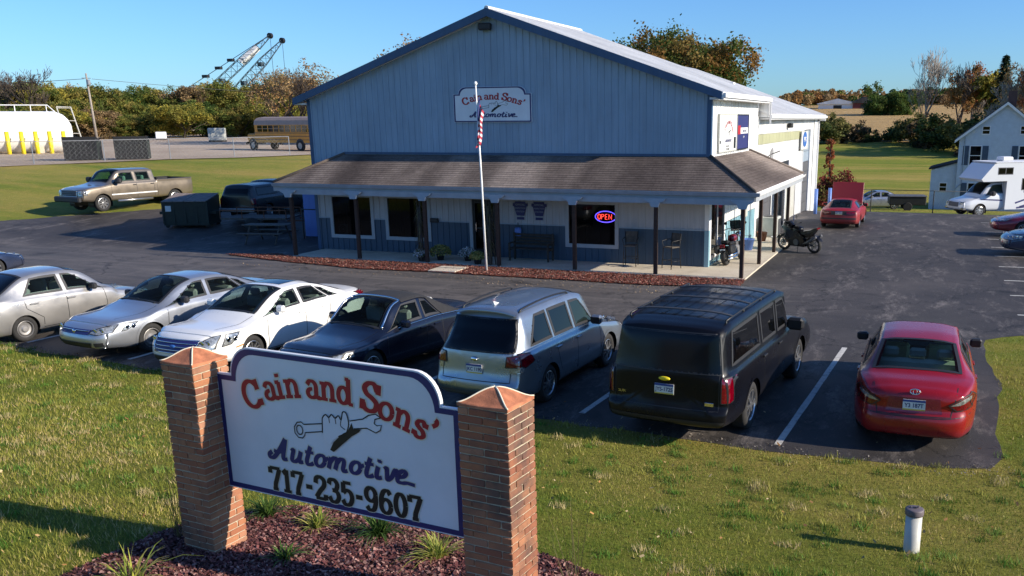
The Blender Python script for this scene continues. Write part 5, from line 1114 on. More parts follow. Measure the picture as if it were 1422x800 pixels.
def sedan(name, label, loc, rz, L, W, Hh, col, cfg, cat='car', group=None):
    """four-door saloon; cfg holds the body breakpoints"""
    P = thing(name, label, cat, loc, rz, group); g = cfg
    ck, wt, rt_, rb, zt = g['cowl'], g['wtop'], g['rtop'], g['rbase'], g.get('trunk', 1.0)   # s of cowl, windshield top, roof rear, rear glass base
    hd = g.get('hood', .93); bl = g.get('belt', .95); no = g.get('nose', .68)
    st = [(0, no-.05, no, .62), (.25, no+.02, no+.06, .68), (.9, hd-.12, hd-.06, .66), (ck-.05, hd-.03, hd+.02, .70), (ck+.1, hd-.01, hd+.10, .69), (wt-.12, bl, Hh-.05, .615), (wt+.15, bl+.005, Hh-.005, .60), ((wt+rt_)/2+.1, bl+.01, Hh, .60), (rt_-.1, bl+.02, Hh-.035, .595), (rb-.1, zt-.06, zt+.07, .69), (rb+.12, zt-.07, zt-.005, .70), (L-.2, zt-.09, zt-.02, .60), (L, zt-.15, zt-.07, .54)]
    q = Hull(L, W, .20, st, [(0, .11), (.35, .10), (.8, .09), (ck-.2, .10), (ck+.3, .10), (wt, .03), (wt+.5, 0), (rt_, -.02), (rb, -.10), (L-.3, -.10), (L, -.10)], g.get('ef', [(.15, .12), (.3, .02), (.45, 0), (.58, .03), (.75, .14), (1, .2)]), g.get('er', [(.15, .14), (.35, .02), (.5, 0), (.6, .02), (.7, .07), (.95, .06), (1.1, .12)]), g.get('round', .17), .75)
    q.cb = 1.0; q.build(); q.cut = []; gm = g.get('glass', 'glass_car')
    glasspane(q, P, cst(ck+.10), cst(wt+.03), 7.12, 10.88, gm, 12, 14, name='windshield')
    glasspane(q, P, lin(rt_-.03, rt_-.03), cst(rb-.04), 7.12, 10.88, g.get('rglass', gm), 12, 14, name='rear_window')
    bp = g['bpil']; fe = g.get('fwin', ck+.36); re = g['rwin']
    for t0, t1 in ((6.1, 6.86), (11.9, 11.14)):
        glasspane(q, P, lin(fe-.28, wt+.02), lin(bp-.04, bp-.0), t0, t1, gm, 12, 6, name='door_window'); glasspane(q, P, lin(bp+.07, bp+.11), lin(re, re-.28), t0, t1, gm, 12, 6, name='door_window')
    if g.get('quarter'):
        for t0, t1 in ((6.12, 6.80), (11.88, 11.20)): glasspane(q, P, lin(re+.06, re-.2), lin(re+.34, re-.02), t0, t1, gm, 5, 5, name='quarter_window')
    ax_ = g['axles']; r = g.get('r', .32); finish_body(q, P, col, ax_, r+.055, r)
    add_wheels(P, L, W, ax_, r, .215, g.get('wheel', 'alloy'), g.get('spokes', 5))
    interior(P, L, W, ck+.15, rb-.05, bl-.12, [(g['seat'][0], 2, Hh-.16, .46), (g['seat'][1], 3, Hh-.20, .5)], 'interior_dark', g.get('trimc', 'interior_grey'), bl-.03)
    mirror(P, q, ck+.48, bl+.07, g.get('mirc', col)); handles(P, q, [bp-.08, re-.18], g.get('hand', col), bl-.13)
    fd, bd = ax_[0]+.43, ax_[1]-.38
    seams(P, q, [[(fd+.04, bl-.04), (fd, .6), (fd+.02, .27)], [(bp+.03, bl-.03), (bp+.03, .5), (bp+.03, .27)], [(re+.02, bl-.04), (re+.0, bl-.22), (bd-.06, .50), (bd-.06, .27)], [(fd, .27), (bd-.06, .27)]],
          [[(ck-.02, -.66), (.32, -.56)], [(ck-.02, .66), (.32, .56)], [(rb+.06, -.60), (rb+.06, .60)]], [('B', [(-.60, zt-.08), (-.52, .62), (.52, .62), (.60, zt-.08)])])
    b = MB(); b.tube([tuple(q.cast('T', ck+.02, y, .015)) for y in (-.05, .25, .55)], .010, 5); b.tube([tuple(q.cast('T', ck+.03, y, .015)) for y in (-.6, -.3, 0)], .010, 5); b.ob('wipers', 'black', P)
    for sd in (1, -1):
        hl = g['hl']; patch(q, 'headlight', 'F', [(sd*a, z) for a, z in hl], g.get('hlm', 'lamp_clear'), P, .012, .05)
        tl = g['tl']; patch(q, 'taillight', 'B', [(sd*a, z) for a, z in tl], 'lamp_red', P, .012, .05)
        if g.get('tlside'): patch(q, 'taillight', 'L' if sd > 0 else 'R', g['tlside'], 'lamp_red', P, .010, .05)
        if g.get('hlside'): patch(q, 'headlight', 'L' if sd > 0 else 'R', g['hlside'], g.get('hlm', 'lamp_clear'), P, .010, .05)
        if g.get('tlclear'): patch(q, 'reversing_lamp', 'B', [(sd*a, z) for a, z in g['tlclear']], 'lamp_clear', P, .018, .05)
        if g.get('marker'): patch(q, 'side_marker', 'L' if sd > 0 else 'R', g['marker'][0], g['marker'][1], P, .010, .05)
    return P, q
def grille_bars(P, q, poly, m, bars, bm, frame=None, ax='F'):
    o = patch(q, 'grille', ax, poly, m, P, .015, .05); b = MB()
    ys = [p[0] for p in poly]
    for z, w in bars: 
        k = 14; pts = [tuple(q.cast(ax, -w+2*w*t/k, z, .026)) for t in range(k+1)]; b.tube(pts, .011, 5)
    if bars: b.ob('grille_bars', bm, P, smooth=True)
    if frame:
        b = MB(); n = len(poly); pts = []
        for a in range(n):
            for t in range(5): p = Vector(poly[a]).lerp(Vector(poly[(a+1) % n]), t/5); pts.append(tuple(q.cast(ax, p.x, p.y, .016)))
        b.tube(pts+[pts[0]], .012, 6); b.ob('grille_frame', frame, P, smooth=True)
def badge(P, q, ax, y, z, w, h, m, ring=False):
    c = q.cast(ax, y, z, .02); b = MB(); 
    if ring:
        b.tube([(c.x, c.y+w*cos(t), c.z+h*sin(t)) for t in np.linspace(0, 2*pi, 20)], .010, 5); b.tube([(c.x, c.y+w*.4*cos(t), c.z+h*sin(t)) for t in np.linspace(0, 2*pi, 16)], .008, 5)
    else: b.lathe([(0, -.01), (w, -.01), (w*.8, .015), (0, .015)], 20, None, 'x', (0, 0, 0)); b.v = [(x*(1 if ax == 'F' else -1)+c.x, y_+c.y, z_*h/w+c.z) for x, y_, z_ in b.v]
    b.ob('badge', m, P, smooth=True)
paint('paint_silver_warm', (.50, .48, .45), .75, .33); paint('paint_silver_blue', (.40, .42, .45), .7, .33); paint('paint_white', (.78, .77, .74), .0, .3, .05); paint('paint_navy', (.006, .008, .018), .1, .22, .03, .5)
paint('paint_forester', (.30, .34, .38), .75, .3); paint('paint_black', (.004, .004, .006), 0., .30, .025, .10, .22); paint('paint_red', (.27, .004, .007), .1, .27, .05, .35); paint('paint_champagne', (.27, .225, .17), .7, .36)
paint('paint_dark_green', (.008, .010, .011), 0., .3, .05, .3); paint('paint_hatch_red', (.25, .008, .012), .0, .4, .1, .2); paint('paint_rv', (.66, .68, .70), .0, .35, .05); paint('paint_maroon', (.20, .012, .03), .3, .25); paint('paint_rear_dark', (.02, .035, .08), .3, .25)
mat('roof_fabric', (.022, .022, .024), .95, 0, .2, 20, .2)

# ---- silver saloon at the left end, tail towards the lawn
P, q = sedan('parked_car', 'silver saloon at the left end of the front row, red tail lamp towards the lawn', (-13.1, -13.95, 0), radians(82), 4.31, 1.71, 1.54, 'paint_silver_warm',
    dict(cowl=1.12, wtop=2.0, rtop=3.1, rbase=3.82, trunk=1.06, hood=.94, belt=.98, nose=.70, bpil=2.22, rwin=3.22, axles=(.82, 3.30), r=.295, wheel='steel', seat=(2.1, 3.0), mirc='plastic_dark', rglass='glass_dark',
         hl=[(.42, .62), (.72, .66), (.74, .76), (.45, .74)], tl=[(.52, .74), (.78, .74), (.80, .96), (.60, .97)], tlside=[(4.02, .76), (4.22, .74), (4.25, .95), (4.12, .97)], marker=([(3.93, .57), (4.10, .57), (4.10, .60), (3.93, .60)], 'lamp_red')))
plate(P, q, 'B', .55, 'GKL 4410')
# ---- silver-grey saloon facing the lawn
P, q = sedan('parked_car', 'silver grey saloon facing the lawn, between the silver saloon and the white saloon', (-9.55, -13.45, 0), radians(262), 4.81, 1.82, 1.45, 'paint_silver_blue',
    dict(cowl=1.32, wtop=2.28, rtop=3.28, rbase=4.12, trunk=1.04, hood=.92, belt=.96, nose=.76, bpil=2.55, rwin=3.55, quarter=True, axles=(.95, 3.69), r=.32, wheel='steel', seat=(2.4, 3.25),
         hl=[(.44, .60), (.62, .57), (.79, .60), (.79, .74), (.68, .72), (.50, .66)], hlside=[(.27, .60), (.38, .61), (.66, .74), (.40, .75)], tl=[(.48, .75), (.84, .74), (.84, .92), (.52, .9)], mirc='plastic_dark', hand='paint_silver_blue'))
grille_bars(P, q, [(-.42, .57), (.42, .57), (.48, .67), (-.48, .67)], 'ink_blue', [(.645, .44)], 'chrome'); badge(P, q, 'F', 0, .62, .06, .05, 'chrome'); patch(q, 'air_intake', 'F', [(-.46, .29), (.46, .29), (.50, .40), (-.50, .40)], 'black', P, .016)
for s in (-1, 1): patch(q, 'fog_recess', 'F', [(s*.56, .31), (s*.72, .33), (s*.72, .41), (s*.56, .40)], 'plastic_dark', P, .016)
# ---- white saloon
P, q = sedan('parked_car', 'white saloon with glass sunroof and chrome barred grille behind the left pillar', (-6.72, -13.8, 0), radians(266.5), 4.83, 1.83, 1.45, 'paint_white',
    dict(cowl=1.28, wtop=2.24, rtop=3.20, rbase=4.05, trunk=1.07, hood=.95, belt=.99, nose=.82, bpil=2.55, rwin=3.40, quarter=True, axles=(.97, 3.70), r=.325, spokes=5, seat=(2.4, 3.2),
         hl=[(.52, .56), (.79, .56), (.79, .80), (.70, .78), (.58, .70)], hlside=[(.20, .58), (.40, .60), (.66, .80), (.34, .80)], tl=[(.55, .78), (.84, .78), (.84, .98), (.58, .98)], marker=([(.50, .50), (.68, .52), (.68, .545), (.50, .525)], 'lamp_amber')))
grille_bars(P, q, [(-.50, .48), (.50, .48), (.56, .73), (-.56, .73)], 'ink_blue', [(.54, .5), (.605, .51), (.67, .53)], 'chrome', 'chrome'); badge(P, q, 'F', 0, .60, .08, .04, 'ppg_blue'); patch(q, 'air_intake', 'F', [(-.60, .28), (.60, .28), (.56, .40), (-.56, .40)], 'plastic_dark', P, .016)
patch(q, 'sunroof', 'T', [(2.42, -.38), (2.42, .38), (2.98, .38), (2.98, -.38)], 'glass_dark', P, .006); 
# ---- dark blue convertible
P, q = sedan('parked_car', 'dark blue convertible with black fabric roof facing the lawn behind the sign', (-3.5, -14.1, 0), radians(262), 4.57, 1.78, 1.45, 'paint_navy',
    dict(cowl=1.30, wtop=2.02, rtop=2.85, rbase=3.62, trunk=.98, hood=.89, belt=.93, nose=.74, bpil=2.5, rwin=3.05, axles=(.88, 3.53), r=.325, spokes=5, seat=(2.35, 3.1), rglass='glass_dark', mirc='paint_navy',
         hl=[(.44, .58), (.77, .60), (.77, .72), (.50, .68)], hlside=[(.20, .61), (.40, .64), (.40, .73), (.2, .72)], tl=[(.5, .70), (.82, .70), (.82, .85), (.54, .85)]))
b = MB(); G = stpatch(q, cst(2.08), cst(3.62), 6.93, 11.07, 22, 26, .016); b.add([tuple(v) for v in G.reshape(-1, 3)], gridfaces(27, 23)); b.ob('fabric_roof', 'roof_fabric', P, smooth=True)
for t0, t1 in ((6.02, 6.98), (11.98, 11.02)): G = stpatch(q, lin(3.10, 2.80), lin(3.85, 3.58), t0, t1, 8, 6, .014); ob('fabric_roof_side', me('fabric_roof_side', G.reshape(-1, 3), gridfaces(7, 9), 'roof_fabric', True), P)
b = MB(); b.tube([tuple(p) for p in stpatch(q, lin(1.42, 2.06), lin(1.43, 2.07), 6.99, 6.995, 1, 2, .012)[:, 0]][:1]+[tuple(q.P(s, 7.05)+np.array([0, 0, .012])) for s in np.linspace(1.45, 2.07, 8)]+[tuple(q.P(2.07, t)+np.array([0, 0, .014])) for t in np.linspace(7.2, 10.8, 14)]+[tuple(q.P(s, 10.95)+np.array([0, 0, .012])) for s in np.linspace(2.07, 1.45, 8)], .022, 6); b.ob('windshield_trim', 'chrome', P, smooth=True)
for t in (5.98, 12.02): MB().tube([tuple(q.P(s, t)+np.array([0, (.012 if t < 9 else -.012), .008])) for s in np.linspace(1.7, 3.9, 14)], .010, 5).ob('belt_trim', 'chrome', P, smooth=True)
grille_bars(P, q, [(-.36, .30), (.36, .30), (.42, .62), (-.42, .62)], 'black', [(.40, .36), (.46, .38), (.52, .39), (.58, .4)], 'steel_rim', 'chrome'); 
b = MB(); 
for k in range(4): c = q.cast('F', -.135+.09*k, .57, .03); b.tube([(c.x, c.y+.055*cos(t), c.z+.055*sin(t)) for t in np.linspace(0, 2*pi, 18)], .007, 5)
b.ob('ring_badge', 'chrome', P, smooth=True)
for s in (-1, 1): patch(q, 'air_intake', 'F', [(s*.48, .26), (s*.76, .28), (s*.74, .42), (s*.50, .42)], 'black', P, .008)

# ---- estates and SUVs
def suv(name, label, loc, rz, L, W, Hh, col, g, cat='car', group=None):
    P = thing(name, label, cat, loc, rz, group); ck, wt, re = g['cowl'], g['wtop'], g['rtop']; bl = g['belt']; hd = g['hood']; no = g['nose']; rw = g['rw']
    st = [(0, no-.08, no, .56), (.3, no+.02, no+.07, .66), (.9, hd-.08, hd-.03, .70), (ck-.05, hd-.03, hd+.02, .73), (ck+.1, hd, hd+.09, .72), (wt-.1, bl, Hh-.06, rw+.03), (wt+.2, bl, Hh-.01, rw+.01), (L*.6, bl+.01, Hh, rw), (re-.25, bl+.02, Hh-.015, rw-.01), (re, bl+.02, Hh-.04, rw-.02, .92), (L-.28 if g.get('slope') else L-.14, bl+.02, g.get('rz', Hh-.1), rw-.03, .92), (L, bl-.02, bl+g.get('tail', .25), rw*.93, .90)]
    q = Hull(L, W, g.get('zb', .26), st, [(0, .09), (.5, .05), (ck-.2, .08), (ck+.3, .08), (wt, .03), (wt+.5, 0), (re, -.01), (L, -.07)], g.get('ef', [(.2, .12), (.35, .02), (.5, 0), (.7, .02), (1.0, .14), (1.2, .2)]), g['er'], g.get('round', .10), .5, g.get('drop', .07))
    q.build(); q.cut = []; gm = g.get('glass', 'glass_car'); rg = g.get('rglass', 'glass_dark')
    glasspane(q, P, cst(ck+.12), cst(wt+.03), 7.2, 10.8, gm, 12, 14, name='windshield')
    for wdw in g['wins']:
        a0, a1, b0, b1, mm = wdw
        for t0, t1 in ((6.1, 6.84), (11.9, 11.16)): glasspane(q, P, lin(a0, a1), lin(b0, b1), t0, t1, mm, 10, 6, name='door_window')
    ax_ = g['axles']; r = g['r']; ra = r+g.get('arch', .06)
    rwn = g['rearwin']; inwin = lambda c, ST: (c[:, 0] < -L/2+.75) & inpoly([(y*.97, z if z > 1.4 else z+.02) for y, z in rwn], c[:, 1], c[:, 2])
    finish_body(q, P, col, ax_, ra, r, extra=inwin); patch(q, 'rear_window', 'B', rwn, rg, P, .012, .05); 
    b = MB(); strip(q, b, 'B', rwn, .03, .012, closed=True); b.ob('rear_seal', 'plastic_dark', P)
    add_wheels(P, L, W, ax_, r, g.get('tw', .23), g.get('wheel', 'alloy'), g.get('spokes', 5))
    interior(P, L, W, ck+.15, L-.4, bl-.12, [(s, n, Hh-.22, .5) for s, n in g['seats']], 'interior_dark', 'interior_dark', bl-.03)
    mirror(P, q, ck+g.get('mo', .5), bl+.09, g.get('mirc', col), g.get('ms', 1.15)); handles(P, q, g['hands'], g.get('hand', col), bl-.12)
    return P, q
P, q = suv('parked_car', 'blue silver crossover with roof rails, tail towards the lawn, behind the right pillar', (.05, -14.3, 0), radians(86), 4.6, 1.80, 1.79, 'paint_forester',
    dict(cowl=1.22, wtop=2.0, rtop=4.1, belt=1.06, hood=1.0, nose=.80, rw=.63, tail=.26, rz=1.60, slope=1, rglass='glass_black', axles=(.93, 3.57), r=.345, seats=[(2.25, 2), (3.1, 3)], hands=[2.35, 3.2], zb=.24,
         er=[(.2, .14), (.4, .03), (.5, 0), (.62, .05), (.75, .08), (1.05, .10), (1.4, .26)], round=.10,
         wins=[(1.50, 2.02, 2.36, 2.38, 'glass_green'), (2.47, 2.50, 3.22, 3.24, 'glass_dark'), (3.32, 3.33, 4.12, 3.72, 'glass_dark')],
         rearwin=[(-.70, 1.10), (.70, 1.10), (.60, 1.60), (-.60, 1.60)], hand='paint_forester', mirc='paint_forester'))
for s in (-1, 1):
    patch(q, 'taillight', 'B', [(s*.58, .86), (s*.84, .86), (s*.84, 1.06), (s*.60, 1.04)], 'lamp_red', P, .014, .05); patch(q, 'taillight', 'L' if s > 0 else 'R', [(4.15, .92), (4.42, .84), (4.5, .88), (4.47, 1.08), (4.25, 1.06)], 'lamp_red', P, .012, .05); patch(q, 'reversing_lamp', 'B', [(s*.66, .76), (s*.84, .76), (s*.84, .86), (s*.64, .86)], 'lamp_clear', P, .014, .05)
    patch(q, 'headlight', 'F', [(s*.46, .76), (s*.82, .80), (s*.82, .92), (s*.50, .86)], 'lamp_clear', P, .012); patch(q, 'headlight', 'L' if s > 0 else 'R', [(.12, .78), (.45, .86), (.62, .98), (.3, .95)], 'lamp_clear', P, .012)
seams(P, q, [[(1.38, .98), (1.34, .3)], [(2.42, 1.02), (2.42, .32)], [(3.26, 1.02), (3.22, .80), (3.1, .5)], [(1.36, .30), (3.1, .30)]], [[(1.18, -.7), (.3, -.6)], [(1.18, .7), (.3, .6)]], [('B', [(-.68, 1.08), (-.66, .60), (.66, .60), (.68, 1.08)])])
patch(q, 'rear_bumper_cover', 'B', [(-.80, .27), (.80, .27), (.82, .40), (-.82, .40)], 'plastic_grey', P, .008); plate(P, q, 'B', .80, 'JKC 1190'); badge(P, q, 'B', 0, .97, .075, .042, 'chrome')
for s in (-1, 1):
    b = MB(); pts = [tuple(q.P(x, 7.0 if s > 0 else 11.0)+np.array([0, -s*.05, .045+.03*sin(pi*(x-2.3)/1.7)])) for x in np.linspace(2.3, 4.0, 10)]; b.tube([tuple(q.P(2.22, 7.0 if s > 0 else 11.0)+np.array([0, -s*.05, 0]))]+pts+[tuple(q.P(4.08, 7.0 if s > 0 else 11.0)+np.array([0, -s*.05, 0]))], .017, 6); b.ob('roof_rail', 'black', P, smooth=True)
MB().add([(-1.65, -.035, 1.74), (-1.40, -.0, 1.76), (-1.65, .035, 1.74), (-1.66, 0, 1.84)], [(0, 1, 3), (1, 2, 3), (2, 0, 3), (0, 2, 1)]).ob('antenna', 'paint_white', P)
b = MB(); c = [tuple(q.P(4.12, t)+np.array([-.06, 0, .012])) for t in np.linspace(7.1, 10.9, 12)]; d_ = [(x-.10, y*.98, z-.035) for x, y, z in c]; e_ = [(x-.0, y, z-.04) for x, y, z in c]; b.add(c+d_+e_, gridfaces(3, 12)); b.ob('roof_spoiler', 'paint_forester', P, smooth=True)
P, q = suv('parked_car', 'large black SUV with roof rack, tail towards the lawn, left of the red saloon', (3.66, -14.35, 0), radians(85), 5.65, 2.03, 1.97, 'paint_black',
    dict(cowl=1.42, wtop=2.15, rtop=5.35, belt=1.20, hood=1.16, nose=1.02, rw=.85, tail=.68, rz=1.91, axles=(1.02, 4.32), r=.395, arch=.075, seats=[(2.5, 2), (3.4, 3)], hands=[2.65, 3.65], zb=.34, tw=.27, spokes=6, wheel='alloy', drop=.05, rglass='glass_black',
         er=[(.3, .12), (.45, 0), (.62, 0), (.7, .07), (1.15, .08), (1.3, .11), (1.88, .19)], round=.04, ms=1.5, mo=.55, mirc='black',
         wins=[(1.72, 2.2, 2.62, 2.64, 'glass_dark'), (2.74, 2.76, 3.62, 3.64, 'glass_dark'), (3.76, 3.78, 5.32, 5.16, 'glass_dark')],
         rearwin=[(-.86, 1.22), (.86, 1.22), (.79, 1.80), (-.79, 1.80)], hand='black'))
for s in (-1, 1):
    patch(q, 'taillight', 'B', [(s*.87, .78), (s*.99, .78), (s*.985, 1.15), (s*.87, 1.16)], 'lamp_red', P, .014, .05); patch(q, 'taillight', 'L' if s > 0 else 'R', [(5.44, .80), (5.60, .78), (5.60, 1.15), (5.44, 1.16)], 'lamp_red', P, .014, .05)
    patch(q, 'headlight', 'F', [(s*.56, .80), (s*.92, .82), (s*.92, 1.0), (s*.56, 1.0)], 'lamp_clear', P, .012)
seams(P, q, [[(1.55, 1.12), (1.5, .42)], [(2.70, 1.16), (2.70, .42)], [(3.70, 1.16), (3.70, .80), (3.55, .45)], [(1.5, .42), (3.55, .42)]], [], [('B', [(-.83, 1.82), (-.84, .66), (.84, .66), (.83, 1.82)])])
patch(q, 'rear_bumper_cover', 'B', [(-.92, .36), (.92, .36), (.94, .50), (-.94, .50)], 'plastic_dark', P, .010); plate(P, q, 'B', .94, 'JYS-1725'); badge(P, q, 'B', 0, 1.10, .10, .035, 'safety_yellow')
c = bpy.data.curves.new('t', 'FONT'); c.body = 'SUBURBAN'; c.size = .06; c.materials.append(MATS['chrome']); textmesh('model_lettering', c, P, tuple(q.cast('B', .78, .80, .02)), (pi/2, 0, -pi/2))
c = q.cast('B', -.70, .76, .02); MB().rbox(-.01, .01, -.07, .07, -.03, .03, .006, None, T(c.x, c.y, c.z)).ob('dealer_badge', 'chrome', P)
for s in (-1, 1): 
    b = MB(); t = 7.0 if s > 0 else 11.0; b.tube([tuple(q.P(x, t)+np.array([0, -s*.06, .05])) for x in np.linspace(2.4, 5.2, 10)], .016, 6)
    for x in (2.4, 3.3, 4.3, 5.2): b.tube([tuple(q.P(x, t)+np.array([0, -s*.06, -.02])), tuple(q.P(x, t)+np.array([0, -s*.06, .05]))], .018, 6)
    b.ob('roof_rail', 'black', P, smooth=True)
for x in (2.9, 3.9, 4.9): MB().tube([tuple(q.P(x, 7.0)+np.array([0, -.06, .06]))]+[tuple(q.P(x, t)+np.array([0, 0, .06])) for t in (7.6, 8.2, 9, 9.8, 10.4)]+[tuple(q.P(x, 11.0)+np.array([0, .06, .06]))], .018, 6).ob('cross_bar', 'plastic_grey', P)
b = MB()
for y in (-.5, -.3, -.1, .1, .3, .5): strip(q, b, 'T', [(2.5, y), (5.1, y)], .05, .006)
b.ob('roof_ribs', 'paint_black', P); 
b = MB(); b.lathe([(.035, 0), (.035, .12), (.028, .12), (.028, 0)], 12, None, 'x', (-2.78, -.72, .40)); b.ob('tailpipe', 'chrome', P)
# ---- red saloon
P, q = sedan('parked_car', 'red saloon at the right end of the front row showing its tail and tan headrests', (6.97, -13.75, 0), radians(90.5), 4.81, 1.82, 1.47, 'paint_red',
    dict(cowl=1.25, wtop=2.18, rtop=3.42, rbase=4.22, trunk=1.09, hood=.93, belt=.97, nose=.70, bpil=2.5, rwin=3.5, quarter=True, axles=(.96, 3.74), r=.33, spokes=7, seat=(2.5, 3.45), trimc='interior_tan', rglass='glass_clear', glass='glass_green', mirc='plastic_dark',
         hl=[(.45, .6), (.8, .64), (.84, .78), (.6, .76)], tl=[(.48, .80), (.60, .71), (.82, .73), (.82, .93), (.70, .91)], tlside=[(4.40, .86), (4.66, .76), (4.74, .90), (4.62, .95)], tlclear=[(.50, .79), (.64, .80), (.80, .85), (.80, .90), (.68, .88)]))
plate(P, q, 'B', .78, 'Y3 187T', w=.32); badge(P, q, 'B', 0, .965, .07, .042, 'chrome', True); patch(q, 'plate_recess', 'B', [(-.40, .66), (.40, .66), (.36, .88), (-.36, .88)], 'paint_maroon', P, .004)
patch(q, 'lower_valance', 'B', [(-.72, .20), (.72, .20), (.76, .27), (-.76, .27)], 'plastic_dark', P, .008)
b = MB(); strip(q, b, 'B', [(-.86, .64), (-.45, .60), (.45, .60), (.86, .64)], .012, .004); b.ob('bumper_gap', 'black', P)
MB().rbox(-1.95, -1.20, -.62, .62, .90, .95, .01).ob('rear_shelf', 'interior_tan', P)
# ---- car half hidden at the left edge
P, q = sedan('parked_car', 'dark blue car mostly hidden behind the silver saloon at the left edge', (-22.6, -10.2, 0), radians(80), 4.6, 1.76, 1.42, 'paint_rear_dark',
    dict(cowl=1.2, wtop=2.1, rtop=3.1, rbase=3.95, bpil=2.4, rwin=3.3, axles=(.9, 3.55), seat=(2.3, 3.1), hl=[(.42, .62), (.72, .66), (.74, .76), (.45, .74)], tl=[(.52, .74), (.78, .74), (.80, .9), (.60, .9)]))
# ---- two cars at the right edge, noses towards the aisle
P, q = sedan('parked_car', 'dark red car nosing in from the right edge beside the motorhome', (12.0, 13.2, 0), radians(184), 4.7, 1.8, 1.45, 'paint_maroon',
    dict(cowl=1.25, wtop=2.2, rtop=3.2, rbase=4.05, bpil=2.5, rwin=3.4, axles=(.95, 3.65), seat=(2.4, 3.2), hl=[(.46, .6), (.8, .64), (.82, .76), (.5, .72)], tl=[(.52, .74), (.78, .74), (.80, .9), (.60, .9)]))
P, q = sedan('parked_car', 'dark blue car nosing in from the right edge nearest the red saloon', (12.1, 7.0, 0), radians(184), 4.8, 1.82, 1.5, 'paint_rear_dark',
    dict(cowl=1.25, wtop=2.2, rtop=3.2, rbase=4.05, bpil=2.5, rwin=3.4, hood=.98, nose=.76, axles=(.95, 3.65), seat=(2.4, 3.2), hl=[(.46, .6), (.82, .60), (.84, .80), (.5, .76)], hlside=[(.08, .62), (.35, .64), (.42, .80), (.1, .78)], tl=[(.52, .74), (.78, .74), (.80, .9), (.60, .9)]))
for o in P.children:
    if o.name.startswith('headlight'): pass
# ---- red hatchback with raised hood
hx, hy = 3.0, 15.6
P = thing('hatchback', 'red hatchback with its hood raised beside the far end of the side wall', 'car', (hx, hy, H(hx, hy)), radians(89)); L, W = 4.3, 1.80
st = [(0, .60, .66, .5), (.3, .68, .72, .6), (1.1, .82, .85, .64), (1.25, .84, .93, .64), (2.0, .88, 1.24, .53), (2.5, .88, 1.28, .52), (3.0, .89, 1.25, .51), (4.0, .86, .95, .56), (4.15, .85, .92, .58), (4.3, .80, .87, .54)]
q = Hull(L, W, .2, st, [(0, .08), (1, .08), (2, .02), (3, -.02), (4, -.08), (4.3, -.05)], [(.15, .1), (.4, 0), (.7, .05), (1, .1)], [(.15, .1), (.4, 0), (.6, .02), (.9, .06)], .1); q.build(); q.cut = []
glasspane(q, P, cst(1.32), cst(2.02), 7.2, 10.8, 'glass_dark', 8, 10, name='windshield'); glasspane(q, P, cst(3.0), cst(3.95), 7.25, 10.75, 'glass_car', 8, 10, name='rear_window')
for t0, t1 in ((6.12, 6.84), (11.88, 11.16)): glasspane(q, P, lin(1.4, 2.02), lin(2.5, 2.5), t0, t1, 'glass_car', 8, 5, name='door_window'); glasspane(q, P, lin(2.6, 2.6), lin(3.5, 3.1), t0, t1, 'glass_car', 8, 5, name='door_window')
finish_body(q, P, 'paint_hatch_red', (.85, 3.35), .35, .295); add_wheels(P, L, W, (.85, 3.35), .295, .19, 'alloy', 8); interior(P, L, W, 1.4, 4.0, .78, [(2.2, 2, 1.12, .45), (3.0, 3, 1.05, .45)], dashz=.85); mirror(P, q, 1.75, .93, 'paint_hatch_red')
patch(q, 'rear_panel', 'B', [(-.74, .66), (.74, .66), (.74, .84), (-.74, .84)], 'plastic_dark', P, .008)
for s in (-1, 1): patch(q, 'taillight', 'B', [(s*.34, .68), (s*.74, .68), (s*.74, .82), (s*.34, .82)], 'lamp_red', P, .016)
patch(q, 'bumper_strip', 'B', [(-.78, .47), (.78, .47), (.78, .53), (-.78, .53)], 'plastic_dark', P, .012); plate(P, q, 'B', .75, 'HBT 5521')
R_ = T(L/2-1.15, 0, .88) @ Matrix.Rotation(radians(-74), 4, 'Y')
MB().rbox(0, 1.08, -.74, .74, -.02, .025, .012, None, R_).ob('raised_hood', 'paint_hatch_red', P); MB().tube([(L/2-.4, .5, .72), (L/2-.75, .5, 1.45)], .008, 5).ob('hood_prop', 'black', P)

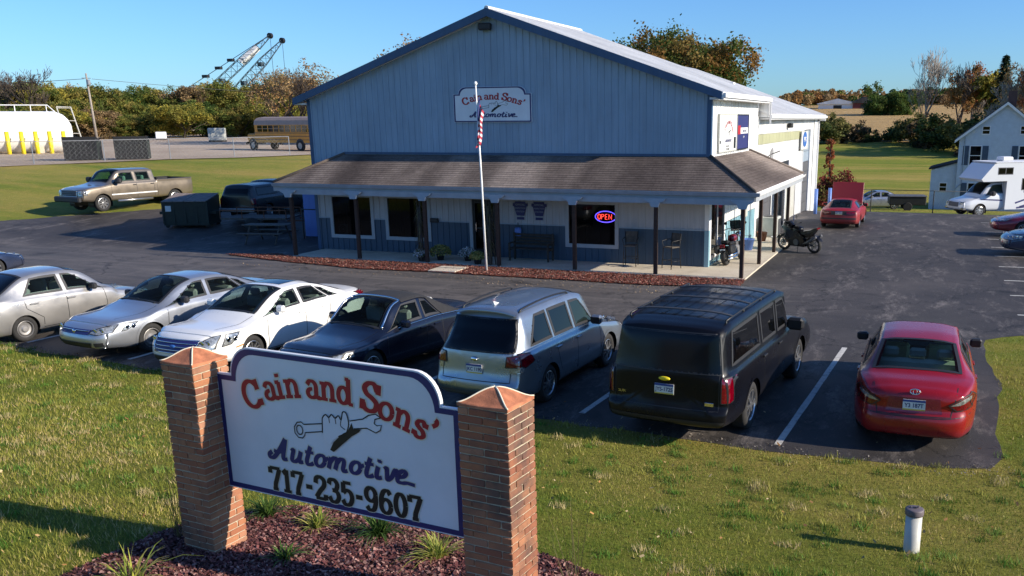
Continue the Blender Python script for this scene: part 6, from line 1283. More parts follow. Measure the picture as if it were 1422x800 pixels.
# ---- pickups
def pickup(name, label, loc, rz, L, W, Hh, col, g):
    P = thing(name, label, 'pickup truck', loc, rz); bl, hd, no, ck, wt, rc = g['belt'], g['hood'], g['nose'], g['cowl'], g['wtop'], g['cab']; rw = g['rw']; bz = g['bed']
    st = [(0, no-.06, no, .70), (.3, no+.02, no+.06, .76), (ck-.1, hd-.03, hd+.01, .78), (ck+.1, hd, hd+.10, .77), (wt-.1, bl, Hh-.05, rw+.03), (wt+.2, bl, Hh-.005, rw), (rc-.15, bl, Hh-.02, rw), (rc, bl, Hh-.06, rw)]
    if g.get('cap'): st += [(rc+.02, bl, Hh-.1, rw), (L-.35, bl, Hh-.1, rw), (L-.12, bl, Hh-.16, rw-.03), (L, bl-.03, bl+.3, rw-.02)]
    else: st += [(rc+.03, bl, bl+.12, rw), (rc+.07, bz, bz+.012, W/2*.9, .985), (L, bz, bz+.012, W/2*.9, .985)]
    q = Hull(L, W, g['zb'], st, [(0, .06), (ck, .06), (wt, .02), (rc, 0), (L, -.01)], [(.3, .1), (.5, 0), (.8, .04), (1.2, .08)], g.get('er', [(.3, .06), (.5, .02), (.7, 0), (1.4, .0)]), .05, .4, .07); q.build(ns=150); q.cut = []; gm = g.get('glass', 'glass_car')
    glasspane(q, P, cst(ck+.12), cst(wt+.03), 7.2, 10.8, gm, 10, 12, name='windshield')
    for a0, a1, b0, b1 in g['wins']:
        for t0, t1 in ((6.1, 6.84), (11.9, 11.16)): glasspane(q, P, lin(a0, a1), lin(b0, b1), t0, t1, gm, 8, 5, name='door_window')
    bedf = None
    if not g.get('cap'): bedf = lambda c, ST: (c[:, 0] < L/2-rc-.16) & (c[:, 0] > -L/2+.08) & (np.abs(c[:, 1]) < W/2-.16) & (c[:, 2] > bz-.1)
    finish_body(q, P, col, g['axles'], g['r']+.09, g['r'], extra=bedf); add_wheels(P, L, W, g['axles'], g['r'], .26, 'alloy', 8); interior(P, L, W, ck+.15, rc, bl-.1, [(2.45, 2, Hh-.2, .5)]+([(3.3, 3, Hh-.2, .5)] if rc > 3.6 else []), dashz=bl)
    if not g.get('cap'):
        x0, x1, w = -L/2+.07, L/2-rc-.14, W/2-.145; b = MB(); zf = bz-.50; b.quad((x0, -w, zf), (x1, -w, zf), (x1, w, zf), (x0, w, zf)); b.quad((x0, -w, zf), (x1, -w, zf), (x1, -w, bz+.02), (x0, -w, bz+.02)); b.quad((x0, w, zf), (x1, w, zf), (x1, w, bz+.02), (x0, w, bz+.02)); b.quad((x0, -w, zf), (x0, w, zf), (x0, w, bz+.02), (x0, -w, bz+.02)); b.quad((x1, -w, zf), (x1, w, zf), (x1, w, bz+.12), (x1, -w, bz+.12)); b.ob('bed_liner', 'plastic_dark', P)
        b = MB(); b.box(x0-.02, x1, w-.02, w+.12, bz+.012, bz+.03); b.box(x0-.02, x1, -w-.12, -w+.02, bz+.012, bz+.03); b.ob('bed_rail', 'plastic_dark', P)
    mirror(P, q, ck+.42, bl+.12, 'plastic_dark', 1.7, W/2*.97); handles(P, q, g['hands'], 'plastic_dark', bl-.13); return P, q
tx, ty_ = -31.7, 6.3
P, q = pickup('pickup_truck', 'tan crew cab pickup parked on the lawn edge left of the dumpster', (tx, ty_, H(tx, ty_)), radians(261), 6.1, 2.03, 1.98, 'paint_champagne',
    dict(belt=1.32, hood=1.27, nose=1.10, cowl=1.35, wtop=2.15, cab=3.95, rw=.74, bed=1.36, zb=.48, r=.40, axles=(.98, 5.0), glass='glass_green', wins=[(1.62, 2.12, 2.78, 2.78), (2.93, 2.93, 3.68, 3.66)], hands=[2.75, 3.72]))
grille_bars(P, q, [(-.62, .78), (.62, .78), (.62, 1.06), (-.62, 1.06)], 'black', [(.86, .6), (.94, .6), (1.02, .6)], 'steel_rim', 'chrome'); 
for s in (-1, 1): patch(q, 'headlight', 'F', [(s*.66, .80), (s*.94, .80), (s*.94, 1.06), (s*.66, 1.06)], 'lamp_clear', P, .012); patch(q, 'headlight', 'L' if s > 0 else 'R', [(.06, .82), (.22, .82), (.22, 1.04), (.06, 1.04)], 'lamp_clear', P, .012); MB().tube([(L/2-1.75+.9, s*1.0, .46), (-.6, s*1.0, .46)], .055, 8).ob('side_step', 'alloy', P, smooth=True)
MB().rbox(3.12, 3.32, -.98, .98, .50, .76, .05).ob('front_bumper', 'plastic_dark', P); seams(P, q, [[(1.5, 1.28), (1.46, .55)], [(2.85, 1.3), (2.85, .52)], [(3.82, 1.3), (3.82, .52)], [(3.99, 1.36), (3.99, .52)]]); 
b = MB(); strip(q, b, 'L', [(1.45, .78), (3.95, .78)], .06, .012); strip(q, b, 'R', [(1.45, .78), (3.95, .78)], .06, .012); b.ob('side_moulding', 'paint_white', P)
tx, ty_ = -23.5, 6.9
P, q = pickup('pickup_truck', 'dark pickup with a cap over its bed parked between dumpster and porch', (tx, ty_, H(tx, ty_)), radians(97), 5.3, 1.85, 1.78, 'paint_dark_green',
    dict(cap=True, belt=1.12, hood=1.05, nose=.92, cowl=1.25, wtop=1.95, cab=3.0, rw=.68, bed=1.2, zb=.38, r=.36, axles=(.9, 4.1), wins=[(1.5, 1.95, 2.3, 2.3), (2.42, 2.42, 2.9, 2.9), (3.2, 3.2, 4.9, 4.8)], hands=[2.3], er=[(.3, .06), (.5, .0), (.7, .05), (1.2, .06), (1.6, .14)]))
for s in (-1, 1): patch(q, 'taillight', 'B', [(s*.74, .78), (s*.90, .78), (s*.90, 1.08), (s*.74, 1.08)], 'lamp_red', P, .012); patch(q, 'taillight', 'L' if s > 0 else 'R', [(5.12, .80), (5.26, .80), (5.26, 1.08), (5.12, 1.08)], 'lamp_red', P, .012)
patch(q, 'cap_window', 'B', [(-.62, 1.18), (.62, 1.18), (.56, 1.50), (-.56, 1.50)], 'glass_dark', P, .01); MB().rbox(-2.78, -2.62, -.9, .9, .45, .62, .03).ob('rear_bumper', 'steel_rim', P)
# ---- motorhome
vx, vy = 11.9, 30.2
P = thing('motorhome', 'white motorhome with blue swooshes parked in front of the pale blue house', 'motorhome', (vx, vy, H(10, 28.5)), radians(211)); L, W = 8.6, 2.3
q = Hull(2.6, 2.02, .36, [(0, .84, .92, .66), (.3, .92, 1.0, .74), (.95, 1.08, 1.13, .78), (1.1, 1.12, 1.28, .76), (1.75, 1.26, 1.92, .70), (2.1, 1.28, 2.0, .70), (2.6, 1.28, 2.0, .70)], [(0, .08), (1, .08), (2, .02), (2.6, 0)], [(.3, .1), (.5, 0), (.9, .05), (1.1, .1)], [(0, 0), (2, 0)], .08, .4, .07); q.build(ns=60); q.cut = []
E_ = bpy.data.objects.new('cab', None); COL.objects.link(E_); E_.parent = P; E_.location = (L/2-1.3, 0, 0)
glasspane(q, E_, cst(1.15), cst(1.78), 7.2, 10.8, 'glass_dark', 8, 10, name='windshield') 
for t0, t1 in ((6.1, 6.84), (11.9, 11.16)): glasspane(q, E_, lin(1.3, 1.8), lin(2.42, 2.42), t0, t1, 'glass_car', 8, 5, name='door_window')
finish_body(q, E_, 'paint_rv', (.98,), .44, .37); 
for s in (-1, 1): patch(q, 'headlight', 'F', [(s*.55, .72), (s*.86, .74), (s*.86, .88), (s*.55, .86)], 'lamp_clear', E_, .012); patch(q, 'side_stripe', 'L' if s > 0 else 'R', [(.75, 1.0), (2.4, .90), (2.35, .98), (1.2, 1.04)], 'ink_blue', E_, .008)
patch(q, 'grille', 'F', [(-.5, .58), (.5, .58), (.5, .84), (-.5, .84)], 'plastic_grey', E_, .008); MB().rbox(1.15, 1.38, -.95, .95, .40, .58, .04).ob('bumper', 'chrome', E_); mirror(E_, q, 1.6, 1.35, 'plastic_dark', 1.8)
add_wheels(P, L, 2.02, (.98,), .37, .24, 'alloy', 8); add_wheels(P, L, 2.2, (6.2,), .38, .3, 'alloy', 8)
b = MB(); b.prism([(-L/2, .42), (L/2-2.45, .42), (L/2-2.45, 2.05), (L/2-.95, 2.02), (L/2-.80, 2.16), (L/2-1.55, 3.0), (L/2-1.75, 3.08), (-L/2, 3.08)], -1.16, 1.16, None, 'xz'); b.ob('house_body', 'paint_rv', P)
b = MB(); b.rbox(-L/2-.03, L/2-1.6, -1.19, 1.19, 3.075, 3.13, .02); b.ob('roof', 'white_trim', P); MB().rbox(1.0, 1.7, -.35, .35, 3.13, 3.38, .06).ob('roof_air_unit', 'white_trim', P); MB().rbox(-2.0, -1.6, -.3, .1, 3.13, 3.25, .04).ob('roof_vent', 'white_trim', P)
for x0, x1, z0, z1 in ((1.55, 2.45, 2.45, 2.78), (-.9, .85, 1.55, 2.15), (-3.4, -2.2, 1.55, 2.15)):
    for sd in (1, -1): w_ = MB().box(x0, x1, sd*1.161-.004, sd*1.161+.004, z0, z1).ob('window', 'glass_dark', P); bb = MB(); bb.box(x0-.04, x1+.04, sd*1.164-.004, sd*1.164+.004, z0-.04, z0); bb.box(x0-.04, x1+.04, sd*1.164-.004, sd*1.164+.004, z1, z1+.04); bb.box(x0-.04, x0, sd*1.164-.004, sd*1.164+.004, z0, z1); bb.box(x1, x1+.04, sd*1.164-.004, sd*1.164+.004, z0, z1); bb.box((x0+x1)/2-.02, (x0+x1)/2+.02, sd*1.167-.004, sd*1.167+.004, z0, z1); bb.ob('frame', 'plastic_grey', w_)
for sw in ([(1.2, .78), (.2, 1.06), (-1.2, 1.24), (-3, 1.30)], [(.9, .55), (-.1, .80), (-1.6, 1.0), (-3.6, 1.05)], [(1.1, .50), (.4, .55), (-.6, .52)]):
    b = MB(); ribbon(b, cr(sw, 6), .10, 0, 'ink_blue', 1)
    for sd in (1, -1): bb = MB(); bb.add([(x, sd*1.163, z) for x, y, z in b.v], b.f); bb.ob('swoosh', 'ink_blue', P)
c = bpy.data.curves.new('t', 'FONT'); c.body = 'Conquest'; c.size = .2; c.align_x = 'CENTER'; c.materials.append(MATS['ink_blue']); textmesh('lettering', c, P, (.35, 1.165, 1.36), (pi/2, 0, pi))
off_ = E_.location.copy()
for ch in list(E_.children): ch.parent = P; ch.location = ch.location+off_
bpy.data.objects.remove(E_)
# ---- motorcycles
def motorcycle(name, label, loc, rz, sport, lean=0.0, steer=0.):
    P = thing(name, label, 'motorcycle', loc, rz); P.rotation_euler = (lean, 0, rz); wb = 1.42 if sport else 1.6; r = .31; xf, xr = wb/2, -wb/2
    for x, nme, w in ((xf, 'f', .12), (xr, 'r', .17)):
        b = MB(); b.lathe([(r*.74, -w*.42), (r*.86, -w*.5), (r*.97, -w*.3), (r, 0), (r*.97, w*.3), (r*.86, w*.5), (r*.74, w*.42)], 30, None, 'y'); wo = b.ob('wheel', 'rubber', P, smooth=True, loc=(x, 0, r))
        b = MB(); b.lathe([(r*.75, -.03), (r*.70, -.035), (r*.70, .035), (r*.75, .03)], 30, None, 'y'); b.lathe([(.05, -.06), (.05, .06)], 12, None, 'y')
        for k in range(6): a = k*pi/3; b.tube([(cos(a)*.04, 0, sin(a)*.04), (cos(a)*r*.71, 0, sin(a)*r*.71)], .012, 5)
        b.ob('rim', 'plastic_dark' if sport else 'steel_rim', wo); MB().lathe([(.13, .05), (.13, .056), (.07, .056), (.07, .05)], 20, None, 'y').ob('brake_disc', 'steel_rim', wo)
    b = MB(); 
    for y in (-.09, .09): b.tube([(xf, y, r), (xf-.28, y, .98 if sport else 1.02)], .022, 8)
    b.ob('fork', 'plastic_grey' if sport else 'chrome', P, smooth=True)
    b = MB()
    for y in (-.11, .11): b.tube([(xr, y, r), (xr+.5, y, .40), (.1, y*.9, .34), (.35, y*.6, .42), (xf-.30, y*.3, .92)], .024, 6); b.tube([(xf-.3, y*.3, .90), (.0, y, .72), (-.35, y, .70), (xr+.1, y*.8, .78 if sport else .62)], .022, 6)
    b.ob('frame', 'black', P, smooth=True)
    b = MB(); b.rbox(-.16, .26, -.17, .17, .28, .60, .05); b.lathe([(.0, -.2), (.12, -.2), (.13, 0), (.12, .2), (.0, .2)], 18, None, 'y', (.0, 0, .40)); b.lathe([(.0, -.13), (.10, -.13), (.10, .13), (.0, .13)], 14, None, 'y', (.18, 0, .36)); 
    for k in range(5): b.rbox(.02+.0, .26, -.13, .13, .56+k*.03, .575+k*.03, .004)
    b.ob('engine', 'plastic_grey' if sport else 'steel_rim', P)
    b = MB(); prof = [(.02, .0), (.10, .02), (.15, .10), (.165, .22), (.15, .34), (.09, .46), (.02, .50)]
    V = []; n = 14
    for rr, x in prof:
        for k in range(n): t = 2*pi*k/n; V.append((-.18+x, rr*cos(t)*.95, .82+rr*sin(t)*.75+(.04 if sin(t) > 0 else 0)))
    b.add(V, [(i*n+k, i*n+(k+1) % n, (i+1)*n+(k+1) % n, (i+1)*n+k) for i in range(len(prof)-1) for k in range(n)]); b.ob('fuel_tank', 'paint_black' if sport else 'paint_maroon', P, smooth=True)
    b = MB(); 
    if sport: b.prism([(-.15, .80), (-.40, .76), (-.55, .84), (-.82, .98), (-.90, 1.0), (-.88, .94), (-.60, .78), (-.35, .70), (-.12, .70)], -.11, .11, None, 'xz')
    else: b.rbox(-.62, -.12, -.17, .17, .66, .76, .04); b.rbox(-.85, -.60, -.13, .13, .74, .84, .04); b.tube([(-.78, -.10, .7), (-.98, -.10, 1.12), (-.98, .10, 1.12), (-.78, .10, .7)], .014, 6)
    b.ob('seat', 'black', P, smooth=False)
    b = MB()
    for s, (x, w, z0) in ((1, (xf, .07, 0)), (2, (xr, .10, 0))):
        V = []; n = 10
        for k in range(n+1):
            t = radians(20 if s == 1 else 25)+radians(130)*k/n; V += [(x+(r+.035)*cos(t), -w, r+(r+.035)*sin(t)), (x+(r+.055)*cos(t), 0, r+(r+.055)*sin(t)), (x+(r+.035)*cos(t), w, r+(r+.035)*sin(t))]
        b.add(V, [(3*k+j, 3*k+j+1, 3*k+j+4, 3*k+j+3) for k in range(n) for j in (0, 1)])
    b.ob('fender', 'paint_black', P, smooth=True)
    b = MB(); hx_ = xf-.30; h = 1.0 if sport else 1.08
    b.tube([(hx_-.22, -.38, h+.02), (hx_-.08, -.24, h+.06), (hx_, 0, h), (hx_-.08, .24, h+.06), (hx_-.22, .38, h+.02)], .014, 6); b.ob('handlebar', 'black' if sport else 'chrome', P, smooth=True)
    b = MB(); b.tube([(hx_-.14, -.33, h+.03), (hx_-.26, -.40, h+.02)], .02, 6); b.tube([(hx_-.14, .33, h+.03), (hx_-.26, .40, h+.02)], .02, 6); b.ob('grip', 'black', P)
    for y in (-.3, .3): b = MB(); b.tube([(hx_-.08, y, h+.05), (hx_-.05, y*1.15, h+.2)], .007, 5); b.lathe([(0, 0), (.055, 0), (.05, .02), (0, .03)], 14, None, 'x', (hx_-.06, y*1.18, h+.24)); b.ob('mirror', 'black', P)
    if sport:
        b = MB(); V = []; 
        for x, w, z0, z1 in ((xf+.02, .05, .86, .98), (xf-.10, .15, .72, 1.10), (xf-.30, .19, .62, 1.14), (xf-.48, .18, .50, 1.0)):
            V += [(x, -w*.6, z0), (x, -w, (z0+z1)/2), (x, -w*.5, z1), (x, w*.5, z1), (x, w, (z0+z1)/2), (x, w*.6, z0)]
        b.add(V, [(6*i+k, 6*i+k+1, 6*i+k+7, 6*i+k+6) for i in range(3) for k in range(5)]); b.ob('fairing', 'paint_black', P, smooth=True); MB().box(xf-.0, xf+.03, -.09, .09, .86, .94).ob('headlight', 'lamp_clear', P)
        for y in (-.13, .13): MB().tube([(-.2, y, .32), (-.5, y*1.2, .42), (-.92, y*1.3, .66)], [.03, .05, .052], 10).ob('exhaust', 'plastic_grey', P, smooth=True)
        MB().box(-.93, -.90, -.09, .09, .93, .98).ob('taillight', 'lamp_red', P); MB().prism([(.46, .88), (.50, .55), (.28, .24), (-.38, .24), (-.34, .62), (-.05, .80)], -.175, .175, None, 'xz').ob('side_fairing', 'paint_black', P); MB().prism([(-.2, .55), (-.62, .62), (-.85, .90), (-.5, .86), (-.2, .80)], -.10, .10, None, 'xz').ob('tail_fairing', 'paint_black', P)
    else:
        b = MB(); b.lathe([(.0, .12), (.09, .12), (.10, .06), (.07, -.05), (0, -.08)], 18, None, 'x', (hx_+.1, 0, .92)); b.ob('headlight', 'chrome', P, smooth=True)
        for y in (-.16,): MB().tube([(.1, y, .35), (-.2, y-.03, .24), (-1.05, y-.04, .24)], [.03, .04, .045], 10).ob('exhaust', 'chrome', P, smooth=True); MB().tube([(.1, y, .45), (-.2, y-.03, .33), (-1.0, y-.04, .34)], [.03, .04, .045], 10).ob('exhaust', 'chrome', P, smooth=True)
        for y in (-.24, .24): MB().rbox(-1.02, -.58, y-.09, y+.09, .42, .70, .05).ob('saddlebag', 'black', P)
        MB().rbox(xr-.28, xr-.22, -.09, .09, .62, .74, .02).ob('taillight', 'lamp_red', P); MB().box(xr-.27, xr-.26, -.09, .09, .46, .58).ob('license_plate', 'plate_white', P)
        MB().tube([(.35, -.28, .75), (.5, -.28, 1.05), (.5, .28, 1.05), (.35, .28, .75)], .014, 6).ob('crash_bar', 'chrome', P)
        b = MB(); b.add([(xf-.2, -.24, 1.05), (xf-.2, .24, 1.05), (xf-.38, .20, 1.42), (xf-.38, -.20, 1.42)], [(0, 1, 2, 3)]); b.ob('windscreen', 'glass_dark', P)
    MB().tube([(-.05, .12, .32), (-.15, .32, .0)], .012, 5).ob('kickstand', 'black', P); return P
motorcycle('motorcycle', 'touring motorcycle with red tail lamp standing on the porch slab by the corner', (.62, 1.35, .055), radians(83), False, radians(-6))
motorcycle('motorcycle', 'black sports motorcycle parked on the asphalt beside the porch slab', (2.35, 5.15, 0.), radians(150), True, radians(-7))
# ---------------------------------------------------------------- beyond the lot
# dumpster near the porch
dz_ = thing('dumpster', 'dark green dumpster with dusty lids on the asphalt in the shop shadow', 'dumpster', (-24.9, 3.3, H(-24.9, 3.3)), radians(22))
b = MB(); b.prism([(-.75, .12), (.75, .12), (.80, 1.15), (-.80, 1.38)], -1.0, 1.0, None, 'xz'); b.v = [(y, -x, z) for x, y, z in b.v]; b.ob('bin_body', 'dumpster_green', dz_)
b = MB(); 
for x in (-.98, -.5, 0, .5, .98): b.box(x-.03, x+.03, -.80, -.755, .2, 1.22)
b.box(-1.03, 1.03, -.84, .84, 1.12, 1.18) if False else None; b.box(-1.25, -1.0, -.5, .3, .6, .72); b.box(1.0, 1.25, -.5, .3, .6, .72); b.ob('steel_ribs', 'dumpster_green', dz_)
for x in (-.5, .5):
    b = MB(); n = 6
    for k in range(n): xx = x-.49+k*.163; b.prism([(.86, 1.41), (-.86, 1.17), (-.86, 1.20), (.86, 1.44)], xx+.008, xx+.155, None, 'yz')
    b.ob('lid', 'lid_dust', dz_)
MB().box(-.85, -.6, -.812, -.795, .75, 1.0).ob('sticker', 'plate_white', dz_)
for x in (-.9, .9):
    for y in (-.6, .6): MB().lathe([(.0, -.03), (.09, -.03), (.09, .03), (0, .03)], 12, None, 'y', (x, y, .09)).ob('wheel', 'rubber', dz_)
# picnic table and odds in the shade at the porch's left end
pt = thing('picnic_table', 'dark wooden picnic table in the deep shade left of the porch', 'table', (-19.0, 1.2, H(-19, 1.2)), radians(12))
for k in range(5): MB().rbox(-.95, .95, -.38+k*.155, -.24+k*.155, .72, .76, .006).ob('table_plank', 'wood_grey', pt)
for s in (-1, 1):
    for k in range(2): MB().rbox(-.95, .95, s*.72-.14+k*.145, s*.72-.01+k*.145, .42, .46, .006).ob('bench_plank', 'wood_grey', pt)
    b = MB(); b.tube([(s*.65, -.75, 0), (s*.65, -.25, .72)], .035, 6); b.tube([(s*.65, .75, 0), (s*.65, .25, .72)], .035, 6); b.box(s*.65-.03, s*.65+.03, -.85, .85, .36, .43); b.ob('leg_frame', 'wood_grey', pt)
tr = thing('utility_trailer', 'dark open utility trailer standing in the shade behind the picnic table', 'trailer', (-21.3, 3.6, H(-21.3, 3.6)), radians(15)); b = MB(); b.box(-1.5, 1.5, -.8, .8, .55, .62); b.ob('deck', 'wood_grey', tr)
b = MB()
for s in (-1, 1):
    b.tube([(-1.5, s*.8, .95), (1.5, s*.8, .95)], .025, 6)
    for x in (-1.5, -.5, .5, 1.5): b.tube([(x, s*.8, .6), (x, s*.8, .95)], .022, 6)
b.tube([(1.5, .7, .5), (2.6, 0, .45), (1.5, -.7, .5)], .035, 6); b.ob('rails', 'rust', tr)
for s in (-1, 1): MB().lathe([(0, -.09), (.2, -.09), (.32, -.08), (.33, 0), (.32, .08), (.2, .09), (0, .09)], 20, None, 'y', (0, s*.92, .33)).ob('wheel', 'rubber', tr, smooth=True)
# blue shed and hand rail at the west wall
bs = thing('blue_container', 'bright blue shed with dark scrawled mark behind the left corner of the shop', 'shed', (-17.35, 4.9, H(-17.3, 4.9)), 0)
MB().rbox(-1.25, 1.3, -1.8, 1.8, 0, 2.78, .02).ob('shed_body', 'blue_shed', bs); MB().rbox(-1.3, 1.35, -1.85, 1.85, 2.78, 2.84, .02).ob('roof', 'white_trim', bs)
b = MB()
for k, (x, h) in enumerate(((-.6, .35), (-.25, .55), (.1, .4), (.45, .5))): ribbon(b, [(x, 2.2), (x+.2, 2.2+h)], .09, 1.82, 'ink_black', 1)
ribbon(b, [(-.9, 2.15), (.9, 2.3)], .06, 1.823, 'ink_black', 1); b.ob('mark', 'ink_black', bs)
hr = thing('hand_rail', 'dark metal hand rail standing before the blue shed', 'railing', (-18.3, 2.6, H(-18.3, 2.6))); MB().tube([(0, 0, 0), (0, 0, 1.25), (1.3, 0, 1.25), (1.3, 0, 0)], .035, 6).ob('rail', 'black', hr)
# storage tank
px_, py_ = -71.2, 29.05; ta = math.atan2(33.8-24, -67+75)
tk = thing('storage_tank', 'long white horizontal storage tank behind yellow posts in the gravel yard', 'tank', (px_, py_, 2.3), ta); b = MB(); R = 1.8; pr = [(.0, -6.6), (.6, -6.55), (1.1, -6.35), (1.5, -6.0), (R, -5.4), (R, 5.4), (1.5, 6.0), (1.1, 6.35), (.6, 6.55), (0, 6.6)]
b.lathe(pr, 40, None, 'x', (0, 0, 1.82)); b.ob('tank_shell', 'tank_white', tk, smooth=True)
for x in (-4, 0, 4): MB().box(x-.3, x+.3, -1.3, 1.3, -.3, .6).ob('saddle', 'concrete', tk)
b = MB(); 
for yy in (-.6, .6): b.tube([(1.2, yy, 3.4), (1.2, yy, 4.15), (4.9, yy, 4.15), (5.4, yy, 3.6)], .035, 6)
for x in (1.2, 2.4, 3.6, 4.8): b.tube([(x, -.6, 3.4), (x, -.6, 4.15), (x, .6, 4.15), (x, .6, 3.4)], .03, 6)
b.ob('platform_rail', 'white_trim', tk)
b = MB()
for yy in (-.4, .4): b.tube([(5.6, yy, 4.0), (6.7, yy, 4.0), (7.4, yy, .2)], .045, 6); b.tube([(5.6, yy, 4.0), (6.3, yy, .2)], .04, 6)
for k in range(10): t = k/10; b.tube([(6.72+.68*t, -.4, 3.9-3.7*t), (6.72+.68*t, .4, 3.9-3.7*t)], .035, 5); b.tube([(5.62+.68*t, -.4, 3.9-3.7*t), (6.72+.68*t, -.4, 3.9-3.7*t)], .03, 5) if k % 3 == 0 else None
b.ob('ladder', 'pvc', tk)
ca, sa = cos(ta), sin(ta); yp = MB().tube([(0, 0, -.2), (0, 0, 1.95)], .17, 10).mesh('post', 'safety_yellow', True)
for k, lab in enumerate(('at the right end', 'second from the right', 'third from the right', 'fourth from the right', 'fifth from the right', 'sixth from the right')):
    u = 5.75-1.05*k; x = px_+u*ca+2.9*sa; y = py_+u*sa-2.9*ca; thing('yellow_bollard', f'yellow steel post before the white tank, {lab} of the row', 'bollard', (x, y, H(x, y)), 0, 'yellow posts guarding the tank', yp)
# dumpsters in the yard
for k, (x, y, rz, lab) in enumerate(((-51.6, 21.4, 38, 'black and green dumpster in the yard right beside the white tank'), (-48.9, 23.3, 40, 'black dumpster in the yard, farther right from the tank'))):
    o = thing('yard_dumpster', lab, 'dumpster', (x, y, H(x, y)), radians(rz), 'black dumpsters in the gravel yard'); o.scale = (.88, .88, .98); b = MB(); b.prism([(-.95, .1), (.95, .1), (1.0, 1.45), (-1.0, 1.75)], -1.25, 1.25, None, 'yz') ; b.ob('bin_body', 'dumpster_black', o)
    MB().box(1.252, 1.27, -.95, .95, .12, 1.4).ob('side_panel', 'dumpster_green', o); b = MB()
    for q_ in range(7): b.box(-1.2+q_*.4-.04, -1.2+q_*.4+.04, -1.02, -.97, .15, 1.45)
    b.ob('steel_ribs', 'plastic_dark', o)
# chain link fences
def fence(label, pts, h, gap, m='galv', mesh=True, name='chain_link_fence'):
    o = thing(name, label, 'fence', (pts[0][0], pts[0][1], 0)); ox, oy = pts[0]; P = []
    for (x0, y0), (x1, y1) in zip(pts[:-1], pts[1:]):
        n = max(1, int(math.hypot(x1-x0, y1-y0)/gap)); P += [(x0+(x1-x0)*t/n, y0+(y1-y0)*t/n) for t in range(n)]
    P.append(pts[-1]); pd_ = MB().tube([(0, 0, -.1), (0, 0, h)], .035, 6).mesh('post', m)
    for x, y in P: ob('post', pd_, o, (x-ox, y-oy, H(x, y)))
    MB().tube([(x-ox, y-oy, H(x, y)+h) for x, y in P], .022, 5).ob('top_rail', m, o)
    if mesh:
        b = MB()
        for (x0, y0), (x1, y1) in zip(P[:-1], P[1:]):
            L_ = math.hypot(x1-x0, y1-y0); n = int(L_/.30); z0, z1 = H(x0, y0), H(x1, y1)
            for k in range(n+1):
                for d in (-1, 1):
                    a = k/n; c = min(1, max(0, a+d*h/L_)); hh = h*min(1, abs(c-a)*L_/h); w = .003
                    xa, ya, xc, yc = x0+(x1-x0)*a-ox, y0+(y1-y0)*a-oy, x0+(x1-x0)*c-ox, y0+(y1-y0)*c-oy; za, zc = z0+(z1-z0)*a+.05, z0+(z1-z0)*c+.05+hh
                    b.add([(xa, ya, za-w), (xa, ya, za+w), (xc, yc, zc+w), (xc, yc, zc-w)], [(0, 1, 2, 3)])
        q_ = b.ob('wire_mesh', m, o); q_['kind'] = 'stuff'
    return o
fence('galvanised chain link fence between lawn and gravel yard', [(-56.5, 10.5), (-50.2, 16.2), (-48.3, 20.2), (-46.9, 24.8), (-44.3, 28.6), (-42.4, 32.8)], 1.5, 3.0)
fence('distant chain link fence at the back edge of the gravel yard', [(-128, 84), (-104, 102), (-80, 112)], 1.9, 5.0)
fence('black chain link fence at the back edge of the asphalt lot', [(.9, 30.4), (3.2, 32.0), (7, 32.6), (9.2, 36.5), (13.5, 38.6)], 1.5, 2.6, 'black')
gb = thing('gate_barrier', 'yellow swing barrier open at the back of the gravel yard', 'gate', (-95.5, 88, H(-95.5, 88)), radians(40)); b = MB(); b.tube([(0, 0, 0), (-.5, 0, 3.2)], .12, 6); b.tube([(-.4, 0, 2.6), (5.0, 0, 3.2)], .12, 6); b.ob('arm', 'safety_yellow', gb)
# utility pole
up_ = thing('utility_pole', 'lone weathered utility pole before the left treeline', 'utility pole', (-96.97, 63.65, 2.5)); MB().tube([(0, 0, 0), (-.45, .1, 8.6)], [.17, .10], 8).ob('pole', 'bark_pale', up_, smooth=True); MB().tube([(-.6, -.5, 8.0), (-.2, .5, 8.0)], .04, 5).ob('crossarm', 'bark', up_); MB().rbox(-.35, .1, -.2, .2, 7.1, 7.8, .08).ob('transformer', 'galv', up_)
# school bus
P = thing('school_bus', 'old yellow school bus partly hidden behind the left wall of the shop', 'bus', (-49.6, 42.6, 2.27), radians(166)); L, W = 11.0, 2.45
b = MB(); sec = [(-1.22, .75), (1.22, .75), (1.22, 2.35), (1.12, 2.75), (.8, 2.98), (0, 3.08), (-.8, 2.98), (-1.12, 2.75), (-1.22, 2.35)]
b.prism(sec[:3]+[(-1.22, 2.35)], -L/2, L/2-1.6, None, 'yz'); b.ob('bus_body', 'bus_yellow', P); b = MB(); b.prism([sec[8]]+[sec[2]]+sec[3:8], -L/2, L/2-1.5, None, 'yz'); b.ob('roof', 'bus_roof', P)
b = MB(); b.rbox(L/2-1.62, L/2, -1.0, 1.0, .75, 1.55, .14); b.ob('bonnet', 'bus_yellow', P); MB().rbox(L/2, L/2+.12, -1.1, 1.1, .55, .80, .04).ob('bumper', 'black', P)
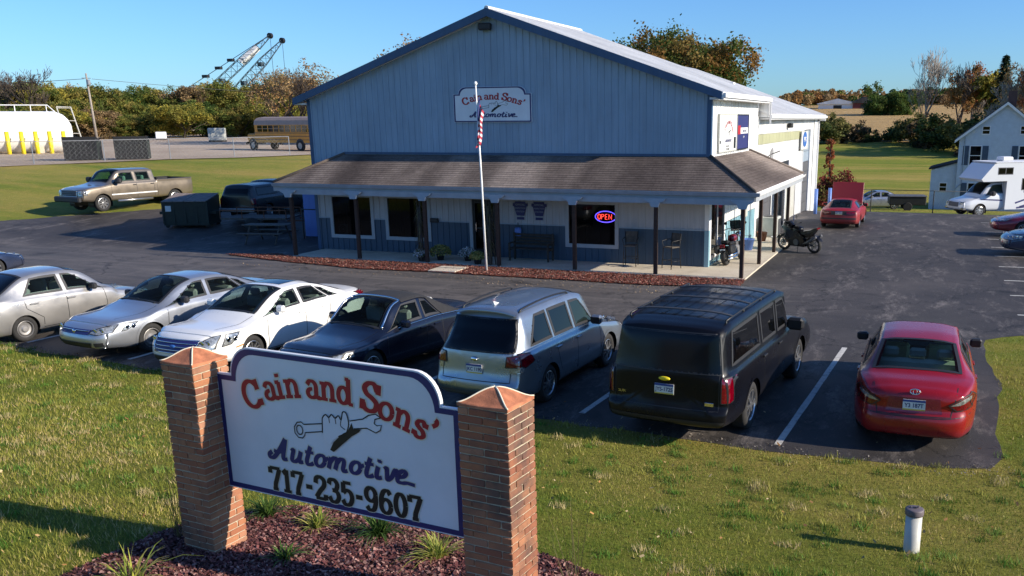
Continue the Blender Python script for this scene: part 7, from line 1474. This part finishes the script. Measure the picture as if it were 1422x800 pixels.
for sd in (1, -1):
    for k in range(11): wn_ = MB().box(-L/2+.3+k*.80, -L/2+.98+k*.80, sd*1.222-.004, sd*1.222+.004, 1.72, 2.30).ob('window', 'glass_dark', P); MB().box(-L/2+.3+k*.80, -L/2+.98+k*.80, sd*1.228-.004, sd*1.228+.004, 1.99, 2.03).ob('sash', 'bus_roof', wn_)
    b = MB(); 
    for z in (1.0, 1.32, 1.6): b.box(-L/2, L/2-1.6, sd*1.222-.006, sd*1.222+.006, z, z+.05)
    b.ob('rub_rail', 'black', P)
    for x in (L/2-1.2, -L/2+3.0): 
        MB().lathe([(.58, 0), (0, 0)], 20, None, 'y', (x, sd*1.226, .56)).ob('wheel_well', 'black', P); wo = MB().lathe([(0, -.12), (.3, -.12), (.48, -.1), (.5, 0), (.48, .1), (.3, .12), (0, .12)], 24, None, 'y').ob('wheel', 'rubber', P, smooth=True, loc=(x, sd*1.14, .5)); MB().lathe([(.28, sd*.125), (0, sd*.125)], 16, None, 'y').ob('rim', 'steel_rim', wo)
MB().box(L/2-1.6, L/2-1.58, -1.05, 1.05, 1.6, 2.35).ob('windshield', 'glass_dark', P)
for s in (-1, 1): MB().lathe([(0, .02), (.12, .02), (.12, 0)], 14, None, 'x', (L/2, s*.75, 1.1)).ob('headlight', 'lamp_clear', P)
# cranes
def crane(label, p0, p1, w):
    a, c = Vector(p0), Vector(p1); o = thing('crane_boom', label, 'crane', tuple(a)); d = (c-a); L_ = d.length; d.normalize(); s1 = d.cross(Vector((.55, -.83, 0))).normalized(); s2 = d.cross(s1); n = 16
    def Q(t, i, j): ww = w*(1-.75*max(0, (t-.75)/.25))*min(1, .3+t*6); return tuple(d*L_*t+s1*ww/2*i+s2*ww/2*j)
    b = MB()
    for i in (-1, 1):
        for j in (-1, 1): b.tube([Q(t, i, j) for t in np.linspace(0, 1, 9)], .085, 5)
    b.ob('chord', 'crane_teal', o); b = MB()
    for k in range(n):
        t0, t1 = k/n, (k+1)/n
        for (i, j, i2, j2) in ((-1, -1, 1, -1), (1, -1, 1, 1), (1, 1, -1, 1), (-1, 1, -1, -1)): b.tube([Q(t0, i, j), Q(t1, i2, j2)], .05, 4); b.tube([Q(t1, i, j), Q(t1, i2, j2)], .045, 4)
    b.ob('lacing', 'crane_teal', o)
    for t in (.30, .5, .72): 
        b = MB(); m_ = d*L_*t; b.box(-.6, .6, -.6, .6, -.5, .5); b.v = [tuple(m_+Vector(v)) for v in b.v]; b.ob('joint_block', 'crane_teal', o)
    b = MB(); m_ = d*L_; b.lathe([(0, -.4), (.7, -.4), (.7, .4), (0, .4)], 12, None, 'y', tuple(m_)); b.ob('sheave', 'black', o)
    MB().tube([tuple(m_), tuple(m_+Vector((0, 0, -12)))], .05, 4).ob('hoist_cable', 'black', o); return o
c1 = crane('lattice crane boom with white panel rising over the left treeline, upper of two', (-174.2, 156.4, 4), (-155.4, 172.9, 26.1), 2.0)
b = MB(); a, c = Vector((0, 0, 0)), Vector((18.8, 16.5, 22.1)); b.tube([tuple(a+(c-a)*.70), tuple(a+(c-a)*.87)], .9, 4); b.ob('panel', 'white_trim', c1)
b = MB(); b.tube([(18.8, 16.5, 22.3), (3.8, 6.3, 11)], .09, 4); b.tube([(3.8, 6.3, 11), (-8, -4, 1)], .09, 4)
for t in (.55, .72, .9): p = Vector((18.8, 16.5, 22.3)).lerp(Vector((3.8, 6.3, 11)), t); b.box(p.x-.8, p.x+.8, p.y-.5, p.y+.5, p.z-.35, p.z+.35)
b.ob('pendant_line', 'black', c1)
crane('lattice crane boom rising over the left treeline, lower and right of the other', (-168.7, 161.5, 4), (-153.2, 174.7, 25.0), 2.0)
sp = thing('stockpile', 'pale heap showing just above the left treeline', 'heap', (-152, 128, 3)); b = MB(); n = 24
V = []; 
for rr, z in ((9, 0), (7, 3), (4.5, 6), (2, 8), (0.2, 8.8)):
    for k in range(n): a = 2*pi*k/n; V.append((rr*cos(a)*(1+.1*sin(3*a)), rr*sin(a), z))
b.add(V, [(i*n+k, i*n+(k+1) % n, (i+1)*n+(k+1) % n, (i+1)*n+k) for i in range(4) for k in range(n)]); b.ob('heap', 'concrete', sp, smooth=True)
# yard clutter
for x, y, w, h, m, lab in ((-77.6, 64.0, 1.9, 1.7, 'gray_box', 'beige box trailer at the back of the gravel yard by the pole'), (-92, 69.5, 1.2, 1.1, 'white_trim', 'small white equipment at the foot of the utility pole')):
    o = thing('equipment_box', lab, 'equipment', (x, y, H(x, y)), radians(35)); MB().rbox(-w/2, w/2, -w/2, w/2, .2, h, .06).ob('case', m, o); MB().box(-w/2-.1, w/2+.1, -.1, .1, 0, .2).ob('skid', 'black', o)
# bollards at the garage door
bp_ = MB().tube([(0, 0, -.3), (0, 0, 1.35)], .10, 12).mesh('post', 'bollard_blue', True)
for x, y, lab in ((.95, 21.4, 'pale blue steel bollard before the garage door, nearer one by the white wall'), (1.25, 25.6, 'pale blue steel bollard standing free beyond the garage door')): thing('blue_bollard', lab, 'bollard', (x, y, H(x, y)), 0, 'blue bollards at the garage door', bp_)
# clutter against side wall
for x, y, m, s, lab in ((.45, 4.6, 'bollard_blue', .28, 'blue tub on the slab by the white side wall'), (.5, 7.4, 'rust', .24, 'reddish pot near the air conditioner'), (1.15, 6.9, 'hose_white', .17, 'white bucket on the slab beside the side wall')):
    o = thing('tub', lab, 'tub', (x, y, .055)); MB().lathe([(0, 0), (s*.7, 0), (s, s*1.5), (s*1.06, s*1.5), (s*.95, s*1.42), (s*.6, .05)], 20).ob('vessel', m, o, smooth=True); MB().tube([(-s, 0, s*1.45), (-s*.6, 0, s*1.9), (s*.6, 0, s*1.9), (s, 0, s*1.45)], .01, 5).ob('handle', 'galv', o)
eb = thing('meter_box', 'grey meter box and conduit on the white side wall above the motorcycle', 'meter box', (.04, 5.6, 1.5)); MB().rbox(0, .16, -.2, .2, -.3, .3, .02).ob('box', 'gray_box', eb); MB().tube([(.06, 0, -.3), (.06, 0, -1.4)], .03, 6).ob('conduit', 'galv', eb); MB().tube([(.06, 0, .3), (.06, 0, .85)], .03, 6).ob('conduit', 'galv', eb)
# farmhouse
hx0, hy0, hz0 = 8.56, 50.0, -2.6
hs_ = thing('farmhouse', 'pale blue gabled farmhouse with dark shutters behind the motorhome', 'house', (hx0, hy0, hz0), radians(-2)); Wm = 6.55; E0 = 5.95; PK = 8.6; Dp = 9
def clap(poly, fn, m='house_siding', step=.16):
    """overlapping clapboards covering a polygon (a,z), each board proud at its lower edge"""
    b = MB(); zs = [p[1] for p in poly]; z = min(zs)
    def span(z):
        X = []; n = len(poly)
        for k in range(n):
            (x0, z0), (x1, z1) = poly[k], poly[(k+1) % n]
            if (z0 <= z < z1) or (z1 <= z < z0): X.append(x0+(x1-x0)*(z-z0)/(z1-z0))
        return (min(X), max(X)) if len(X) > 1 else None
    while z < max(zs)-.02:
        a, c = span(z+.001), span(min(z+step, max(zs)-.01))
        if a and c: b.add([fn(a[0], z, .022), fn(a[1], z, .022), fn(c[1], z+step, .004), fn(c[0], z+step, .004), fn(a[0], z, 0), fn(a[1], z, 0)], [(0, 1, 2, 3), (0, 4, 5, 1)])
        z += step
    return b.ob('siding', m, hs_)
clap([(0, 0), (Wm, 0), (Wm, E0), (Wm/2, PK-.05), (0, E0)], lambda a, z, o: (a, -o, z)); clap([(0, 0), (Dp, 0), (Dp, E0), (0, E0)], lambda a, z, o: (-o, a, z)); clap([(0, 0), (Dp, 0), (Dp, E0), (0, E0)], lambda a, z, o: (Wm+o, a, z))
MB().box(.02, Wm-.02, .02, Dp, 0, E0).ob('wall', 'house_siding', hs_)
for s in (-1, 1):
    xe = -.35 if s < 0 else Wm+.35; ze = E0-.25; b = MB(); b.add([(Wm/2, -.3, PK), (xe, -.3, ze), (xe, Dp+.3, ze), (Wm/2, Dp+.3, PK), (Wm/2, -.3, PK+.12), (xe, -.3, ze+.12), (xe, Dp+.3, ze+.12), (Wm/2, Dp+.3, PK+.12)], [(0, 1, 2, 3), (4, 5, 6, 7), (0, 1, 5, 4), (1, 2, 6, 5), (2, 3, 7, 6)]); b.ob('roof', 'shingle_dark', hs_)
    b = MB(); b.add([(Wm/2, -.31, PK-.16), (xe, -.31, ze-.16), (xe, -.31, ze+.06), (Wm/2, -.31, PK+.06)], [(0, 1, 2, 3)]); b.ob('rake_board', 'white_trim', hs_)
MB().box(Wm/2+.0, Wm/2+.62, .6, 1.2, 7.6, 9.5).ob('chimney', 'chimney', hs_)
def hwin(x, z, w, h, sh=True, face=-.03):
    b = MB(); b.box(x-.06, x, face-.03, face, z-.06, z+h+.06); b.box(x+w, x+w+.06, face-.03, face, z-.06, z+h+.06); b.box(x, x+w, face-.03, face, z+h, z+h+.06); b.box(x, x+w, face-.04, face, z-.08, z); b.box(x, x+w, face-.02, face+.01, z+h/2-.025, z+h/2+.025); f = b.ob('window', 'white_trim', hs_)
    MB().box(x, x+w, face-.004, face+.02, z, z+h).ob('pane', 'glass_dark', f)
    if sh:
        for xx in (x-.56, x+w+.10):
            b = MB(); b.box(xx, xx+.44, face-.025, face, z-.03, z+h+.03)
            for k in range(int(h/.09)): b.box(xx+.05, xx+.39, face-.035, face-.026, z+.03+k*.09, z+.08+k*.09)
            b.ob('shutter', 'shutter', hs_)
hwin(.88, 3.85, .78, 1.45); hwin(4.45, 3.85, .78, 1.45); hwin(1.65, 6.25, .5, .55, False); hwin(4.4, 6.25, .5, .55, False); hwin(.95, 1.0, .85, 1.4); hwin(4.45, 1.0, .85, 1.4)
MB().tube([(.42, -.06, 6.0), (.42, -.06, 2.4), (-.05, -.06, 1.9)], .04, 6).ob('downspout', 'gutter', hs_)
b = MB(); b.box(-1.95, -.01, .3, 4.5, 0, 3.4); b.v = [(x, y, z if z < 1 else (3.42 if x < -1 else 3.95)) for x, y, z in b.v]; b.ob('lean_to', 'house_siding', hs_); clap([(-1.95, 0), (-.0, 0), (-.0, 3.95), (-1.95, 3.4)], lambda a, z, o: (a, .3-o, z)); hwin(-1.2, 1.75, .5, .6, False, .27)
b = MB(); b.add([(-2.15, .1, 3.42), (-.0, .1, 4.0), (-.0, 4.7, 4.0), (-2.15, 4.7, 3.42), (-2.15, .1, 3.54), (-.0, .1, 4.12), (-.0, 4.7, 4.12), (-2.15, 4.7, 3.54)], [(0, 1, 2, 3), (4, 5, 6, 7), (0, 1, 5, 4), (1, 2, 6, 5), (3, 0, 4, 7)]); b.ob('roof', 'shingle_dark', hs_)
# things behind the black fence
P, q = sedan('parked_car', 'pale silver car half seen behind the black fence before the pale blue house', (2.6, 46.5, H(3, 46.5)), radians(200), 4.4, 1.75, 1.45, 'paint_silver_blue', dict(cowl=1.2, wtop=2.1, rtop=3.1, rbase=3.9, bpil=2.4, rwin=3.3, axles=(.85, 3.5), seat=(2.3, 3.1), hl=[(.42, .62), (.72, .66), (.74, .76), (.45, .74)], tl=[(.52, .74), (.78, .74), (.80, .9), (.60, .9)]))
jt = thing('trailer', 'low dark boxy trailer behind the black fence left of the house', 'trailer', (5.1, 42.8, H(5.1, 42.8)), radians(8)); MB().rbox(-1.3, 1.3, -.9, .9, .45, 1.05, .05).ob('box', 'black', jt); MB().rbox(-1.35, 1.35, -.95, .95, 1.05, 1.12, .03).ob('roof', 'plastic_grey', jt)
for s in (-1, 1): MB().lathe([(0, -.09), (.3, -.09), (.33, 0), (.3, .09), (0, .09)], 18, None, 'y', (0, s*.92, .33)).ob('wheel', 'rubber', jt)
# farm sheds on the far hill
def shed(label, x, y, w, d, h, roof, wall, rz, pk=2.5):
    o = thing('farm_shed', label, 'barn', (x, y, H(x, y)), radians(rz)); MB().box(-w/2, w/2, -d/2, d/2, -1, h).ob('wall', wall, o); b = MB(); b.prism([(-w/2-.5, h), (w/2+.5, h), (w/2+.5, h+.3), (0, h+pk), (-w/2-.5, h+.3)], -d/2-.6, d/2+.6, None, 'xz'); b.ob('roof', roof, o); MB().box(-1.6, 1.6, -d/2-.1, -d/2-.02, -1, h*.75).ob('door', 'black', o)
shed('long pale roofed farm shed on the hill beyond the corn field', -32.5, 363, 15, 10, 1.6, 'metal_roof', 'white_trim', 3, 2.2); shed('dark red barn beside the pale farm shed on the hill', -22.5, 362, 9, 8, 2.0, 'shingle_dark', 'barn_red', 10)

# ---------------------------------------------------------------- trees
def leafmesh(name, seed, rx, rz_, zc, n, s, tints, lobes=9, fill=.0, gap=.0, flat=.5):
    """leaf clumps spread through a crown: many small faces gathered round uneven lobes"""
    r = np.random.RandomState(seed); C = []; Rr = []
    for k in range(lobes):
        a = r.uniform(0, 2*pi); ph = r.uniform(-.75, 1.0); q = r.uniform(.35, .8); C.append((cos(a)*rx*q*math.sqrt(max(0, 1-ph*ph*.7)), sin(a)*rx*q*math.sqrt(max(0, 1-ph*ph*.7)), zc+ph*rz_*.62)); Rr.append(r.uniform(.28, .52)*rx)
    C = np.array(C); Rr = np.array(Rr); sub = []
    for k in range(lobes):
        m_ = 16; d = r.normal(size=(m_, 3)); d /= np.linalg.norm(d, axis=1)[:, None]; d[:, 2] *= .8; sub.append(C[k]+d*Rr[k]*r.uniform(.5, 1.0, (m_, 1)))
    sub = np.concatenate(sub); k = r.randint(0, len(sub), n); c = sub[k]+r.normal(0, rx*.06, (n, 3)); 
    shade = r.uniform(.72, 1.28, len(sub))[k]
    d = r.normal(size=(n, 3)); d /= np.linalg.norm(d, axis=1)[:, None]; e = np.cross(d, r.normal(size=(n, 3))); e /= np.linalg.norm(e, axis=1)[:, None]; f = np.cross(d, e); ss = (s*r.uniform(.6, 1.3, n))[:, None]
    V = np.stack([c-e*ss, c+f*ss*.6, c+e*ss, c-f*ss*.6], 1).reshape(-1, 3); T_ = np.array(tints)[r.randint(0, len(tints), len(sub))][k]*shade[:, None]*r.uniform(.75, 1.25, (n, 1))
    return fast(name, V, np.arange(4*n).reshape(n, 4), 'leafy_far', np.repeat(T_, 4, 0))
m_tint('leafy_far', (1, 1, 1), .75, .35)
def limbs(name, seed, h, r0, m, depth=4, spread=.5, first=.35, twig=.012, nb=3, crown=None):
    r = random.Random(seed); b = MB()
    def grow(p, d, L_, rad, k):
        q = []; n = 3; pp = p; dd = d
        pts = [p]
        for t in range(n): dd = (dd+Vector((r.uniform(-.16, .16), r.uniform(-.16, .16), r.uniform(-.04, .12)))).normalized(); pp = pp+dd*L_/n; pts.append(pp)
        b.tube(pts, [rad*(1-.35*t/n) for t in range(n+1)], 6 if k < 2 else 3, cap=False)
        if k >= depth: return
        for c in range(nb+(1 if k == 0 else 0)):
            a = r.uniform(0, 2*pi); o = dd.orthogonal().normalized(); o.rotate(Matrix.Rotation(a, 3, dd)); nd = (dd*(1-spread*r.uniform(.5, 1.1))+o*spread*r.uniform(.8, 1.4)+Vector((0, 0, .18))).normalized()
            grow(pts[-1] if c < 2 else pts[r.randint(1, n)], nd, L_*r.uniform(.62, .85), max(twig, rad*.58), k+1)
    grow(Vector((0, 0, -.2)), Vector((r.uniform(-.05, .05), r.uniform(-.05, .05), 1)).normalized(), h*first, r0, 0)
    return b.mesh(name, m)
OL = [(.15, .17, .035), (.20, .19, .04), (.11, .14, .03), (.25, .20, .05)]; GR = [(.07, .12, .025), (.11, .15, .03), (.05, .09, .02)]; OR = [(.46, .23, .08), (.38, .20, .07), (.26, .17, .06)]; BR_ = [(.30, .20, .10), (.20, .14, .07), (.36, .24, .11)]
RD = [(.40, .15, .07), (.28, .10, .05), (.40, .22, .09)]; YE = [(.36, .30, .05), (.27, .24, .05), (.17, .18, .035)]
PAL = [('olive green', OL), ('dark green', GR), ('orange brown', OR), ('yellowing', YE), ('brown', BR_)]
protos = []
for k in range(10):
    nm_, tn = PAL[(0, 0, 4, 0, 3, 0, 0, 1, 0, 3)[k]]; protos.append((nm_, leafmesh('crown', 100+k, 4.6, 4.2, 4.1, 20000, .135, tn, 14), limbs('trunk', 200+k, 7, .16, 'bark_dark', 3)))
def tree(name, label, x, y, h, crown, trunk, rz=None, sx=1., group=None, base=8.0, zoff=0):
    rz = random.uniform(0, 6.28) if rz is None else rz; o = thing(name, label, 'tree', (x, y, H(x, y)+zoff), rz, group); s = h/base; o.scale = (s*sx, s*sx, s)
    if trunk: ob('trunk', trunk, o)
    if crown: ob('crown', crown, o)
    return o
back = [(-145.98, 81.19, 7.8), (-139.68, 79.1, 8.2), (-144.18, 84.0, 8.3), (-131.79, 77.91, 8.0), (-138.87, 86.22, 8.6), (-133.09, 82.82, 8.8), (-120.59, 76.25, 8.4), (-136.75, 92.19, 8.7), (-121.2, 80.53, 8.1), (-119.39, 82.39, 7.9), (-124.59, 90.06, 7.8), (-116.06, 83.83, 7.3), (-121.9, 92.82, 7.5), (-122.86, 96.34, 7.4), (-123.59, 99.79, 8.0), (-116.94, 97.06, 8.2), (-116.31, 99.48, 8.0), (-111.41, 97.5, 8.8), (-112.45, 101.13, 8.4), (-109.1, 101.92, 8.8), (-115.49, 112.02, 9.1), (-107.86, 107.59, 8.3), (-107.15, 108.95, 8.7), (-99.22, 104.09, 8.5), (-101.65, 110.74, 9.8), (-100.6, 112.34, 9.4)]
frontt = [(-114.83, 60.17, 5.7), (-111.56, 60.3, 5.0), (-113.79, 64.97, 5.1), (-114.42, 68.01, 5.2), (-112.04, 68.65, 6.0), (-111.92, 71.88, 6.1), (-107.35, 71.14, 5.0), (-105.56, 72.59, 5.0), (-103.36, 74.7, 3.9), (-103.65, 77.36, 4.3), (-101.72, 80.08, 5.1), (-95.72, 77.27, 5.7), (-98.49, 84.28, 5.7), (-98.2, 87.04, 5.1), (-92.53, 85.65, 5.2), (-93.57, 91.53, 6.2), (-85.68, 85.5, 6.4), (-87.48, 92.25, 5.9)]
POS = lambda k, n: f'{["leftmost", "2nd", "3rd", "4th", "5th", "6th", "7th", "8th", "9th", "10th", "11th", "12th", "13th", "14th", "15th", "16th", "17th", "18th", "19th", "20th", "21st", "22nd", "23rd", "24th", "25th", "26th", "27th"][k]}'
for k, (x, y, h) in enumerate(back):
    a, c, t = protos[(k*7+3) % 10]; tree('treeline_tree', f'{a} tree in the tall back rank of the left treeline, {POS(k, 26)} from left', x, y, h, c, t, sx=1.15, group='tall trees of the left treeline')
for k, (x, y, h) in enumerate(frontt):
    a, c, t = protos[(k*3+1) % 10]; tree('treeline_bush', f'{a} bushy tree in the low front rank along the gravel yard, {POS(k, 18)} from left', x, y, h, c, t, sx=1.45, group='bushy trees along the gravel yard', zoff=-.6)
barem = [limbs('limbs', 300+k, 10, .22, m, 6, .42, .24, .022, 3) for k, m in enumerate(('bark_pale', 'bark_dark', 'bark'))]
def bare(label, x, y, h, k, leaves=None, base=9.5, sx=1.0, name='bare_tree'):
    o = thing(name, label, 'tree', (x, y, H(x, y)-.3), random.uniform(0, 6)); s = h/base; o.scale = (s*sx, s*sx, s); ob('trunk', barem[k], o)
    if leaves: ob('crown', leaves, o)
    return o
bare('leafless tree with pinkish twigs standing above the left treeline near the left edge', -116.65, 71.45, 12.8, 1); bare('smaller leafless tree left of the pinkish one over the treeline', -122.7, 71.9, 10.5, 2)
sparse_or = leafmesh('crown', 401, 3.4, 3.6, 6.0, 1500, .12, OR[1:]+BR_, 10); sparse_br = leafmesh('crown', 402, 3.4, 3.4, 6.0, 1800, .12, BR_, 9); sparse_rd = leafmesh('crown', 403, 3.0, 4.0, 5.6, 3200, .13, RD, 12)
bare('half bare orange tree left of the shop above the bus', -61.6, 55.9, 9.6, 1, sparse_or, name='autumn_tree'); bare('brown twiggy tree just left of the shop eave', -63.1, 61.07, 10.4, 2, sparse_br, name='autumn_tree'); bare('orange tree rising behind the left slope of the shop roof', -58.4, 60.84, 9.8, 1, sparse_or, name='autumn_tree')
bare('twiggy tree top peeping over the middle of the left roof slope', -47.5, 59.65, 12.4, 1, sparse_br, name='autumn_tree'); bare('second twiggy tree top over the left roof slope, nearer the ridge', -45.0, 60.9, 12.3, 2, None)
oak = thing('oak_tree', 'large dense oak with olive and bronze leaves rising behind the white roof', 'tree', (-15.2, 52.5, H(-13.2, 52.5)-.3), 1.2); oak.scale = (1.12, 1.12, 1.08); ob('trunk', limbs('trunk', 77, 12, .42, 'bark_dark', 5, .5, .32, .03, 3), oak)
ob('crown', leafmesh('crown', 78, 6.3, 4.6, 8.3, 64000, .125, [(.09, .12, .025), (.13, .14, .03), (.20, .14, .04), (.24, .13, .035), (.06, .09, .02)], 20), oak)
rt_ = thing('red_tree', 'small rusty red tree at the right foot of the oak behind the roof', 'tree', (-6.9, 48.7, H(-6.9, 48.7)-.2), .4); ob('trunk', limbs('trunk', 79, 8, .16, 'bark_dark', 4, .5, .35, .02, 3), rt_); ob('crown', leafmesh('crown', 80, 2.6, 2.6, 7.0, 5000, .16, [(.30, .09, .03), (.22, .06, .03), (.34, .15, .05)], 8), rt_)
bare('tall pale barked leafless tree on the bushy field edge', 4.1, 144.9, 19.6, 0, sx=.62); bare('tall orange leaved tree right of the pale bare tree', 9.9, 141.9, 15.6, 2, leafmesh('crown', 405, 2.8, 4.0, 5.6, 3200, .13, OR, 12), sx=.75, name='autumn_tree')
bare('rusty leaved tree third from the left on the right field edge', 12.4, 143.8, 14.6, 0, sparse_rd, sx=.75, name='autumn_tree'); tree('yellow_tree', 'yellow green round tree beside the rusty ones on the field edge', 14.6, 141.7, 12.2, leafmesh('crown', 406, 2.6, 3.2, 4.8, 5000, .22, YE, 8), protos[0][2])
bare('big half bare orange tree above the farmhouse chimney', 18.3, 119.5, 16.4, 0, sparse_or, sx=.7, name='autumn_tree'); bare('big rusty tree at the right edge behind the farmhouse', 20.4, 115.4, 15.9, 2, sparse_rd, sx=.8, name='autumn_tree'); bare('thin grey leafless tree behind the farmhouse roof', 15.0, 118, 13.5, 0)
def conifer():
    b = MB(); r = random.Random(5); V = []; F = []; Tn = []
    for k in range(2600):
        z = r.uniform(.6, 9.8); rad = (10-z)*.24*r.uniform(.3, 1.1); a = r.uniform(0, 2*pi); p = len(V); c = r.choice([(.02, .045, .018), (.03, .06, .025), (.015, .03, .012)]); x, y = cos(a)*rad, sin(a)*rad; d = .26
        V.extend([(x, y, z), (x+cos(a+.5)*d, y+sin(a+.5)*d, z-.12), (x+cos(a)*d*1.7, y+sin(a)*d*1.7, z-.2), (x+cos(a-.5)*d, y+sin(a-.5)*d, z-.12)]); F.append((p, p+1, p+2, p+3)); Tn.extend([c]*4)
    return fast('crown', np.array(V), np.array(F), 'leafy_far', np.array(Tn))
o = thing('conifer', 'dark pointed conifer between the autumn trees above the farmhouse', 'tree', (16.0, 134.7, H(16.0, 134.7)), 0); o.scale = (1.4,)*3; MB().tube([(0, 0, 0), (0, 0, 9.9)], [.16, .02], 6).ob('trunk', 'bark_dark', o); ob('crown', conifer(), o)
bushes = [(-11.9, 133.8, 4.4), (-10.0, 135.0, 5.2), (-7.6, 136.3, 4.2), (-5.7, 139.5, 2.8), (-3.3, 141.6, 1.8), (-.6, 141.8, 2.6), (1.95, 137.9, 4.2), (4.4, 132.9, 5.2), (6.7, 127.9, 5.6), (8.8, 121.9, 5.6), (11.0, 117.9, 5.8), (13.4, 114.8, 5.8)]
bm_ = [leafmesh('foliage', 500+k, 4.4, 3.3, 3.3, 4500, .24, t, 9) for k, t in enumerate(([(.06, .09, .028), (.10, .12, .035)], [(.09, .10, .03), (.18, .16, .05)], [(.06, .065, .03), (.13, .09, .05)]))]
for k, (x, y, h) in enumerate(bushes):
    o = thing('hedgerow_bush', f'{("dark green", "olive", "brownish dark")[k % 3]} bush in the hedgerow below the corn field, {POS(k, 12)} from the shop', 'bush', (x, y, H(x, y)-.6), random.uniform(0, 6), 'bushes between field and lawn'); s = h/6.2; o.scale = (s*1.3, s*1.3, s); ob('foliage', bm_[k % 3], o)
gm = [leafmesh('crown', 520+k, 6.5, 6, 6.2, 14000, .28, GR, 16) for k in range(2)]
for k, (x, y, h, lab) in enumerate(((-12.4, 299.4, 17.0, 'big round dark green tree alone on the far hill'), (-6.0, 299.6, 13.2, 'lower dark green tree touching the round one on the far hill'))):
    o = thing('hill_tree', lab, 'tree', (x, y, H(x, y)-1), k*2.); s = h/13; o.scale = (s*.85, s*.85, s*.92); o.location.z -= 2.2; ob('crown', gm[k], o); MB().tube([(0, 0, -1), (0, 0, 7)], [.35, .15], 6).ob('trunk', 'bark_dark', o)
def forest(name, label, pts, n, h, tints, s=.9, seed=1):
    """far wood that reads as one mass"""
    r = np.random.RandomState(seed); pts = np.array(pts, float); seg = r.randint(0, len(pts)-1, n//160+1); t = r.uniform(0, 1, len(seg)); c = pts[seg]+(pts[seg+1]-pts[seg])*t[:, None]; c = c+r.normal(0, 10, c.shape); tz = r.uniform(.6, 1.1, len(c))*h
    k = r.randint(0, len(c), n); a = r.uniform(0, 2*pi, n); ph = r.uniform(-1, 1, n); rr = (h*.42*r.uniform(.4, 1, n)); X = c[k, 0]+np.cos(a)*rr*np.sqrt(1-ph*ph); Y = c[k, 1]+np.sin(a)*rr*np.sqrt(1-ph*ph); Z = hgt(X, Y)+tz[k]*.55+ph*tz[k]*.45
    C = np.stack([X, Y, Z], 1); d = r.normal(size=(n, 3)); d /= np.linalg.norm(d, axis=1)[:, None]; e = np.cross(d, r.normal(size=(n, 3))); e /= np.linalg.norm(e, axis=1)[:, None]; f = np.cross(d, e); V = np.stack([C-e*s, C+f*s*.7, C+e*s, C-f*s*.7], 1).reshape(-1, 3)
    tt = np.array(tints)[r.randint(0, len(tints), len(c))][k]*r.uniform(.7, 1.3, (n, 1)); o = ob(name, fast(name, V, np.arange(4*n).reshape(n, 4), 'leafy_far', np.repeat(tt, 4, 0)), kind='stuff'); o['label'] = label
forest('hill_forest', 'orange brown autumn wood covering the far hill', [(-190, 400), (-110, 410), (-75, 418), (-40, 440)], 70000, 6.6, OR+BR_+OL[:1], .6, 3)
forest('far_woods', 'far wooded ridge along the horizon', [(-420, 520), (-200, 560), (-40, 540), (60, 520), (220, 480), (420, 420)], 60000, 6.5, BR_+OR[:1]+GR[:1], 1.0, 4)
forest('field_edge_woods', 'dark treeline along the top of the corn field', [(-14, 418), (30, 416), (110, 398)], 36000, 6.5, GR+BR_[:1], .55, 5)
forest('left_far_woods', 'woods behind the left treeline', [(-420, 200), (-280, 250), (-190, 230), (-130, 190), (-60, 170)], 40000, 9, OL+BR_, 1.2, 6)
# red shrub and vine by the far corner
o = thing('red_shrub', 'red leaved shrub spreading behind the hatchback at the lot edge', 'shrub', (.6, 31.5, H(.6, 31.5)-.3), 0); ob('foliage', leafmesh('foliage', 601, 2.3, 1.4, 1.5, 3500, .10, [(.24, .05, .04), (.16, .05, .035), (.12, .09, .03)], 9), o); MB().tube([(0, 0, 0), (.1, 0, 1.2)], .05, 5).ob('stem', 'bark_dark', o)
o = thing('red_vine', 'column of red autumn vine leaves beside the far end of the shop', 'vine', (.55, 31.0, H(.55, 31)), 0); o.scale = (.8, .8, .86); lm = leafmesh('foliage', 602, .42, 3.6, 3.0, 2600, .07, [(.36, .09, .04), (.28, .10, .05), (.40, .16, .07)], 44); ob('foliage', lm, o); MB().tube([(0, 0, 0), (.05, 0, 5.4)], .07, 5).ob('stem', 'bark_dark', o)

# fallen leaves on the lawn, mulch and asphalt edge
c_ = chips('fallen_leaves', [(-14, -15), (14, -15), (14, -27), (-14, -27)], 1100, .036, 'chips', .035, [(.34, .22, .09), (.45, .34, .18), (.24, .13, .05), (.40, .20, .07)], .9); c_['label'] = 'dry fallen leaves scattered over the lawn'
c_ = chips('lane_litter', [(-18, -3.9), (-10, -4.9), (-2, -5.2), (2, -4.8), (1.9, -3.6), (-10, -3.9)], 1500, .035, 'chips', .015, [(.35, .24, .12), (.45, .33, .2), (.22, .14, .09)], .4); c_['label'] = 'mulch crumbs and leaves spilt onto the lane beside the bed'
c_ = chips('edge_gravel', [(-13, -15.3), (-7.7, -16.0), (1.3, -16.4), (7.4, -16.6), (8.5, -16.3), (8.5, -16.9), (7.4, -17.1), (1.3, -16.9), (-7.7, -16.5), (-13, -15.9)], 6000, .022, 'chips', .010, [(.20, .18, .16), (.12, .11, .10), (.28, .24, .20)], .6); c_['label'] = 'crumbs of stone along the asphalt edge'
for k, (a, b_) in enumerate((((-97.3, 63.3, 10.4), (-150, 20, 10)), ((-96.9, 64.1, 10.4), (-70, 150, 10)))):
    pts = [Vector(a).lerp(Vector(b_), t)-Vector((0, 0, 5.5*t*(1-t))) for t in np.linspace(0, 1, 14)]; o = thing('power_line', ('thin power line running left from the utility pole', 'thin power line running right from the utility pole')[k], 'wire', tuple(pts[0])); MB().tube([tuple(p-pts[0]) for p in pts], .035, 4).ob('wire', 'black', o)
